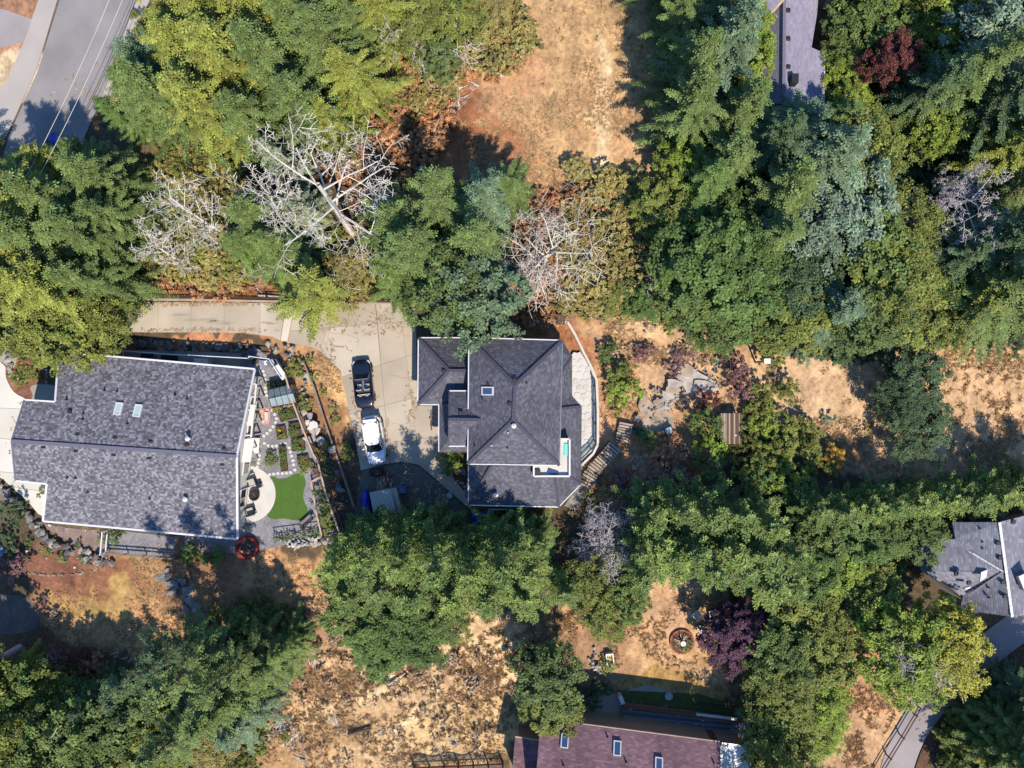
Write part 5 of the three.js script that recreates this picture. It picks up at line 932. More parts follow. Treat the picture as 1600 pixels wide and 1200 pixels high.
{ // poles on the ground
  const log = (a, b, r0, r1, mat, label) => { const m = new MB(); const n = 6, pts = [], rs = []; for (let i = 0; i <= n; i++) { const p = a.clone().lerp(b, i / n); p.y = r0 + 0.12 * Math.sin(i * 1.3) * (i > 0 && i < n ? 0.3 : 0) + 0.12; pts.push(p); rs.push(r0 + (r1 - r0) * i / n); } m.tube(pts, rs, 7); tag(mesh('fallen_log', m.build(), mat), label, 'log'); };
  log(P(650, 286), P(688, 182), 0.15, 0.07, M.barkGrey, 'long grey pole lying in the shade of the rusty slope');
  log(P(600, 150), P(640, 122), 0.16, 0.1, M.barkGrey, 'grey log lying across the rusty slope near the dead brown conifer');
  log(P(405, 462), P(446, 464), 0.1, 0.06, M.barkGrey, 'weathered grey log lying on the curb of the lane');
  log(P(372, 1152), P(424, 1146), 0.09, 0.04, M.barkPale, 'thin pale log at the lower end of the straw slope');
  log(P(545, 1145), P(580, 1136), 0.16, 0.1, M.bark, 'dark branch pile log in the middle of the straw slope');
  log(P(232, 1168), P(256, 1138), 0.2, 0.14, M.woodDark, 'dark thick log among the lower left woods');
  log(P(608, 1068), P(634, 1050), 0.1, 0.05, M.barkGrey, 'grey brush log below the south clump');
}
// ---------------------------------------------------------------- stones
function stoneGeo(seed, flat = 0.7) { const g = new THREE.IcosahedronGeometry(0.5, 1); const r = rng(seed), k = new Map(); const a = g.attributes.position; const cuts = Array.from({ length: 8 }, () => V(r() - 0.5, r() - 0.5, r() - 0.5).normalize()); for (let i = 0; i < a.count; i++) { const v = V(a.getX(i), a.getY(i), a.getZ(i)); const key = v.toArray().map((q) => q.toFixed(3)).join(); if (!k.has(key)) { let s = 0.84 + 0.3 * r(); for (const c of cuts) { const d = v.dot(c); if (d > 0.22) s *= 0.24 / d; } k.set(key, s); } const s = k.get(key); a.setXYZ(i, v.x * s, v.y * s * flat, v.z * s); } g.computeVertexNormals(); const uv = new Float32Array(a.count * 2); for (let i = 0; i < a.count; i++) { uv[i * 2] = a.getX(i) + a.getY(i); uv[i * 2 + 1] = a.getZ(i) - a.getY(i); } g.setAttribute('uv', new THREE.BufferAttribute(uv, 2)); return g; }
const STONES = Array.from({ length: 8 }, (_, i) => stoneGeo(300 + i));
const SLABS = Array.from({ length: 6 }, (_, i) => stoneGeo(330 + i, 0.3));
function stone(parent, p, s, mat, r, list = STONES, name = 'boulder') { const m = mesh(name, list[Math.floor(r() * list.length)], mat, parent); m.position.copy(p); m.rotation.set((r() - 0.5) * 0.4, r() * 6.28, (r() - 0.5) * 0.4); m.scale.set(s * (0.85 + 0.5 * r()), s * (0.8 + 0.4 * r()), s * (0.8 + 0.4 * r())); return m; }
function boulderWall(label, line, size, rows, mats, seed, spread = 0.5, list = STONES) { const t = thing('boulder_wall', label, 'boulder wall'); const pts = smoothLine(line, 10); const r = rng(seed); const L = []; let acc = 0, last = pts[0]; for (const p of pts) { acc += p.distanceTo(last); last = p; if (acc > size * 0.72) { acc = 0; L.push(p); } }
  for (const p of L) for (let k = 0; k < rows; k++) { const q = p.clone().add(V((r() - 0.5) * spread + (k - (rows - 1) / 2) * size * 0.55, 0, (r() - 0.5) * spread + (k - (rows - 1) / 2) * size * 0.5)); q.y = size * (0.18 + 0.3 * r() + 0.12 * k); stone(t, q, size * (0.7 + 0.6 * r()), mats[Math.floor(r() * mats.length)], r, list); } return t; }
boulderWall('grey boulder wall along the brown gravel strip below the grey gable house', [[-10, 742], [12, 768], [34, 792], [55, 815], [76, 838], [98, 852], [124, 862], [150, 872], [172, 870]], 0.85, 3, [M.rockGrey, M.rockDark, M.rockGrey, M.rockPale], 1, 0.5);
boulderWall('shaded boulder wall between the beige lane and the service strip', [[160, 541], [200, 536], [250, 537], [300, 541], [350, 543], [400, 546]], 0.75, 2, [M.rockDark, M.rockGrey], 2, 0.3);
boulderWall('pale boulder bank on the slope beside the greenhouse', [[420, 538], [440, 546], [458, 556], [468, 575], [476, 590], [480, 612], [484, 630]], 0.8, 2, [M.rockPale, M.rockGrey, M.rockTan], 3, 1.0);
boulderWall('white boulder bank in the sun below the greenhouse', [[482, 636], [486, 650], [494, 664], [500, 680], [503, 692]], 1.15, 3, [M.rockPale, M.flagGrey, M.flag], 4, 0.9, [...STONES, ...SLABS]);
boulderWall('shaded boulder bank between the two garden fences', [[508, 702], [514, 722], [522, 745], [530, 765], [540, 790]], 0.8, 2, [M.rockGrey, M.rockDark], 5, 0.8);
boulderWall('white rock edging below the lower garden fence', [[440, 851], [460, 848], [480, 846], [500, 844], [520, 842]], 0.6, 3, [M.flag, M.flagGrey, M.rockPale], 6, 0.4);
boulderWall('pale boulders beside the grey side path', [[44, 526], [36, 538], [26, 552], [20, 566], [18, 580]], 0.75, 2, [M.rockPale, M.rockGrey], 7, 0.5);
boulderWall('row of small white edging stones beside the turf strip', [[75, 556], [75, 570], [74, 584], [74, 598]], 0.32, 1, [M.flag, M.rockPale], 8, 0.05);
boulderWall('rocks in the planting bed against the dark roofed house', [[722, 722], [725, 738], [728, 754], [730, 768]], 0.55, 2, [M.rockPale, M.rockGrey], 9, 0.5);
boulderWall('loose stones below the white tub at the edge of the tan lawn', [[925, 1015], [932, 1030], [928, 1045], [935, 1058]], 0.5, 3, [M.rockPale, M.rockGrey, M.flagGrey], 10, 1.0);
boulderWall('small pale stones lining the brown soil below the boulder wall', [[0, 868], [20, 885], [40, 895], [80, 898], [120, 896], [150, 888], [172, 876]], 0.26, 1, [M.rockTan, M.rockPale], 11, 0.1);
{ // rock outcrop: stepped ledges
  const t = thing('rock_outcrop', 'stepped grey beige rock ledges on the dry slope right of the stone steps', 'rock outcrop'); const r = rng(61);
  const ledge = (pts, y, mat) => mesh('ledge', slab(smooth(pts, 2).map((p) => p.add(V((r() - 0.5) * 0.22, 0, (r() - 0.5) * 0.22))), -0.05, y), mat, t);
  ledge([[1052, 572], [1064, 566], [1080, 572], [1094, 584], [1116, 598], [1120, 612], [1098, 614], [1076, 622], [1064, 600], [1056, 588]], 0.5, M.rockPale); ledge([[1060, 574], [1070, 570], [1082, 580], [1074, 590], [1064, 586]], 0.72, M.rockTan); ledge([[1082, 596], [1100, 594], [1114, 604], [1104, 610], [1086, 612]], 0.7, M.rockPale);
  const steps = [[1050, 598, 0.6], [1046, 608, 0.52], [1043, 617, 0.45], [1039, 625, 0.37], [1035, 632, 0.29], [1031, 639, 0.2]]; steps.forEach(([x, y, h], i) => ledge([[x - 8, y - 4], [x + 2, y - 6], [x + 12, y - 2], [x + 14, y + 4], [x + 4, y + 7], [x - 7, y + 5]], h, i % 2 ? M.rockTan : M.rockPale));
  ledge([[998, 624], [1008, 620], [1018, 628], [1022, 640], [1010, 652], [1000, 642]], 0.35, M.rockTan); ledge([[1020, 625], [1032, 622], [1034, 632], [1024, 638]], 0.45, M.rockTan);
  for (let i = 0; i < 120; i++) { const a = r(), p = P(1000 + a * 118 + (r() - 0.5) * 20, 642 - a * 60 + (r() - 0.5) * 52); p.y = 0.25 + 0.3 * r(); stone(t, p, 0.25 + 0.6 * r() * r(), [M.rockPale, M.rockTan, M.rockGrey][i % 3], r, SLABS, 'rock'); }
}
{ // flat rock in the shade of the lower left
  const t = thing('flat_rock', 'cracked blue grey flat rock in the tree shade below the grey gable house', 'rock'); const r = rng(62);
  for (const [x, y, s] of [[256, 904, 1.5], [268, 914, 1.8], [282, 908, 1.5], [290, 922, 1.9], [274, 926, 1.4], [300, 936, 1.7], [310, 948, 1.5], [262, 894, 1.2], [294, 950, 1.3], [316, 962, 1.2]]) { const p = P(x, y); p.y = 0.08; stone(t, p, s, M.rockGrey, r, SLABS, 'rock'); }
  ground('stony_patch', smooth([[-40, 932], [20, 930], [48, 938], [62, 960], [56, 982], [20, 990], [-40, 986]], 4), 0.02, M.gravelDark, 'blue grey stony patch at the left edge');
}
{ // loose stones
  let n = 0; const r = rng(63); for (const [x, y, s, lab] of [[80, 820, 0.45, 'white stone below the corner of the grey roof'], [104, 826, 0.3, 'flat white stone second along the roof edge'], [134, 829, 0.28, 'flat white stone third along the roof edge'], [153, 833, 0.32, 'white stone nearest the gate post'], [44, 860, 0.4, 'pale stone on the brown soil below the boulder wall'], [74, 872, 0.3, 'small pale stone left of the lime tuft'], [117, 886, 0.35, 'pale stone on the yellow grass below the boulder wall'], [672, 771, 0.3, 'white stone alone in the middle of the gravel court'], [700, 782, 0.3, 'white stone near the garden chair on the gravel court'], [682, 745, 0.22, 'small white stone on the shaded concrete'], [1043, 548, 0.35, 'white stone on the dry slope above the outcrop'], [968, 655, 0.4, 'orange brown stone at the top of the stone steps'], [980, 663, 0.3, 'pale stone at the head of the upper steps'], [530, 1000, 0.3, 'reddish stone on the bare slope'], [478, 972, 0.6, 'pale grey stone on the slope between the fir clump and the south clump'], [1548, 1043, 0.4, 'pale stone on the bank of the lane']]) { const p = P(x, y); p.y = s * 0.25; const m = stone(null, p, s, n++ % 2 ? M.rockPale : M.flag, r, STONES, 'stone'); tag(m, lab, 'stone'); }
}
// ---------------------------------------------------------------- walls, fences, curbs
function fence(label, line, o) { // posts, rails, boards
  const { h = 1.2, post = 0.1, rails = [0.3, 0.9], board = null, gap = 0.16, bw = 0.1, mat = M.woodDark, capMat = null, boardMat = mat, postGap = 2.0, merged = true, railW = 0.05, name = 'fence' } = o;
  const t = thing(name, label, 'fence'); const pts = line; const segs = []; for (let i = 0; i + 1 < pts.length; i++) segs.push([pts[i], pts[i + 1]]);
  const pg = new THREE.BoxGeometry(post, h + 0.08, post); let first = true; const R = rails.map(() => new MB()), cap = new MB(), bd = new MB();
  for (const [a, b] of segs) { const L = a.distanceTo(b), n = Math.max(1, Math.round(L / postGap)); for (let i = first ? 0 : 1; i <= n; i++) { const m = mesh('post', pg, mat, t); m.position.copy(a.clone().lerp(b, i / n)); m.position.y = (h + 0.08) / 2; m.rotation.y = Math.atan2(-(b.z - a.z), b.x - a.x); } first = false;
    rails.forEach((y, k) => R[k].bar(V(a.x, y, a.z), V(b.x, y, b.z), railW, 0.09)); if (capMat) cap.bar(V(a.x, h + 0.02, a.z), V(b.x, h + 0.02, b.z), 0.13, 0.05);
    if (board) { const nb = Math.round(L / gap); const d = b.clone().sub(a).normalize(), s = V(-d.z, 0, d.x).multiplyScalar(0.04); for (let i = 0; i < nb; i++) { const p = a.clone().addScaledVector(d, (i + 0.5) * gap).add(s); bd.bar(V(p.x, 0.06, p.z), V(p.x, board, p.z), bw, 0.022, V(d.x, 0, d.z)); } } }
  R.forEach((m) => mesh('rail', m.build(), mat, t)); if (capMat) mesh('cap', cap.build(), capMat, t); if (board) { const m = mesh('boards', bd.build(), boardMat, t); m.userData.kind = 'stuff'; } return t;
}
fence('dark picket fence along the north side of the lane', plan([[196, 463], [300, 464], [420, 467], [560, 471], [640, 473]]), { h: 1.3, board: 1.35, gap: 0.2, bw: 0.07, mat: M.woodDark, boardMat: M.woodDark });
fence('dark picket fence behind the dark roofed house', plan([[760, 474], [846, 476], [880, 479], [916, 482]]), { h: 1.3, board: 1.35, gap: 0.2, bw: 0.07, mat: M.woodGrey, boardMat: M.woodDark });
ground('lane_curb', plan([[192, 466], [300, 467], [446, 470], [600, 473], [642, 474], [642, 476.5], [600, 475.5], [446, 473], [300, 470.5], [192, 469.5]]), 0.16, M.curb, 'pinkish stone curb between the picket fence and the lane');
fence('tall brown board fence with pale cap inside the greenhouse garden', plan([[456, 588], [468, 630], [484, 672], [498, 706], [505, 718], [515, 758], [525, 790], [538, 826]]), { h: 1.75, board: 1.72, gap: 0.15, bw: 0.145, mat: M.fenceTan, boardMat: M.fenceCap, rails: [0.4, 1.4], capMat: M.fenceTan, postGap: 2.4 });
fence('low weathered fence on the edge of the dry bed by the forecourt', plan([[478, 566], [494, 604], [512, 660], [534, 725], [556, 790]]), { h: 0.75, board: 0.72, gap: 0.15, bw: 0.145, mat: M.woodGrey, boardMat: M.woodGrey, capMat: M.woodGrey, rails: [0.25, 0.6] });
fence('small tan garden fence beside the bench', plan([[504, 744], [490, 751], [494, 775], [499, 805], [506, 834]]), { h: 0.7, mat: M.fenceTan, rails: [0.3, 0.62], capMat: M.fenceTan, postGap: 1.4 });
fence('brown timber fence at the lower corner of the gravel garden', plan([[506, 838], [538, 832]]), { h: 0.9, mat: M.woodDark, board: 0.9, gap: 0.15, bw: 0.13, boardMat: M.fenceCap });
fence('thin black railing above the row of garden shrubs', plan([[430, 832], [460, 828], [502, 822]]), { h: 0.7, mat: M.black, post: 0.04, rails: [0.66], railW: 0.03, postGap: 0.9 });
fence('white railing behind the grey gable house', plan([[202, 561], [202, 549], [242, 552], [282, 555], [340, 558], [398, 561]]), { h: 1.9, mat: M.whiteMetal, post: 0.09, rails: [1.0, 1.88], postGap: 2.2, railW: 0.07 });
fence('white railing from the gable house to the garden corner', plan([[398, 561], [400, 558], [430, 562], [448, 590]]), { h: 1.6, mat: M.whiteMetal, post: 0.09, rails: [0.9, 1.58], railW: 0.07 });
fence('white gate posts and rail at the lower wall of the grey gable house', plan([[176, 826], [173, 860]]), { h: 1.6, mat: M.whiteMetal, post: 0.1, rails: [0.8, 1.58], railW: 0.1 });
fence('long pale rail along the shaded path below the grey gable house', plan([[173, 862], [230, 866], [284, 870]]), { h: 0.9, mat: M.woodGrey, post: 0.09, rails: [0.45, 0.88], railW: 0.09 });
fence('brown gate at the lower wall of the grey gable house', plan([[287, 838], [284, 868]]), { h: 1.5, mat: M.fenceCap, board: 1.45, gap: 0.15, bw: 0.12, rails: [0.4, 1.2] });
fence('thin dark rail along the upper edge of the lane in the corner', plan([[1362, 1215], [1384, 1178], [1404, 1146], [1424, 1112], [1430, 1100]]), { h: 0.9, mat: M.woodDark, post: 0.1, rails: [0.5, 0.85], postGap: 2.6 });
fence('pale fence in the shade behind the pale grey roof', plan([[1495, 806], [1556, 797]]), { h: 1.6, mat: M.woodGrey, board: 1.55, gap: 0.16, bw: 0.14, rails: [0.4, 1.3], capMat: M.fenceTan });
fence('fence line under the trees left of the pale grey roof', plan([[1320, 810], [1450, 815]]), { h: 1.4, mat: M.woodGrey, rails: [0.5, 1.35], capMat: M.woodGrey });
{ // scalloped fence at the bottom edge
  const t = thing('scalloped_fence', 'wavy topped red brown lattice fence at the bottom edge', 'fence'); const pk = new MB(), lo = new MB(), cap = new MB(); const a = P(648, 1196), b = P(786, 1190), n = 110;
  for (let i = 0; i <= n; i++) { const u = i / n, p = a.clone().lerp(b, u), h = 1.25 + 0.22 * Math.sin(u * 6 * Math.PI); pk.bar(V(p.x, 0.4, p.z), V(p.x, h, p.z), 0.045, 0.03, V(1, 0, 0)); if (i % 2 === 0) lo.bar(V(p.x, 0, p.z), V(p.x, 0.45, p.z), 0.09, 0.03, V(1, 0, 0)); if (i < n) { const v = (i + 1) / n, q = a.clone().lerp(b, v), h2 = 1.25 + 0.22 * Math.sin(v * 6 * Math.PI); cap.bar(V(p.x, h, p.z), V(q.x, h2, q.z), 0.09, 0.06); } }
  mesh('pickets', pk.build(), M.woodDark, t).userData.kind = 'stuff'; mesh('lower_boards', lo.build(), M.fenceTan, t).userData.kind = 'stuff'; mesh('cap', cap.build(), M.woodDark, t); for (let i = 0; i <= 6; i++) { const p = a.clone().lerp(b, i / 6); const m = mesh('post', new THREE.BoxGeometry(0.13, 1.5, 0.13), M.woodRed, t); m.position.set(p.x, 0.75, p.z + 0.1); }
  ground('board_walk', plan([[648, 1199], [786, 1193], [800, 1230], [650, 1240]]), 0.06, M.woodGrey, 'pale board walk behind the wavy fence'); mesh('rail', new MB().bar(V(a.x, 0.45, a.z), V(b.x, 0.45, b.z), 0.06, 0.1).build(), M.woodRed, t);
}
// ---------------------------------------------------------------- deck terrace right of the dark roofed house
{
  const outline = [[893, 556], [900, 552], [906, 550], [914, 562], [928, 588], [931, 604], [931, 690], [926, 704], [906, 722], [893, 722]];
  const t = tag(mesh('terrace', slab(plan(outline), -0.05, 0.3), M.flag), 'pale flagstone terrace curving round the east side of the dark roofed house', null, null, 'structure');
  const r = rng(71); const inside = (p, poly) => { let c = false; for (let i = 0, j = poly.length - 1; i < poly.length; j = i++) { const a = poly[i], b = poly[j]; if ((a.z > p.z) !== (b.z > p.z) && p.x < (b.x - a.x) * (p.z - a.z) / (b.z - a.z) + a.x) c = !c; } return c; }; const poly = plan(outline);
  for (let y = 554; y < 722; y += 10.5) for (let x = 895; x < 930; x += 10.5) { const cx = x + (r() - 0.5) * 4 + (Math.round(y / 10.5) % 2) * 5, cy = y + (r() - 0.5) * 4, c = P(cx, cy); if (!inside(c, poly)) continue; const n = 6, pts = []; for (let i = 0; i < n; i++) { const a = i / n * 6.283 + r() * 0.5, q = 0.34 * (0.72 + 0.36 * r()); pts.push(V(c.x + Math.cos(a) * q, 0, c.z + Math.sin(a) * q)); } mesh('paver', slab(pts, 0.31, 0.335 + 0.01 * r()), [M.flag, M.flag, M.offwhite, mottled([212, 211, 204], 0.08, 2, 4)][Math.floor(r() * 4)], t); }
  const w = thing('terrace_wall', 'white curb wall with a dark railing round the pale terrace', 'wall'); const line = [[881, 505], [886, 504], [898, 524], [910, 549], [922, 572], [931, 594], [933, 640], [933, 694], [926, 708], [905, 729]];
  const m = new MB(); const lp = plan(line); for (let i = 0; i + 1 < lp.length; i++) m.bar(V(lp[i].x, 0.28, lp[i].z), V(lp[i + 1].x, 0.28, lp[i + 1].z), 0.2, 0.56); mesh('wall', m.build(), M.offwhite, w);
  const rl = [[926, 590], [928, 604], [929, 690], [922, 700], [903, 719]].map(([x, y]) => P(x, y)); const rb = new MB(); for (let i = 0; i + 1 < rl.length; i++) for (const y of [0.7, 1.15]) rb.bar(V(rl[i].x, y, rl[i].z), V(rl[i + 1].x, y, rl[i + 1].z), 0.06, 0.06); mesh('rail', rb.build(), M.black, w);
  for (let i = 0; i + 1 < rl.length; i++) { const L = rl[i].distanceTo(rl[i + 1]), n = Math.max(1, Math.round(L / 1.5)); for (let k = 0; k < n; k++) { const p = rl[i].clone().lerp(rl[i + 1], k / n); const q = mesh('post', new THREE.BoxGeometry(0.07, 1.15, 0.07), M.black, w); q.position.set(p.x, 0.6, p.z); const g = mesh('pane', new THREE.BoxGeometry(L / n - 0.1, 0.7, 0.02), M.pane, w); const e = rl[i].clone().lerp(rl[i + 1], (k + 0.5) / n); g.position.set(e.x, 0.72, e.z); g.rotation.y = Math.atan2(-(rl[i + 1].z - rl[i].z), rl[i + 1].x - rl[i].x); } }
  const bin = mesh('planter', new THREE.BoxGeometry(0.7, 0.6, 0.9), M.woodDark, w); bin.position.copy(P(876, 500)); bin.position.y = 0.3;
}
{ // steps in two flights
  const flight = (label, line, w, n, seed) => { const t = thing('garden_steps', label, 'steps'); const pts = smoothLine(line, 12); const c = new THREE.CatmullRomCurve3(pts); const r = rng(seed); for (let i = 0; i < n; i++) { const u = (i + 0.5) / n, p = c.getPointAt(u), d = c.getTangentAt(u); const m = mesh('step', new THREE.BoxGeometry(w * (0.92 + 0.12 * r()), 0.16, c.getLength() / n * 0.7), [M.curb, M.concrete, M.rockTan][i % 3], t); m.position.set(p.x, 0.1 + 0.12 * (n - i) * 0.5 + 0.0, p.z); m.rotation.y = Math.atan2(d.x, d.z) + (r() - 0.5) * 0.06; const hb = 0.02 + 0.06 * (n - i); const b = mesh('riser', new THREE.BoxGeometry(w * 0.95, hb, c.getLength() / n * 0.96), M.woodDark, t); b.position.set(p.x, hb / 2 - 0.02, p.z); b.rotation.y = m.rotation.y; } return t; };
  flight('upper short flight of stone garden steps', [[977, 660], [974, 675], [970, 689]], 1.25, 7, 1);
  flight('lower long flight of stone garden steps curving beside the terrace', [[959, 695], [945, 712], [932, 727], [920, 744], [912, 760]], 1.25, 17, 2);
}
{ // platform of planks
  const t = thing('wooden_platform', 'weathered wooden platform between the bushes on the slope', 'deck'); const r = rng(75); for (let i = 0; i < 13; i++) { const p = P(1127 + i * 2.55, 670, 1.2), m = mesh('plank', new THREE.BoxGeometry(0.135, 0.05, 2.75), [M.woodGrey, M.woodDark, M.curb][Math.floor(r() * 3)], t); m.position.set(p.x, 1.2 + r() * 0.01, p.z); } for (const [x, y] of [[1129, 648], [1156, 648], [1129, 692], [1156, 692]]) { const p = P(x, y, 1.2); const m = mesh('leg', new THREE.BoxGeometry(0.12, 1.17, 0.12), M.woodDark, t); m.position.set(p.x, 0.58, p.z); } for (const y of [650, 690]) { const a = P(1126, y, 1.2), b = P(1158, y, 1.2); mesh('beam', new MB().bar(V(a.x, 1.1, a.z), V(b.x, 1.1, b.z), 0.08, 0.14).build(), M.woodDark, t); } const c = mesh('cap_stone', SLABS[1], M.flag, t); c.position.copy(P(1149, 681, 1.2)); c.position.y = 1.26; c.scale.setScalar(0.25); mesh('skirt', new MB().bar(P(1127, 695, 0.6).setY(0.6), P(1157, 695, 0.6).setY(0.6), 0.03, 1.1).build(), M.woodDark, t);
}
// ---------------------------------------------------------------- cars
function rrect(w, z0, z1, rad, n = 5) { const out = []; const c = [[w - rad, z1 - rad, 0], [-w + rad, z1 - rad, 1], [-w + rad, z0 + rad, 2], [w - rad, z0 + rad, 3]]; for (const [cx, cz, q] of c) for (let i = 0; i <= n; i++) { const a = (q + i / n) * Math.PI / 2; out.push([cx + Math.cos(a) * rad, cz + Math.sin(a) * rad]); } return out; }
function loft(rings, close = true) { const m = new MB(), pos = [], idx = []; const n = rings[0].length; rings.forEach((r) => r.forEach((p) => pos.push(p[0], p[1], p[2]))); for (let i = 0; i + 1 < rings.length; i++) for (let k = 0; k < (close ? n : n - 1); k++) { const a = i * n + k, b = i * n + (k + 1) % n, c = a + n, d = b + n; idx.push(a, c, b, b, c, d); } const g = new THREE.BufferGeometry(); g.setAttribute('position', new THREE.Float32BufferAttribute(pos, 3)); g.setIndex(idx); g.computeVertexNormals(); return g; }
// body rings along z (front at -z): [z, halfWidth, sill, shoulder, edge of the top, middle of the top, open?]
function bodyRing([z, w, y0, ys, yt, ym, tub]) { const half = tub ? [[w * .9, y0], [w, y0 + .2], [w, ys - .12], [w * .94, ys], [w * .82, ys + .02], [w * .8, tub], [w * .4, tub]] : [[w * .9, y0], [w, y0 + .2], [w, ys - .12], [w * .94, ys], [w * .82, yt], [w * .62, (yt + ym) / 2 + .01], [w * .3, ym]]; return [...half.map(([x, y]) => [x, y, z]), ...half.slice().reverse().map(([x, y]) => [-x, y, z])]; }
function wheels(t, xw, zs, r = 0.33) { for (const z of zs) for (const s of [-1, 1]) { const w = new THREE.Group(); w.name = 'wheel'; w.position.set(s * xw, r, z); t.add(w); const ty = mesh('tyre', new THREE.CylinderGeometry(r, r, 0.22, 20), M.rubber, w); ty.rotation.z = Math.PI / 2; const rm = mesh('rim', new THREE.CylinderGeometry(r * 0.64, r * 0.64, 0.235, 14), M.steel, w); rm.rotation.z = Math.PI / 2; } }
function pair(t, name, geo, mat, x, y, z, ry = 0) { for (const s of [-1, 1]) { const m = mesh(name, geo, mat, t); m.position.set(s * x, y, z); m.rotation.y = s * ry; } }
{ // white compact car, nose to the south
  const t = thing('white_car', 'white compact car with a black windscreen parked behind the black car', 'car', P(587, 686), Math.PI + 0.14);
  const st = [[-2.22, .3, .4, .6, .6, .62], [-2.16, .5, .3, .66, .68, .7], [-2.0, .68, .24, .73, .77, .8], [-1.75, .79, .22, .8, .85, .88], [-1.4, .87, .22, .87, .92, .95], [-1.0, .91, .22, .92, .97, 1.02], [-.3, .92, .22, .95, .98, 1.0], [.8, .92, .22, .97, 1.0, 1.0], [1.4, .89, .22, .98, 1.0, 1.02], [1.8, .83, .24, .97, 1.0, 1.01], [2.02, .74, .3, .94, .96, .98], [2.14, .58, .36, .86, .88, .9], [2.2, .34, .45, .7, .72, .74]];
  mesh('body', loft(st.map(bodyRing)), M.paintWhite, t);
  const base = rrect(.8, -1.15, 1.98, .48), mid = rrect(.74, -.8, 1.84, .46), top = rrect(.64, -.4, 1.62, .42); const R = (o, y) => o.map(([x, z]) => [x, y, z]);
  mesh('windows', loft([R(base, .95), R(mid, 1.26), R(top, 1.53)]), M.glassDark, t);
  mesh('roof_panel', loft([R(top, 1.52), R(rrect(.645, -.41, 1.63, .42), 1.56), R(rrect(.56, -.34, 1.56, .3), 1.6), R(rrect(.3, -.1, 1.3, .25), 1.62), R(rrect(.01, .5, .6, .005), 1.625)]), M.paintWhite, t);
  const pil = new MB(); for (const s of [-1, 1]) { pil.bar(V(s * .76, .98, -1.0), V(s * .64, 1.54, -.36), .07, .06); pil.bar(V(s * .81, .98, 1.5), V(s * .66, 1.54, 1.35), .14, .06); pil.bar(V(s * .8, .99, .45), V(s * .665, 1.54, .45), .08, .05); pil.bar(V(s * .68, 1.55, -.36), V(s * .68, 1.55, 1.6), .06, .06); } mesh('pillar', pil.build(), M.paintWhite, t);
  const sp = mesh('spoiler', new RoundedBoxGeometry(1.2, .06, .26, 2, .03), M.paintWhite, t); sp.position.set(0, 1.53, 1.76);
  wheels(t, .82, [-1.35, 1.32], .34); pair(t, 'headlight', new RoundedBoxGeometry(.26, .14, .34, 2, .06), M.lampGlass, .68, .72, -1.92, .5); pair(t, 'tail_light', new RoundedBoxGeometry(.2, .24, .14, 2, .05), M.tailRed, .74, .86, 1.98, 0); pair(t, 'mirror', new RoundedBoxGeometry(.2, .14, .12, 2, .05), M.paintWhite, 1.0, 1.0, -.72);
  const gr = mesh('grille', new THREE.BoxGeometry(.9, .16, .08), M.black, t); gr.position.set(0, .46, -2.1); const wp = new MB(); wp.bar(V(.1, 1.06, -.98), V(.55, 1.12, -.86), .03, .02); wp.bar(V(-.5, 1.06, -.98), V(-.02, 1.12, -.86), .03, .02); mesh('wiper', wp.build(), M.black, t);
}
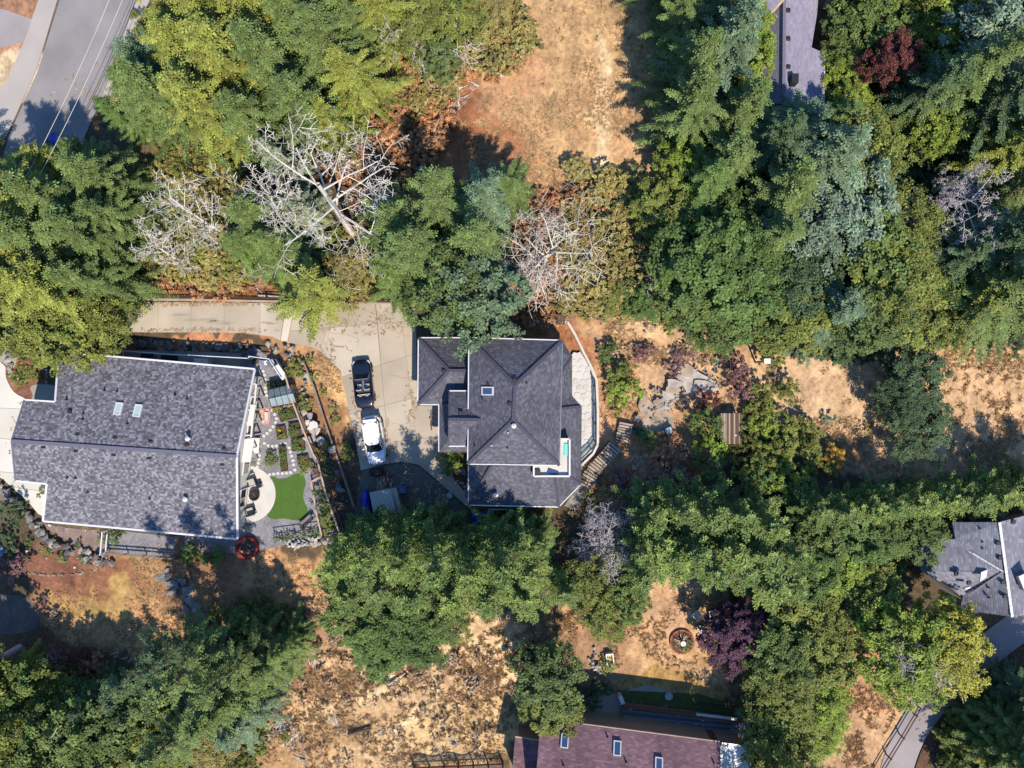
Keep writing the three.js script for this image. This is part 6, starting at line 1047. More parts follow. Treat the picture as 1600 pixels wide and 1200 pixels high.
{ // black convertible, nose to the north
  const t = thing('black_convertible', 'black convertible with open top and pale seats on the beige forecourt', 'car', P(570, 600), 0.1);
  const st = [[-2.22, .34, .4, .56, .56, .58], [-2.15, .56, .3, .62, .64, .66], [-1.98, .72, .24, .69, .73, .75], [-1.7, .81, .22, .76, .82, .85], [-1.35, .86, .22, .81, .87, .91], [-.85, .88, .22, .86, .92, .97], [-.62, .88, .22, .88, .94, .99], [-.6, .88, .22, .88, .9, .9, .55], [1.1, .88, .22, .9, .9, .9, .55], [1.12, .88, .22, .9, .94, .97], [1.5, .86, .24, .88, .93, .96], [1.85, .79, .28, .86, .9, .93], [2.06, .66, .34, .78, .8, .84], [2.14, .5, .38, .7, .72, .74], [2.16, .3, .45, .6, .6, .62]];
  mesh('body', loft(st.map(bodyRing)), M.paintBlack, t);
  { const a = [[-.74, .93, -.95], [.74, .93, -.95], [.6, 1.34, -.42], [-.6, 1.34, -.42]]; const m = new MB(), q = a.map((p) => V(...p)), o = V(0, .02, .02); m.quad(q[0], q[1], q[2], q[3]); const w = q.map((p) => p.clone().add(o)); m.quad(w[3], w[2], w[1], w[0]); mesh('windscreen', m.build(), M.glassDark, t); const f = new MB(); f.bar(q[0], q[3], .06).bar(q[1], q[2], .06).bar(q[3], q[2], .07); mesh('windscreen_frame', f.build(), M.steel, t); }
  const dash = mesh('dashboard', new RoundedBoxGeometry(1.4, .14, .35, 2, .05), M.black, t); dash.position.set(0, .86, -.5);
  const sw = mesh('steering_wheel', new THREE.TorusGeometry(.17, .02, 6, 18), M.black, t); sw.position.set(-.36, .88, -.2); sw.rotation.x = 0.5;
  for (const s of [-1, 1]) { const g = new THREE.Group(); g.name = 'seat'; g.position.set(s * .36, .55, .2); t.add(g); const c = mesh('cushion', new RoundedBoxGeometry(.5, .16, .5, 2, .06), M.leather, g); c.position.y = .06; const b = mesh('backrest', new RoundedBoxGeometry(.5, .55, .14, 2, .06), M.leatherPale, g); b.position.set(0, .34, .27); b.rotation.x = .22; const h = mesh('headrest', new RoundedBoxGeometry(.26, .16, .1, 2, .04), M.leatherPale, g); h.position.set(0, .68, .35); const d = mesh('seat_trim', new THREE.BoxGeometry(.36, .02, .3), M.leatherPale, g); d.position.set(0, .145, -.04); }
  const rs = mesh('rear_seat', new RoundedBoxGeometry(1.15, .2, .4, 2, .06), M.leather, t); rs.position.set(0, .66, .72); const rbk = mesh('rear_backrest', new RoundedBoxGeometry(1.15, .38, .14, 2, .05), M.leatherPale, t); rbk.position.set(0, .8, .96); pair(t, 'rear_headrest', new RoundedBoxGeometry(.26, .12, .1, 2, .04), M.leatherPale, .3, 1.0, 1.06); const con = mesh('console', new RoundedBoxGeometry(.2, .16, .9, 2, .04), M.steel, t); con.position.set(0, .62, .1);
  wheels(t, .8, [-1.32, 1.3], .32); pair(t, 'headlight', new RoundedBoxGeometry(.26, .12, .32, 2, .05), M.lampGlass, .64, .66, -1.93, .45); pair(t, 'tail_light', new RoundedBoxGeometry(.3, .14, .12, 2, .05), M.tailRed, .58, .74, 2.03); pair(t, 'mirror', new RoundedBoxGeometry(.2, .13, .11, 2, .05), M.paintBlack, 1.0, .96, -.62); const gr = mesh('grille', new THREE.BoxGeometry(.8, .14, .08), M.steel, t); gr.position.set(0, .46, -2.1);
}
// ---------------------------------------------------------------- greenhouse garden
{
  const path = tag(mesh('stepping_path', slab(plan([[404, 568], [412, 568], [412, 572], [404, 572]]), 0, 0.034), M.gravel), 'paths of round white stepping stones between the raised beds', null, null, 'structure'); const g = new THREE.CylinderGeometry(0.145, 0.15, 0.05, 14);
  const S = [[401, 572.5], [406, 576], [411.5, 580], [413.5, 586], [414.5, 593], [415.5, 599.5], [415.5, 606], [415.5, 612], [417, 618], [426, 641], [429.5, 647.5], [432.5, 654], [431, 660.5], [427, 666.5], [422.5, 672], [417.5, 677], [412.5, 681], [413.5, 692.5], [419.5, 696], [425.5, 697], [432, 696.5], [439, 694.5], [446, 693], [452, 699.5], [454, 706], [456, 712.5], [458, 719.5], [459, 726], [461, 734], [454.5, 738], [448, 739], [441.5, 739.5], [434.5, 739.5], [428, 740.5], [421.5, 741.5], [405.5, 711.5], [405, 717.5], [404, 723.5], [402.5, 729.5]]; const r = rng(81); for (const [x, y] of S) { const m = mesh('stone', g, r() < 0.5 ? M.flag : M.offwhite, path); m.position.copy(P(x, y)); m.position.y = 0.055; m.scale.setScalar(1.02); m.scale.y = 1; m.rotation.y = r() * 3; }
}
{ // greenhouse
  const t = thing('greenhouse', 'small glass greenhouse with a metal frame in the gravel garden', 'greenhouse'); const e = 1.5, rh = 2.25; const A = P(419, 609, e), B = P(453, 601, e), C = P(463, 629, e), D = P(424, 636, e), R0 = P(420, 623, rh), R1 = P(458, 614, rh); const f = new MB(); const edge = (a, b) => f.bar(a, b, 0.05); [[A, B], [B, R1], [R1, C], [C, D], [D, R0], [R0, A], [R0, R1]].forEach(([a, b]) => edge(a, b)); for (const p of [A, B, C, D]) f.bar(V(p.x, 0, p.z), p, 0.06); for (const y of [0.06, 0.75]) [[A, B], [B, C], [C, D], [D, A]].forEach(([a, b]) => f.bar(V(a.x, y, a.z), V(b.x, y, b.z), 0.05));
  const pane = (a, b, c, d) => { const m = new MB(), o = V(0, -0.012, 0); m.quad(a, b, c, d); m.quad(d.clone().add(o), c.clone().add(o), b.clone().add(o), a.clone().add(o)); mesh('pane', m.build(), M.pane, t); };
  for (const [x, y, z, w] of [[A, B, R1, R0], [R0, R1, C, D]]) for (let i = 0; i < 4; i++) { const a = x.clone().lerp(y, i / 4 + 0.01), b = x.clone().lerp(y, (i + 1) / 4 - 0.01), c = w.clone().lerp(z, (i + 1) / 4 - 0.01), d = w.clone().lerp(z, i / 4 + 0.01); pane(a, b, c, d); if (i) f.bar(x.clone().lerp(y, i / 4), w.clone().lerp(z, i / 4), 0.04); }
  for (const [a, b] of [[A, B], [B, C], [C, D], [D, A]]) for (let i = 0; i < 3; i++) { const p = a.clone().lerp(b, i / 3 + 0.01), q = a.clone().lerp(b, (i + 1) / 3 - 0.01); pane(V(p.x, 0.1, p.z), V(q.x, 0.1, q.z), V(q.x, e - 0.04, q.z), V(p.x, e - 0.04, p.z)); } mesh('frame', f.build(), M.darkMetal, t);
  const sh = mesh('bench', new THREE.BoxGeometry(1.6, 0.06, 0.5), M.woodGrey, t); sh.position.copy(P(438, 612)); sh.position.y = 0.8; sh.rotation.y = 0.22;
}
function plantsOn(parent, w, d, y, mat, n, seed, s = 1) { const r = rng(seed); for (let i = 0; i < n; i++) { const p = pool.U[i % 2]; const m = mesh('plant', p.crown, LM[mat], parent); m.position.set((r() - 0.5) * w * 0.8, y - 0.05, (r() - 0.5) * d * 0.8); const k = s * (0.4 + 0.3 * r()); m.scale.set(k, k * 0.8, k); m.rotation.y = r() * 6; } }
function bed(label, x, y, w, d, turn, mat, plants, seed, extra) { w *= PX; d *= PX; const t = thing('raised_bed', label, 'raised bed', P(x, y), turn); const f = new MB(); for (const s of [-1, 1]) { f.box(s * w / 2, 0.17, 0, 0.06, 0.34, d + 0.06); f.box(0, 0.17, s * d / 2, w - 0.06, 0.34, 0.06); } mesh('frame', f.build(), M.woodDark, t); const so = mesh('soil', new THREE.BoxGeometry(w - 0.07, 0.24, d - 0.07), M.soil, t); so.position.y = 0.14; if (plants) plantsOn(t, w, d, 0.28, mat, plants, seed, 0.9); if (extra) extra(t, w, d); return t; }
bed('raised bed of lush green plants below the greenhouse', 450, 648, 24, 16, 0.28, 'leaf', 12, 1); bed('small dry raised bed at the left foot of the greenhouse', 436, 639, 14, 7, 0.2, 'dryolive', 4, 2); bed('small brown raised bed at the right foot of the greenhouse', 458, 633, 12, 7, 0.2, 'brown', 2, 3);
bed('square raised bed of dark leafy vegetables nearest the white boulders', 462, 671, 16, 20, 0.16, 'fir', 14, 4); bed('raised bed with yellow fruits among the leaves', 441, 676, 14, 19, 0.16, 'leafOlive', 5, 5, (t, w, d) => { const r = rng(5); for (let i = 0; i < 7; i++) { const m = mesh('fruit', new THREE.SphereGeometry(0.1, 8, 6), i % 3 ? M.flowerY : M.orange, t); m.position.set((r() - 0.4) * w * 0.5, 0.38, (r() - 0.4) * d * 0.6); } }); bed('raised bed of leafy vegetables in the middle right of the garden', 467, 694, 19, 19, 0.1, 'hedge', 14, 6); bed('long narrow raised bed of tall greens', 444, 716, 9, 38, 0.1, 'leaf', 16, 7); bed('brown raised bed with few plants beside the board fence', 475, 719, 17, 14, 0.16, 'leafOlive', 5, 8);
bed('planter of slim greens against the upper east wall of the gable house', 404, 596, 5, 16, -0.12, 'leaf', 6, 9); bed('brown wooden planter against the east wall of the gable house', 401, 617, 8, 18, -0.12, 'brown', 0, 10); bed('green planter beside the stone oval', 399, 641, 8, 22, -0.12, 'hedge', 8, 11); bed('lime planter at the lower east wall of the gable house', 395, 668, 8, 16, -0.12, 'lime', 7, 12); bed('black bed of dark shrubs behind the greenhouse', 436, 600, 34, 9, 0.25, 'dark', 9, 13);
tree('S', 423, 712, 0.9, 0.5, 'leafOlive', 'olive garden shrub left of the long narrow bed, upper half'); tree('S', 424, 721, 0.9, 0.55, 'lime', 'lime garden shrub left of the long narrow bed, lower half'); tree('U', 394, 724, 0.5, 0.35, 'hedge', 'small pointed plant at the corner of the round patio'); tree('S', 486, 728, 0.6, 0.5, 'leafOlive', 'low olive plants under the board fence'); tree('S', 474, 734, 0.5, 0.5, 'leafLime', 'low yellow green plants at the top of the artificial lawn'); tree('S', 495, 738, 0.9, 0.6, 'mauve', 'dark mauve shrub at the corner of the tan garden fence');
['leftmost', 'second', 'third', 'fourth', 'fifth', 'sixth', 'seventh', 'rightmost'].forEach((w, i) => tree('U', 432 + i * 10, 841 - i * 1.4, 0.7, 0.42, 'leaf', `${w} round green shrub of the row along the lower garden edge`, 'shrubs along the lower garden edge'));
{ // stone oval
  const t = thing('stone_oval', 'oval of red and white stones in the gravel garden', 'stone bed', P(414, 649), 0.05); mesh('rim', slab(Array.from({ length: 22 }, (_, i) => { const a = i / 22 * 6.283; return V(Math.cos(a) * 0.5, 0, Math.sin(a) * 0.85); }), 0, 0.07), mottled([222, 168, 160], 0.2, 1, 8), t); const r = rng(83); for (let i = 0; i < 22; i++) { const a = r() * 6.28, q = Math.sqrt(r()); const p = V(Math.cos(a) * q * 0.42, 0.1, Math.sin(a) * q * 0.75); stone(t, p, 0.16 + 0.14 * r(), i % 3 === 0 ? M.flag : i % 3 === 1 ? M.brick : M.rockPale, r, SLABS, 'stone'); } const w = mesh('slab', slab([V(0.02, 0, -0.3), V(0.36, 0, -0.3), V(0.36, 0, 0.4), V(0.06, 0, 0.42)], 0.08, 0.2), M.flag, t);
}
{ const t = thing('white_table', 'square white table top on the gravel beside the gable house', 'table', P(403, 695), -0.08); const top = mesh('table_top', new RoundedBoxGeometry(0.78, 0.05, 1.4, 2, 0.02), M.white, t); top.position.y = 0.74; for (const sx of [-1, 1]) for (const sz of [-1, 1]) { const l = mesh('leg', new THREE.BoxGeometry(0.06, 0.72, 0.06), M.white, t); l.position.set(sx * 0.33, 0.36, sz * 0.64); } }
{ const t = thing('white_canopy', 'white slanted panel of a small garden canopy above the greenhouse', 'canopy', P(438, 582), 0); const q = [P(427, 574, 1.4), P(435, 569, 1.4), P(449, 588, 1.4), P(441, 594, 1.4)].map((p) => p.sub(t.position)); mesh('canopy_top', slab(q.map((p) => V(p.x, 0, p.z)), 1.36, 1.42), M.white, t); for (const p of q) { const l = mesh('pole', new THREE.CylinderGeometry(0.03, 0.03, 1.36, 6), M.whiteMetal, t); l.position.set(p.x * 0.92, 0.68, p.z * 0.92); } }
function crate(name, label, cat, x, y, sx, sy, sz, turn, mat, lidMat) { const t = thing(name, label, cat, P(x, y), turn); const b = mesh('body', new RoundedBoxGeometry(sx, sy * 0.86, sz, 2, 0.03), mat, t); b.position.y = sy * 0.43; const l = mesh('lid', new RoundedBoxGeometry(sx * 1.04, sy * 0.14, sz * 1.04, 2, 0.02), lidMat || mat, t); l.position.y = sy * 0.93; return t; }
crate('storage_bin', 'white rounded storage bin behind the gable house', 'storage bin', 321, 566, 1.25, 0.9, 0.6, -0.05, M.whiteMetal, M.white); crate('storage_bin', 'low dark blue storage chest behind the gable house', 'storage bin', 236, 558, 1.1, 0.7, 0.5, -0.05, M.blueBin, M.darkMetal); crate('storage_bin', 'dark bin in the shade behind the gable house', 'storage bin', 268, 560, 1.2, 0.7, 0.5, -0.05, M.darkMetal, M.blackMatte); crate('storage_bin', 'white framed box of soil in the corner of the gravel garden', 'planter', 402, 565, 0.6, 0.5, 0.4, -0.05, M.white, M.soil); crate('storage_bin', 'small pale blue box in the corner of the gravel garden', 'box', 411, 566, 0.4, 0.3, 0.35, 0, M.glassSky, M.blueBin); crate('storage_bin', 'small blue and white box beside the garden corner', 'box', 418, 567, 0.35, 0.4, 0.4, 0.2, M.blueBin, M.white); crate('storage_bin', 'dark cabinet under the white slanted panel', 'cabinet', 427, 568, 0.5, 0.9, 0.5, 0.5, M.darkMetal, M.steel);
// patio set
function loungeChair(label, x, y, turn) { const t = thing('patio_chair', label, 'chair', P(x, y).setY(0.07), turn); const s = mesh('seat', new RoundedBoxGeometry(0.6, 0.14, 0.6, 2, 0.05), M.leatherPale, t); s.position.y = 0.38; const f = new MB(); f.box(0, 0.28, 0, 0.78, 0.06, 0.72); for (const sx of [-1, 1]) { f.box(sx * 0.37, 0.55, 0, 0.08, 0.06, 0.7); for (const sz of [-1, 1]) f.box(sx * 0.37, 0.27, sz * 0.31, 0.06, 0.54, 0.06); } mesh('frame', f.build(), M.black, t); const b = mesh('backrest', new RoundedBoxGeometry(0.74, 0.5, 0.1, 2, 0.04), M.darkMetal, t); b.position.set(0, 0.66, 0.36); b.rotation.x = -0.2; return t; }
loungeChair('black framed patio chair with a pale cushion at the top of the round patio', 396, 752, 3.5); loungeChair('black framed patio chair at the bottom of the round patio', 394, 797, 0.3);
{ const t = thing('ottoman', 'dark square footstool beside the upper patio chair', 'footstool', P(407, 757).setY(0.07), 0.4); const c = mesh('cushion', new RoundedBoxGeometry(0.5, 0.14, 0.5, 2, 0.05), M.blackMatte, t); c.position.y = 0.36; for (const sx of [-1, 1]) for (const sz of [-1, 1]) { const l = mesh('leg', new THREE.BoxGeometry(0.05, 0.3, 0.05), M.black, t); l.position.set(sx * 0.2, 0.15, sz * 0.2); } }
{ const t = thing('fire_pit', 'round dark fire pit in the middle of the white patio', 'fire pit', P(400, 773).setY(0.07)); const pts = [[0.1, 0], [0.38, 0.04], [0.46, 0.3], [0.48, 0.42], [0.38, 0.42], [0.34, 0.3], [0.02, 0.24]].map((p) => new THREE.Vector2(...p)); mesh('bowl', new THREE.LatheGeometry(pts, 24), M.blackMatte, t); const r = rng(9); for (let i = 0; i < 9; i++) { const a = r() * 6.28, q = 0.24 * r(); stone(t, V(Math.cos(a) * q, 0.32, Math.sin(a) * q), 0.13, i % 2 ? M.rockDark : M.rockGrey, r, STONES, 'lava_stone'); } }
{ const t = thing('plant_pot', 'black pot with a dark red plant against the gable house', 'plant pot', P(378, 774).setY(0.07)); mesh('pot', new THREE.LatheGeometry([[0.01, 0], [0.2, 0], [0.27, 0.42], [0.24, 0.42], [0.2, 0.34], [0.01, 0.34]].map((p) => new THREE.Vector2(...p)), 18), M.black, t); const c = mesh('foliage', pool.U[0].crown, LM.maroon, t); c.position.y = 0.3; c.scale.setScalar(0.42); }
{ const t = thing('plant_pot', 'round white pot among the shrubs of the boulder bed', 'plant pot', P(36, 592)); mesh('pot', new THREE.LatheGeometry([[0.01, 0], [0.18, 0], [0.25, 0.45], [0.2, 0.45], [0.17, 0.36], [0.01, 0.36]].map((p) => new THREE.Vector2(...p)), 18), M.white, t); const s = mesh('soil', new THREE.CylinderGeometry(0.17, 0.17, 0.03, 14), M.soil, t); s.position.y = 0.37; }
{ const t = thing('red_planter', 'big round red planter full of stones below the corner of the gable roof', 'planter', P(388, 854)); mesh('ring', new THREE.LatheGeometry([[0.75, 0], [1.02, 0], [1.05, 0.42], [0.86, 0.46], [0.78, 0.4], [0.75, 0]].map((p) => new THREE.Vector2(...p)), 26), M.red, t); const so = mesh('soil', new THREE.CylinderGeometry(0.78, 0.78, 0.26, 20), M.soil, t); so.position.y = 0.14; const r = rng(19); for (let i = 0; i < 26; i++) { const a = r() * 6.28, q = 0.66 * Math.sqrt(r()); stone(t, V(Math.cos(a) * q, 0.3, Math.sin(a) * q), 0.18 + 0.12 * r(), [M.flag, M.rockGrey, M.brick][i % 3], r, STONES, 'stone'); } plantsOn(t, 1.0, 1.0, 0.3, 'maroon', 3, 4, 0.7); }
{ const t = thing('garden_bench', 'grey garden bench on the gravel below the artificial lawn', 'bench', P(481, 812), 0.75); for (let i = 0; i < 4; i++) { const s = mesh('slat', new THREE.BoxGeometry(1.35, 0.03, 0.1), M.woodGrey, t); s.position.set(0, 0.44, -0.18 + i * 0.12); } for (let i = 0; i < 3; i++) { const s = mesh('back_slat', new THREE.BoxGeometry(1.35, 0.1, 0.03), M.blackMatte, t); s.position.set(0, 0.56 + i * 0.14, 0.28 + i * 0.03); } for (const sx of [-1, 1]) { const f = new MB(); f.box(sx * 0.68, 0.22, -0.2, 0.06, 0.44, 0.06).box(sx * 0.68, 0.44, 0.24, 0.06, 0.88, 0.06).box(sx * 0.68, 0.62, 0, 0.06, 0.05, 0.5); mesh('side_frame', f.build(), M.black, t); } }
// ---------------------------------------------------------------- work corner below the forecourt
{
  const t = thing('shed', 'small shed with a pale corrugated roof beside the gravel court', 'shed', V(0, 0, 0)); const h = 2.2; const a = P(578, 769, h), b = P(617, 762, h), c = P(626, 800, h), d = P(584, 806, h); const nr = 12; for (let i = 0; i < nr; i++) { const p = a.clone().lerp(b, i / nr + 0.006), q = a.clone().lerp(b, (i + 1) / nr - 0.006), r = d.clone().lerp(c, (i + 1) / nr - 0.006), s = d.clone().lerp(c, i / nr + 0.006); for (const v of [p, q]) v.y = h + 0.2; mesh('roof_sheet', roofPlate([p, q, r, s], 0.05 + 0.02 * (i % 2)), i === 10 ? M.steel : M.flagGrey, t); }
  walls('wall', [a, b, c, d].map((p) => { const m = P(601, 784, h); return V(m.x + (p.x - m.x) * 0.88, 0, m.z + (p.z - m.z) * 0.88); }), 0, h - 0.1, M.woodGrey, t); const e = mesh('edge_trim', new MB().bar(b.clone().setY(h + 0.2), c.clone(), 0.3, 0.08).build(), M.curb, t);
  const tp = thing('blue_tarp', 'bright blue tarp bundled against the left side of the shed', 'tarp', P(574, 784)); const g = new THREE.SphereGeometry(0.5, 16, 12); const ga = g.attributes.position; for (let i = 0; i < ga.count; i++) { const x = ga.getX(i), y = ga.getY(i), z = ga.getZ(i); const k = 1 + 0.35 * (vn(x * 5 + 9, z * 5 + y * 4) - 0.5); ga.setXYZ(i, x * k, Math.max(-0.28, y * k), z * k); } g.computeVertexNormals(); const m = mesh('sheet', g, M.tarp, tp); m.scale.set(0.85, 1.2, 2.3); m.position.y = 0.33; m.rotation.y = 0.15; const rp = new MB(); rp.tube([V(-0.35, 0.1, 0.3), V(0, 0.62, 0.3), V(0.35, 0.1, 0.3)], [0.02, 0.02, 0.02], 5); mesh('rope', rp.build(), M.fenceTan, tp);
}
{ const t = thing('wood_pile', 'pile of split firewood and stones above the shed', 'wood pile', P(600, 752)); const r = rng(31); for (let i = 0; i < 34; i++) { const m = mesh('log', new THREE.CylinderGeometry(0.06 + 0.03 * r(), 0.07, 0.35 + 0.15 * r(), 6), [M.wood, M.fenceTan, M.curb, M.woodGrey][i % 4], t); m.position.set((r() - 0.5) * 1.5, 0.12 + 0.22 * r(), (r() - 0.5) * 1.3); m.rotation.set(Math.PI / 2 + (r() - 0.5) * 0.5, 0, (r() - 0.5) * 1.0); } for (let i = 0; i < 5; i++) stone(t, V((r() - 0.6) * 1.6, 0.2, (r() - 0.3) * 1.1), 0.32, i % 2 ? M.flagGrey : M.rockGrey, r, SLABS, 'stone'); }
{ const t = thing('bucket', 'red bucket lying at the top of the wood pile', 'bucket', P(612, 743)); const b = mesh('pail', new THREE.LatheGeometry([[0.01, 0], [0.15, 0], [0.2, 0.36], [0.185, 0.36], [0.14, 0.03], [0.01, 0.03]].map((p) => new THREE.Vector2(...p)), 16), M.red, t); b.rotation.z = 1.2; b.position.y = 0.2; const h = mesh('handle', new THREE.TorusGeometry(0.18, 0.012, 5, 14, Math.PI), M.steel, t); h.position.set(-0.3, 0.32, 0); }
{ const t = thing('plant_pot', 'small round tan pot beside the red bucket', 'plant pot', P(614, 749)); mesh('pot', new THREE.LatheGeometry([[0.01, 0], [0.14, 0], [0.18, 0.3], [0.14, 0.3], [0.12, 0.24], [0.01, 0.24]].map((p) => new THREE.Vector2(...p)), 14), M.fenceTan, t); const s = mesh('soil', new THREE.CylinderGeometry(0.12, 0.12, 0.03, 12), M.soil, t); s.position.y = 0.25; }
{ const t = thing('cart', 'pale blue garden cart at the right corner of the shed', 'cart', P(628, 764), 0.1); const m = new MB(); m.box(0, 0.32, 0, 0.8, 0.05, 0.55); for (const s of [-1, 1]) { m.box(s * 0.41, 0.46, 0, 0.04, 0.3, 0.6); m.box(0, 0.46, s * 0.29, 0.78, 0.3, 0.04); } mesh('tray', m.build(), M.blueBin, t); for (const s of [-1, 1]) { const w = mesh('wheel', new THREE.CylinderGeometry(0.17, 0.17, 0.07, 14), M.rubber, t); w.rotation.x = Math.PI / 2; w.position.set(0.15, 0.17, s * 0.35); } mesh('handle', new MB().bar(V(-0.42, 0.5, 0.22), V(-0.85, 0.62, 0.22), 0.04).bar(V(-0.42, 0.5, -0.22), V(-0.85, 0.62, -0.22), 0.04).build(), M.darkMetal, t); const w = mesh('load', SLABS[2], M.flagGrey, t); w.position.y = 0.42; w.scale.set(0.5, 0.4, 0.35); }
{ const t = thing('garden_chair', 'grey garden chair standing alone on the gravel court', 'chair', P(703, 773), -0.9); const f = new MB(); f.box(0, 0.44, 0, 0.5, 0.04, 0.46); mesh('seat', f.build(), M.steel, t); const b = mesh('backrest', new THREE.TorusGeometry(0.26, 0.03, 6, 18, Math.PI), M.steel, t); b.position.set(0, 0.58, 0.22); for (const sx of [-1, 1]) for (const sz of [-1, 1]) { const l = mesh('leg', new THREE.CylinderGeometry(0.02, 0.02, 0.44, 6), M.steel, t); l.position.set(sx * 0.22, 0.22, sz * 0.2); } }
{ const t = thing('black_barrow', 'black covered barbecue in the shade above the wood pile', 'barbecue', P(590, 737)); const b = mesh('hood', new THREE.SphereGeometry(0.42, 16, 8, 0, Math.PI * 2, 0, Math.PI / 2), M.blackMatte, t); b.scale.set(1.5, 0.8, 0.9); b.position.y = 0.6; const k = mesh('base', new THREE.BoxGeometry(1.1, 0.6, 0.6), M.black, t); k.position.y = 0.3; }
{ const t = thing('blue_tarp', 'blue tarp hanging on a white frame below the dark roof', 'tarp', P(752, 806)); const m = mesh('sheet', (() => { const g = new THREE.PlaneGeometry(1.5, 1.25, 10, 8); g.rotateX(-Math.PI / 2); const a = g.attributes.position; for (let i = 0; i < a.count; i++) a.setY(i, 0.9 + 0.22 * vn(a.getX(i) * 3 + 4, a.getZ(i) * 3)); g.computeVertexNormals(); return g; })(), M.tarp, t); const f = new MB(); f.bar(V(0.8, 1.7, -0.9), V(0.8, 1.7, 0.8), 0.1).bar(V(-0.4, 1.7, -0.4), V(0.8, 1.7, -0.4), 0.1).bar(V(-0.4, 1.7, -0.9), V(-0.4, 1.7, -0.4), 0.1).bar(V(0.8, 0, 0.8), V(0.8, 1.7, 0.8), 0.1).bar(V(-0.4, 0, -0.4), V(-0.4, 1.7, -0.4), 0.1).bar(V(0.75, 1.7, -0.9), V(2.6, 1.7, -0.9), 0.1); mesh('frame', f.build(), M.white, t); }
{ const t = thing('bicycle', 'dark bicycle leaning beside the entry wall', 'bicycle', P(676, 658), 1.5); for (const z of [-0.5, 0.5]) { const w = new THREE.Group(); w.name = 'wheel'; t.add(w); w.position.set(z, 0.33, 0); mesh('tyre', new THREE.TorusGeometry(0.31, 0.022, 6, 24), M.rubber, w); const sp = new MB(); for (let i = 0; i < 6; i++) { const a = i * Math.PI / 6; sp.bar(V(Math.cos(a) * 0.3, Math.sin(a) * 0.3, 0), V(-Math.cos(a) * 0.3, -Math.sin(a) * 0.3, 0), 0.006); } mesh('spokes', sp.build(), M.steel, w); } const f = new MB(); f.tube([V(-0.5, 0.33, 0), V(-0.12, 0.38, 0), V(-0.2, 0.78, 0)], [0.016, 0.018, 0.016], 5).tube([V(-0.12, 0.38, 0), V(0.34, 0.74, 0), V(-0.18, 0.7, 0)], [0.018, 0.018, 0.018], 5).tube([V(0.5, 0.33, 0), V(0.34, 0.74, 0), V(0.3, 0.9, 0)], [0.016, 0.018, 0.016], 5); mesh('frame', f.build(), M.black, t); const hb = mesh('handlebar', new THREE.CylinderGeometry(0.014, 0.014, 0.5, 6), M.black, t); hb.rotation.x = Math.PI / 2; hb.position.set(0.3, 0.92, 0); const sd = mesh('saddle', new RoundedBoxGeometry(0.24, 0.05, 0.13, 2, 0.02), M.black, t); sd.position.set(-0.21, 0.82, 0); t.rotation.z = 0; }
// ---------------------------------------------------------------- slope and lawn furniture
{ const t = thing('small_table', 'small white table on the landing below the rock outcrop', 'table', P(1043, 672), 0.5); const tp = mesh('table_top', new RoundedBoxGeometry(0.62, 0.05, 0.55, 2, 0.02), M.glassSky, t); tp.position.y = 0.6; const f = new MB(); for (const sx of [-1, 1]) for (const sz of [-1, 1]) f.box(sx * 0.34, 0.3, sz * 0.3, 0.06, 0.6, 0.06); f.box(0, 0.55, 0.33, 0.7, 0.06, 0.05).box(0, 0.55, -0.33, 0.7, 0.06, 0.05); mesh('frame', f.build(), M.black, t); }
{ const t = thing('garden_post', 'tall grey post with a white box on top at the edge of the east woods', 'post', P(1180, 566)); const p = mesh('pole', new THREE.CylinderGeometry(0.07, 0.09, 2.6, 8), M.woodGrey, t); p.position.y = 1.3; const b = mesh('box', new RoundedBoxGeometry(0.5, 0.35, 0.4, 2, 0.03), M.whiteMetal, t); b.position.y = 2.75; const c = mesh('lid', new THREE.BoxGeometry(0.56, 0.05, 0.46), M.white, t); c.position.y = 2.95; }
{ const t = thing('ring_planter', 'round brick ringed flower bed with a white pedestal on the tan lawn', 'flower bed', P(1065, 1002)); const g = new THREE.BoxGeometry(0.26, 0.2, 0.16); for (let i = 0; i < 30; i++) { const a = i / 30 * 6.283; const m = mesh('brick', g, i % 3 ? M.brick : M.woodRed, t); m.position.set(Math.cos(a) * 1.04, 0.1, Math.sin(a) * 1.04); m.rotation.y = -a + Math.PI / 2; } const so = mesh('soil', new THREE.CylinderGeometry(0.96, 0.96, 0.14, 24), M.soil, t); so.position.y = 0.08; const sp = new MB(); const r = rng(41); for (let i = 0; i < 60; i++) { const a = r() * 6.28; sp.bar(V(Math.cos(a) * 0.2, 0.16, Math.sin(a) * 0.2), V(Math.cos(a) * (0.5 + 0.42 * r()), 0.2 + 0.3 * r(), Math.sin(a) * (0.5 + 0.42 * r())), 0.03, 0.015); } mesh('dry_stems', sp.build(), M.fenceTan, t).userData.kind = 'stuff'; for (const [x, z, m, s] of [[0.55, 0.1, 'lime', 0.8], [0.15, 0.6, 'dryolive', 0.9], [-0.2, 0.5, 'leafOlive', 0.6], [0.5, 0.45, 'leaf', 0.6]]) { const c = mesh('plant', pool.U[0].crown, LM[m], t); c.position.set(x, 0.1, z); c.scale.setScalar(s * 0.8); } mesh('pedestal', new THREE.LatheGeometry([[0.01, 0], [0.22, 0], [0.14, 0.1], [0.1, 0.45], [0.2, 0.6], [0.24, 0.66], [0.01, 0.58]].map((p) => new THREE.Vector2(...p)), 16), M.white, t); }
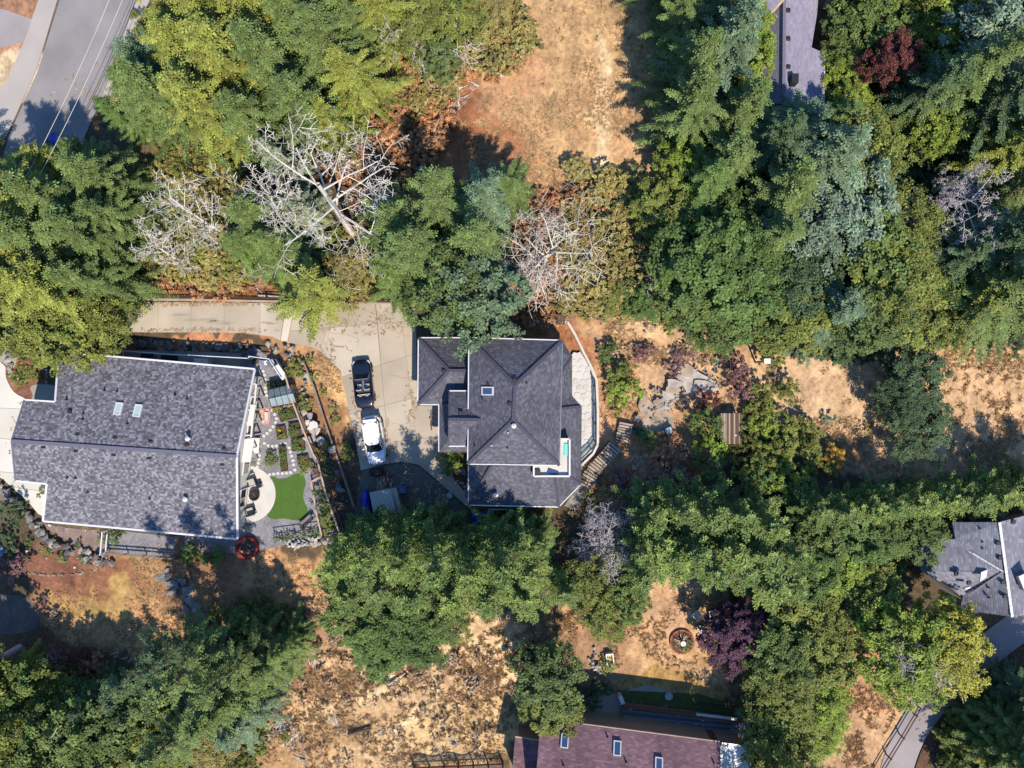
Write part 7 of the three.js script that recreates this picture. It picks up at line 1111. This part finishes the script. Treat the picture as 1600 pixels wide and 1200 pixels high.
function lawnChair(label, x, y, turn, mat) { const t = thing('lawn_chair', label, 'chair', P(x, y), turn); const s = mesh('seat', new RoundedBoxGeometry(0.56, 0.05, 0.52, 2, 0.02), mat, t); s.position.y = 0.36; for (let i = 0; i < 4; i++) { const b = mesh('back_slat', new THREE.BoxGeometry(0.11, 0.62, 0.025), mat, t); b.position.set(-0.2 + i * 0.135, 0.62, 0.3); b.rotation.x = 0.3; } for (const sx of [-1, 1]) { const a = mesh('arm', new THREE.BoxGeometry(0.1, 0.03, 0.6), mat, t); a.position.set(sx * 0.32, 0.56, 0); for (const sz of [-1, 1]) { const l = mesh('leg', new THREE.BoxGeometry(0.06, 0.56, 0.06), mat, t); l.position.set(sx * 0.3, 0.28, sz * 0.24); } } return t; }
lawnChair('white lawn chair in the sun beside the middle hedge', 1086, 958, 0.7, M.white); lawnChair('grey white lawn chair in the shade right of the sunny one', 1112, 956, 0.2, M.white); lawnChair('grey lawn chair in the shade left of the plum tree', 1094, 981, 2.6, M.steel); lawnChair('pale lawn chair half hidden under the hedge above the plum tree', 1134, 944, 0.5, M.white);
{ const t = thing('white_tub', 'white rectangular tub with yellow inside at the left rim of the tan lawn', 'tub', P(952, 1028), 0.1); const m = new MB(); for (const s of [-1, 1]) { m.box(s * 0.3, 0.3, 0, 0.1, 0.5, 1.15); m.box(0, 0.3, s * 0.52, 0.5, 0.5, 0.12); } m.box(0, 0.06, 0, 0.6, 0.08, 1.0); mesh('rim', m.build(), M.white, t); const w = mesh('basin', new THREE.BoxGeometry(0.5, 0.05, 0.92), M.tub, t); w.position.y = 0.16; }
{ // sunken deck behind the brown roofed house
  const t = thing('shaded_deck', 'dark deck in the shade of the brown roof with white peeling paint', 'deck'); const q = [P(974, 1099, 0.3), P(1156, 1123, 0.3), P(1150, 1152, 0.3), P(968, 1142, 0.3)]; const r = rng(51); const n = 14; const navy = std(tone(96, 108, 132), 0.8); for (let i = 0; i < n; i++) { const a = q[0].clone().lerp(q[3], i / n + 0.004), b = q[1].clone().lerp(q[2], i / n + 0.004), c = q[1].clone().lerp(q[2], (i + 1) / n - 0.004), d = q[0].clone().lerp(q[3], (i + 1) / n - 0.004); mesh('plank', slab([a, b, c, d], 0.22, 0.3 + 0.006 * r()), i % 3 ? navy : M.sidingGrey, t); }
  for (let i = 0; i < 24; i++) { const u = r(), v = r() * r(); const p = q[0].clone().lerp(q[1], u).lerp(q[3].clone().lerp(q[2], u), v); const m = mesh('paint_chip', slab([V(p.x - 0.2 * r(), 0, p.z - 0.05), V(p.x + 0.25 * r(), 0, p.z - 0.02), V(p.x + 0.2 * r(), 0, p.z + 0.05), V(p.x - 0.1, 0, p.z + 0.04)], 0.3, 0.318), M.offwhite, t); }
  mesh('cap_rail', new MB().bar(q[0].clone().setY(0.75), q[1].clone().setY(0.75), 0.34, 0.08).build(), M.woodRed, t); mesh('end_rail', new MB().bar(q[0].clone().setY(0.7), q[3].clone().setY(0.7), 0.14, 0.08).build(), M.fenceCap, t); mesh('side_rail', new MB().bar(q[1].clone().setY(1.0), q[2].clone().setY(1.0), 0.1, 0.08).bar(q[1].clone().setY(1.0).add(V(0.25, 0, 0)), q[2].clone().setY(1.0).add(V(0.25, 0, 0)), 0.08, 0.06).build(), M.whiteMetal, t);
  const pl = mesh('white_panel', slab([P(1088, 1114, 0.8), P(1152, 1122, 0.8), P(1151, 1126, 0.8), P(1088, 1118, 0.8)], 0.72, 0.8), M.white, t); const op = mesh('orange_panel', slab([P(1096, 1144, 0.8), P(1158, 1152, 0.8), P(1160, 1164, 0.8), P(1100, 1156, 0.8)], 0.4, 0.5), M.orange, t); const bx = mesh('white_box', new THREE.BoxGeometry(0.35, 0.9, 0.75), M.white, t); bx.position.copy(P(969, 1087)); bx.position.y = 0.45; bx.rotation.y = 0.4;
  fence('dark railing on the grass above the shaded deck', plan([[1080, 1092], [1142, 1100], [1165, 1132]]), { h: 1.1, mat: M.blackMatte, post: 0.06, rails: [0.55, 1.08], postGap: 1.6, railW: 0.05 });
  fence('pale curb rail along the shaded deck', plan([[974, 1096], [1060, 1107], [1150, 1119]]), { h: 0.5, mat: M.woodGrey, post: 0.1, rails: [0.25, 0.48], postGap: 2.6, railW: 0.1 });
  const bw = thing('garden_bowl', 'white bowl on the shaded grass above the deck', 'bowl', P(1044, 1086)); mesh('bowl', new THREE.LatheGeometry([[0.02, 0], [0.2, 0.02], [0.34, 0.2], [0.38, 0.26], [0.33, 0.24], [0.2, 0.08], [0.02, 0.06]].map((p) => new THREE.Vector2(...p)), 20), M.flagGrey, bw);
}
{ // overhead wires over the street
  const wires = [[[168, -10], [88, 170], 9.5, 'left pale overhead wire above the street', M.flag], [[190, -12], [104, 178], 9.5, 'second pale overhead wire above the street', M.flag], [[206, -10], [146, 132], 8.5, 'left dark overhead cable above the street', M.black], [[210, -10], [150, 130], 8.5, 'right dark overhead cable above the street', M.black]];
  for (const [a, b, h, label, mat] of wires) { const p = P(...a, h), q = P(...b, h); const d = q.clone().sub(p); const m = new MB(), pts = [], rs = []; for (let i = 0; i <= 12; i++) { const u = -0.6 + 2.2 * i / 12; const w = p.clone().addScaledVector(d, u); w.y = h - 0.5 + 0.5 * Math.pow((u - 0.5) / 1.1, 2); pts.push(w); rs.push(0.02); } m.tube(pts, rs, 5); tag(mesh('overhead_wire', m.build(), mat), label, 'wire'); }
  const g = thing('blue_tarp', 'dark blue tarp at the lower end of the street under the trees', 'tarp', P(86, 222)); const m = mesh('sheet', (() => { const s = new THREE.PlaneGeometry(1.4, 0.9, 8, 6); s.rotateX(-Math.PI / 2); const a = s.attributes.position; for (let i = 0; i < a.count; i++) a.setY(i, 0.3 + 0.3 * vn(a.getX(i) * 3, a.getZ(i) * 3 + 8)); s.computeVertexNormals(); return s; })(), M.tarp, g); m.rotation.y = 0.8; const f = mesh('frame', new MB().bar(V(-0.6, 0, -0.2), V(-0.6, 0.5, -0.2), 0.06).bar(V(0.6, 0, 0.2), V(0.6, 0.5, 0.2), 0.06).build(), M.steel, g);
}
{ const t = thing('stacked_chairs', 'blue grey garden chair in the shade at the left edge', 'chair', P(8, 860), 0.6); const s = mesh('seat', new RoundedBoxGeometry(0.6, 0.06, 0.6, 2, 0.02), M.blueBin, t); s.position.y = 0.4; const b = mesh('backrest', new RoundedBoxGeometry(0.6, 0.6, 0.06, 2, 0.02), M.blueBin, t); b.position.set(0, 0.7, 0.3); b.rotation.x = 0.25; for (const sx of [-1, 1]) for (const sz of [-1, 1]) { const l = mesh('leg', new THREE.BoxGeometry(0.05, 0.4, 0.05), M.steel, t); l.position.set(sx * 0.26, 0.2, sz * 0.26); } }
{ const t = thing('garden_statue', 'dark boulder on pale gravel beside the grey side path', 'stone', P(10, 536)); stone(t, V(0, 0.2, 0), 0.6, M.rockDark, rng(5)); mesh('gravel_ring', new THREE.CylinderGeometry(0.5, 0.5, 0.06, 16), M.rockTan, t).position.set(0, 0.05, 0.2); }
// ---------------------------------------------------------------- ground cover: masses nobody could count
{
  const INS = []; // areas kept clear of growth (plan rectangles)
  for (const q of [[-100, 468, 470, 522], [455, 470, 735, 800], [380, 555, 545, 850], [-20, 545, 400, 870], [645, 525, 935, 795], [560, 725, 735, 830], [900, 655, 990, 770], [1000, 570, 1115, 676], [850, 1085, 1180, 1200], [790, 1140, 850, 1200], [1420, 800, 1620, 975], [1190, -20, 1295, 150], [-20, -20, 215, 240], [885, 500, 935, 730], [1125, 640, 1160, 698], [1040, 980, 1090, 1025]]) INS.push(q);
  const lane = smoothLine([[1372, 1290], [1398, 1210], [1420, 1150], [1456, 1096], [1506, 1050], [1556, 1006], [1610, 970], [1700, 930]], 4).map((p) => [p.x / PX + 800, p.z / PX + 600]);
  const dryBed = (x, y) => x > 478 && x < 534 && y > 552 && y < 690 && x < 500 + (y - 552) * 0.3 + 20 && x > 484 + (y - 566) * 0.31;
  const clear = (x, y) => { if (dryBed(x, y)) return false; for (const q of INS) if (x > q[0] && x < q[2] && y > q[1] && y < q[3]) return true; if (x > 1350) for (const l of lane) if (Math.hypot(x - l[0], y - l[1]) < 34) return true; return false; };
  const mtx = new THREE.Matrix4(), qt = new THREE.Quaternion(), e = new THREE.Euler();
  function scatter(name, label, geo, mat, areas, o) {
    const { seed = 1, s0 = 0.7, s1 = 1.3, tint = 0.3, patch = 0, warm = 0 } = o; const r = rng(seed), ms = [], cs = [];
    for (const [x, y, rx, ry, n] of areas) { let k = 0, tries = 0; while (k < n && tries++ < n * 6) { const a = r() * 6.283, q = Math.sqrt(r()); const px = x + Math.cos(a) * q * rx, py = y + Math.sin(a) * q * ry; if (clear(px, py)) continue; const p = P(px, py); if (patch && fbm(p.x * patch + seed, p.z * patch, 3) < 0.46 + 0.1 * r()) continue; e.set((r() - 0.5) * 0.3, r() * 6.283, (r() - 0.5) * 0.3); qt.setFromEuler(e); const s = s0 + (s1 - s0) * r(); mtx.compose(p, qt, V(s, s * (0.7 + 0.5 * r()), s)); ms.push(...mtx.elements); const t = 1 + (r() - 0.5) * 2 * tint, w = (r() - 0.5) * warm; cs.push(t * (1 + w), t, t * (1 - w)); k++; } }
    const m = new THREE.InstancedMesh(geo, mat, ms.length / 16); m.instanceMatrix.array.set(ms); m.instanceColor = new THREE.InstancedBufferAttribute(new Float32Array(cs), 3); m.name = numbered(name); m.castShadow = m.receiveShadow = true; scene.add(m); return tag(m, label, null, null, 'stuff');
  }
  const tuft = (seed, n, len, spread, w) => { const L = new Leaves(), r = rng(seed); for (let i = 0; i < n; i++) { const a = r() * 6.283, el = 0.15 + spread * r(), d = [Math.cos(a) * el, 1, Math.sin(a) * el], q = 1 / Math.hypot(...d), l = len * (0.5 + 0.8 * r()); L.blade((r() - 0.5) * 0.12, 0, (r() - 0.5) * 0.12, d[0] * q, d[1] * q, d[2] * q, l, w, -Math.sin(a), 0, Math.cos(a), jit(r, 0.75, 1.25), 0.35); } return L.geo(); };
  const straw = LM.straw, meadow = [[850, 130, 190, 170, 2600], [940, 230, 110, 100, 900], [960, 560, 80, 100, 700], [1040, 530, 100, 50, 500], [1090, 600, 80, 70, 400], [1300, 640, 100, 90, 1100], [1520, 640, 150, 100, 1700], [1430, 710, 190, 40, 700], [200, 940, 150, 80, 1100], [270, 1000, 80, 50, 400], [470, 900, 80, 50, 500], [560, 1010, 120, 110, 1200], [600, 1120, 240, 110, 3000], [790, 1010, 120, 80, 1300], [1060, 1000, 110, 80, 900], [1380, 1080, 70, 140, 1000], [1330, 1170, 100, 50, 500], [505, 620, 30, 70, 260]];
  scatter('dry_grass', 'short tufts of straw coloured dry grass over the open slopes', tuft(1, 16, 0.22, 2.6, 0.03), straw, meadow.map((q) => [q[0], q[1], q[2], q[3], Math.round(q[4] * 0.9)]), { seed: 5, tint: 0.3, warm: 0.14, patch: 0.45, s0: 0.5, s1: 1.4 });
  scatter('tall_dry_grass', 'taller pale dry grass lying in swathes on the lower slope', tuft(2, 22, 0.5, 4.0, 0.06), straw, [[600, 1110, 230, 100, 300], [780, 1000, 120, 70, 200], [850, 130, 160, 150, 120], [1500, 640, 150, 90, 120], [560, 1010, 110, 100, 110], [870, 960, 60, 30, 60]], { seed: 8, s0: 0.5, s1: 1.2, tint: 0.2 });
  const bushy = pool.U[0].crown, bushy2 = pool.U[1].crown, big = pool.S[1].crown;
  scatter('dry_brush', 'brown dry brush dotted over the straw slope at the bottom', bushy, LM.brown, [[600, 1090, 230, 110, 120], [480, 1010, 50, 80, 22], [720, 1100, 90, 80, 16], [560, 980, 90, 50, 12]], { seed: 11, s0: 0.3, s1: 1.1, tint: 0.3, patch: 0, warm: 0.1 });
  scatter('dry_brush', 'low brown brush on the dry slope right of the white rail', bushy2, LM.brown, [[960, 540, 80, 70, 16], [1000, 750, 80, 50, 40], [950, 790, 60, 40, 30], [870, 520, 40, 30, 10], [1085, 575, 50, 40, 8]], { seed: 12, s0: 0.4, s1: 1.1, tint: 0.3, warm: 0.15 });
  scatter('bracken', 'rust orange bracken on the slope between the snags and the meadow', bushy, LM.rust, [[620, 170, 90, 110, 200], [590, 250, 80, 60, 110], [760, 70, 60, 60, 70], [890, 380, 110, 90, 220], [830, 460, 60, 50, 70], [330, 445, 120, 16, 60]], { seed: 13, s0: 0.6, s1: 1.8, tint: 0.35, warm: 0.25 });
  scatter('bracken', 'yellow brown bracken mixed among the rusty patches', bushy2, LM.dryolive, [[640, 100, 90, 80, 160], [760, 60, 70, 60, 120], [960, 380, 90, 110, 260], [960, 470, 90, 20, 120], [560, 420, 30, 60, 60], [730, 20, 60, 30, 60]], { seed: 14, s0: 0.9, s1: 2.2, tint: 0.3, warm: 0.2 });
  scatter('scrub', 'olive yellow broom scrub under the leaning dead trees', big, LM.dryolive, [[300, 340, 105, 95, 150], [340, 420, 70, 24, 40]], { seed: 15, s0: 0.6, s1: 1.2, tint: 0.3, warm: 0.15 });
  scatter('scrub', 'greener broom scrub under the leaning dead trees', big, LM.leafOlive, [[300, 330, 100, 90, 90], [350, 420, 60, 20, 16]], { seed: 16, s0: 0.5, s1: 1.1, tint: 0.3, warm: 0.1 });
  scatter('undergrowth', 'dark green undergrowth on the floor of the east woods', big, LM.dark, [[1330, 300, 280, 260, 520], [1560, 300, 80, 250, 160], [1250, 420, 220, 120, 160]], { seed: 17, s0: 0.5, s1: 1.3, tint: 0.35 });
  scatter('undergrowth', 'green undergrowth on the floor of the north and west woods', big, LM.leafOlive, [[380, 110, 200, 120, 180], [100, 380, 130, 140, 130], [450, 380, 90, 60, 70]], { seed: 18, s0: 0.5, s1: 1.2, tint: 0.35 });
  scatter('undergrowth', 'mixed undergrowth in the woods of the lower left', big, LM.leafOlive, [[110, 1120, 140, 80, 120], [330, 1150, 120, 50, 40], [380, 1010, 90, 80, 40]], { seed: 19, s0: 0.5, s1: 1.2, tint: 0.35 });
  scatter('undergrowth', 'undergrowth of the lower right corner and the garden edges', big, LM.leafOlive, [[1250, 1050, 60, 130, 90], [1540, 1140, 90, 80, 90], [1320, 860, 90, 40, 50], [1180, 690, 50, 70, 20], [1440, 1000, 60, 60, 30]], { seed: 20, s0: 0.5, s1: 1.2, tint: 0.35 });
  { // blown leaves on paved ground (plan areas)
    const leaf = (() => { const L = new Leaves(), q = rng(3); for (let i = 0; i < 3; i++) { const a = q() * 6.28; L.blade((q() - 0.5) * 0.2, 0.02, (q() - 0.5) * 0.2, Math.cos(a), 0.2, Math.sin(a), 0.12, 0.07, -Math.sin(a), 0.1, Math.cos(a), jit(q, 0.7, 1.2), 0.3); } return L.geo(); })();
    const r = rng(71), ms = [], cs = []; for (const [x, y, rx, ry, n] of [[320, 475, 130, 4, 160], [320, 516, 130, 4, 130], [520, 500, 60, 25, 90], [600, 500, 50, 30, 90], [640, 640, 10, 60, 50], [560, 640, 14, 60, 60], [700, 720, 24, 40, 70], [650, 770, 60, 40, 120], [480, 600, 40, 60, 40], [130, 150, 60, 60, 60], [1460, 1100, 40, 40, 80], [920, 640, 14, 70, 60], [30, 700, 20, 80, 40], [300, 855, 120, 8, 80], [520, 545, 40, 20, 40], [1000, 1110, 60, 20, 60]]) for (let k = 0; k < n; k++) { const p = P(x + (r() + r() - 1) * rx, y + (r() + r() - 1) * ry); p.y = 0.075; e.set(0, r() * 6.28, 0); qt.setFromEuler(e); const s = 0.7 + r(); mtx.compose(p, qt, V(s, s, s)); ms.push(...mtx.elements); const t = 0.6 + 0.7 * r(); cs.push(t, t, t); }
    const m = new THREE.InstancedMesh(leaf, LM.brown, ms.length / 16); m.instanceMatrix.array.set(ms); m.instanceColor = new THREE.InstancedBufferAttribute(new Float32Array(cs), 3); m.name = 'leaf_litter'; scene.add(m); tag(m, 'dry leaves blown over the driveways, courts and paths', null, null, 'stuff');
  }
  const tw = (() => { const m = new MB(), r = rng(9); for (let i = 0; i < 7; i++) { const a = r() * 6.28, c = V((r() - 0.5) * 0.6, 0.06 + 0.1 * r(), (r() - 0.5) * 0.6), d = V(Math.cos(a), (r() - 0.3) * 0.6, Math.sin(a)).multiplyScalar(0.3 + 0.5 * r()); m.tube([c.clone().sub(d), c, c.clone().add(d)], [0.02, 0.022, 0.008], 3); } return m.build(); })();
  scatter('twigs', 'bleached twigs and sticks scattered over the slopes', tw, M.barkPale, [[640, 120, 120, 120, 90], [760, 60, 60, 60, 50], [560, 1080, 220, 120, 26], [430, 1140, 60, 40, 8], [300, 360, 110, 90, 60], [900, 390, 100, 90, 50], [150, 1100, 140, 90, 50], [980, 760, 80, 50, 24]], { seed: 21, s0: 0.6, s1: 1.5, tint: 0.2 });
}
renderer.render(scene, camera);
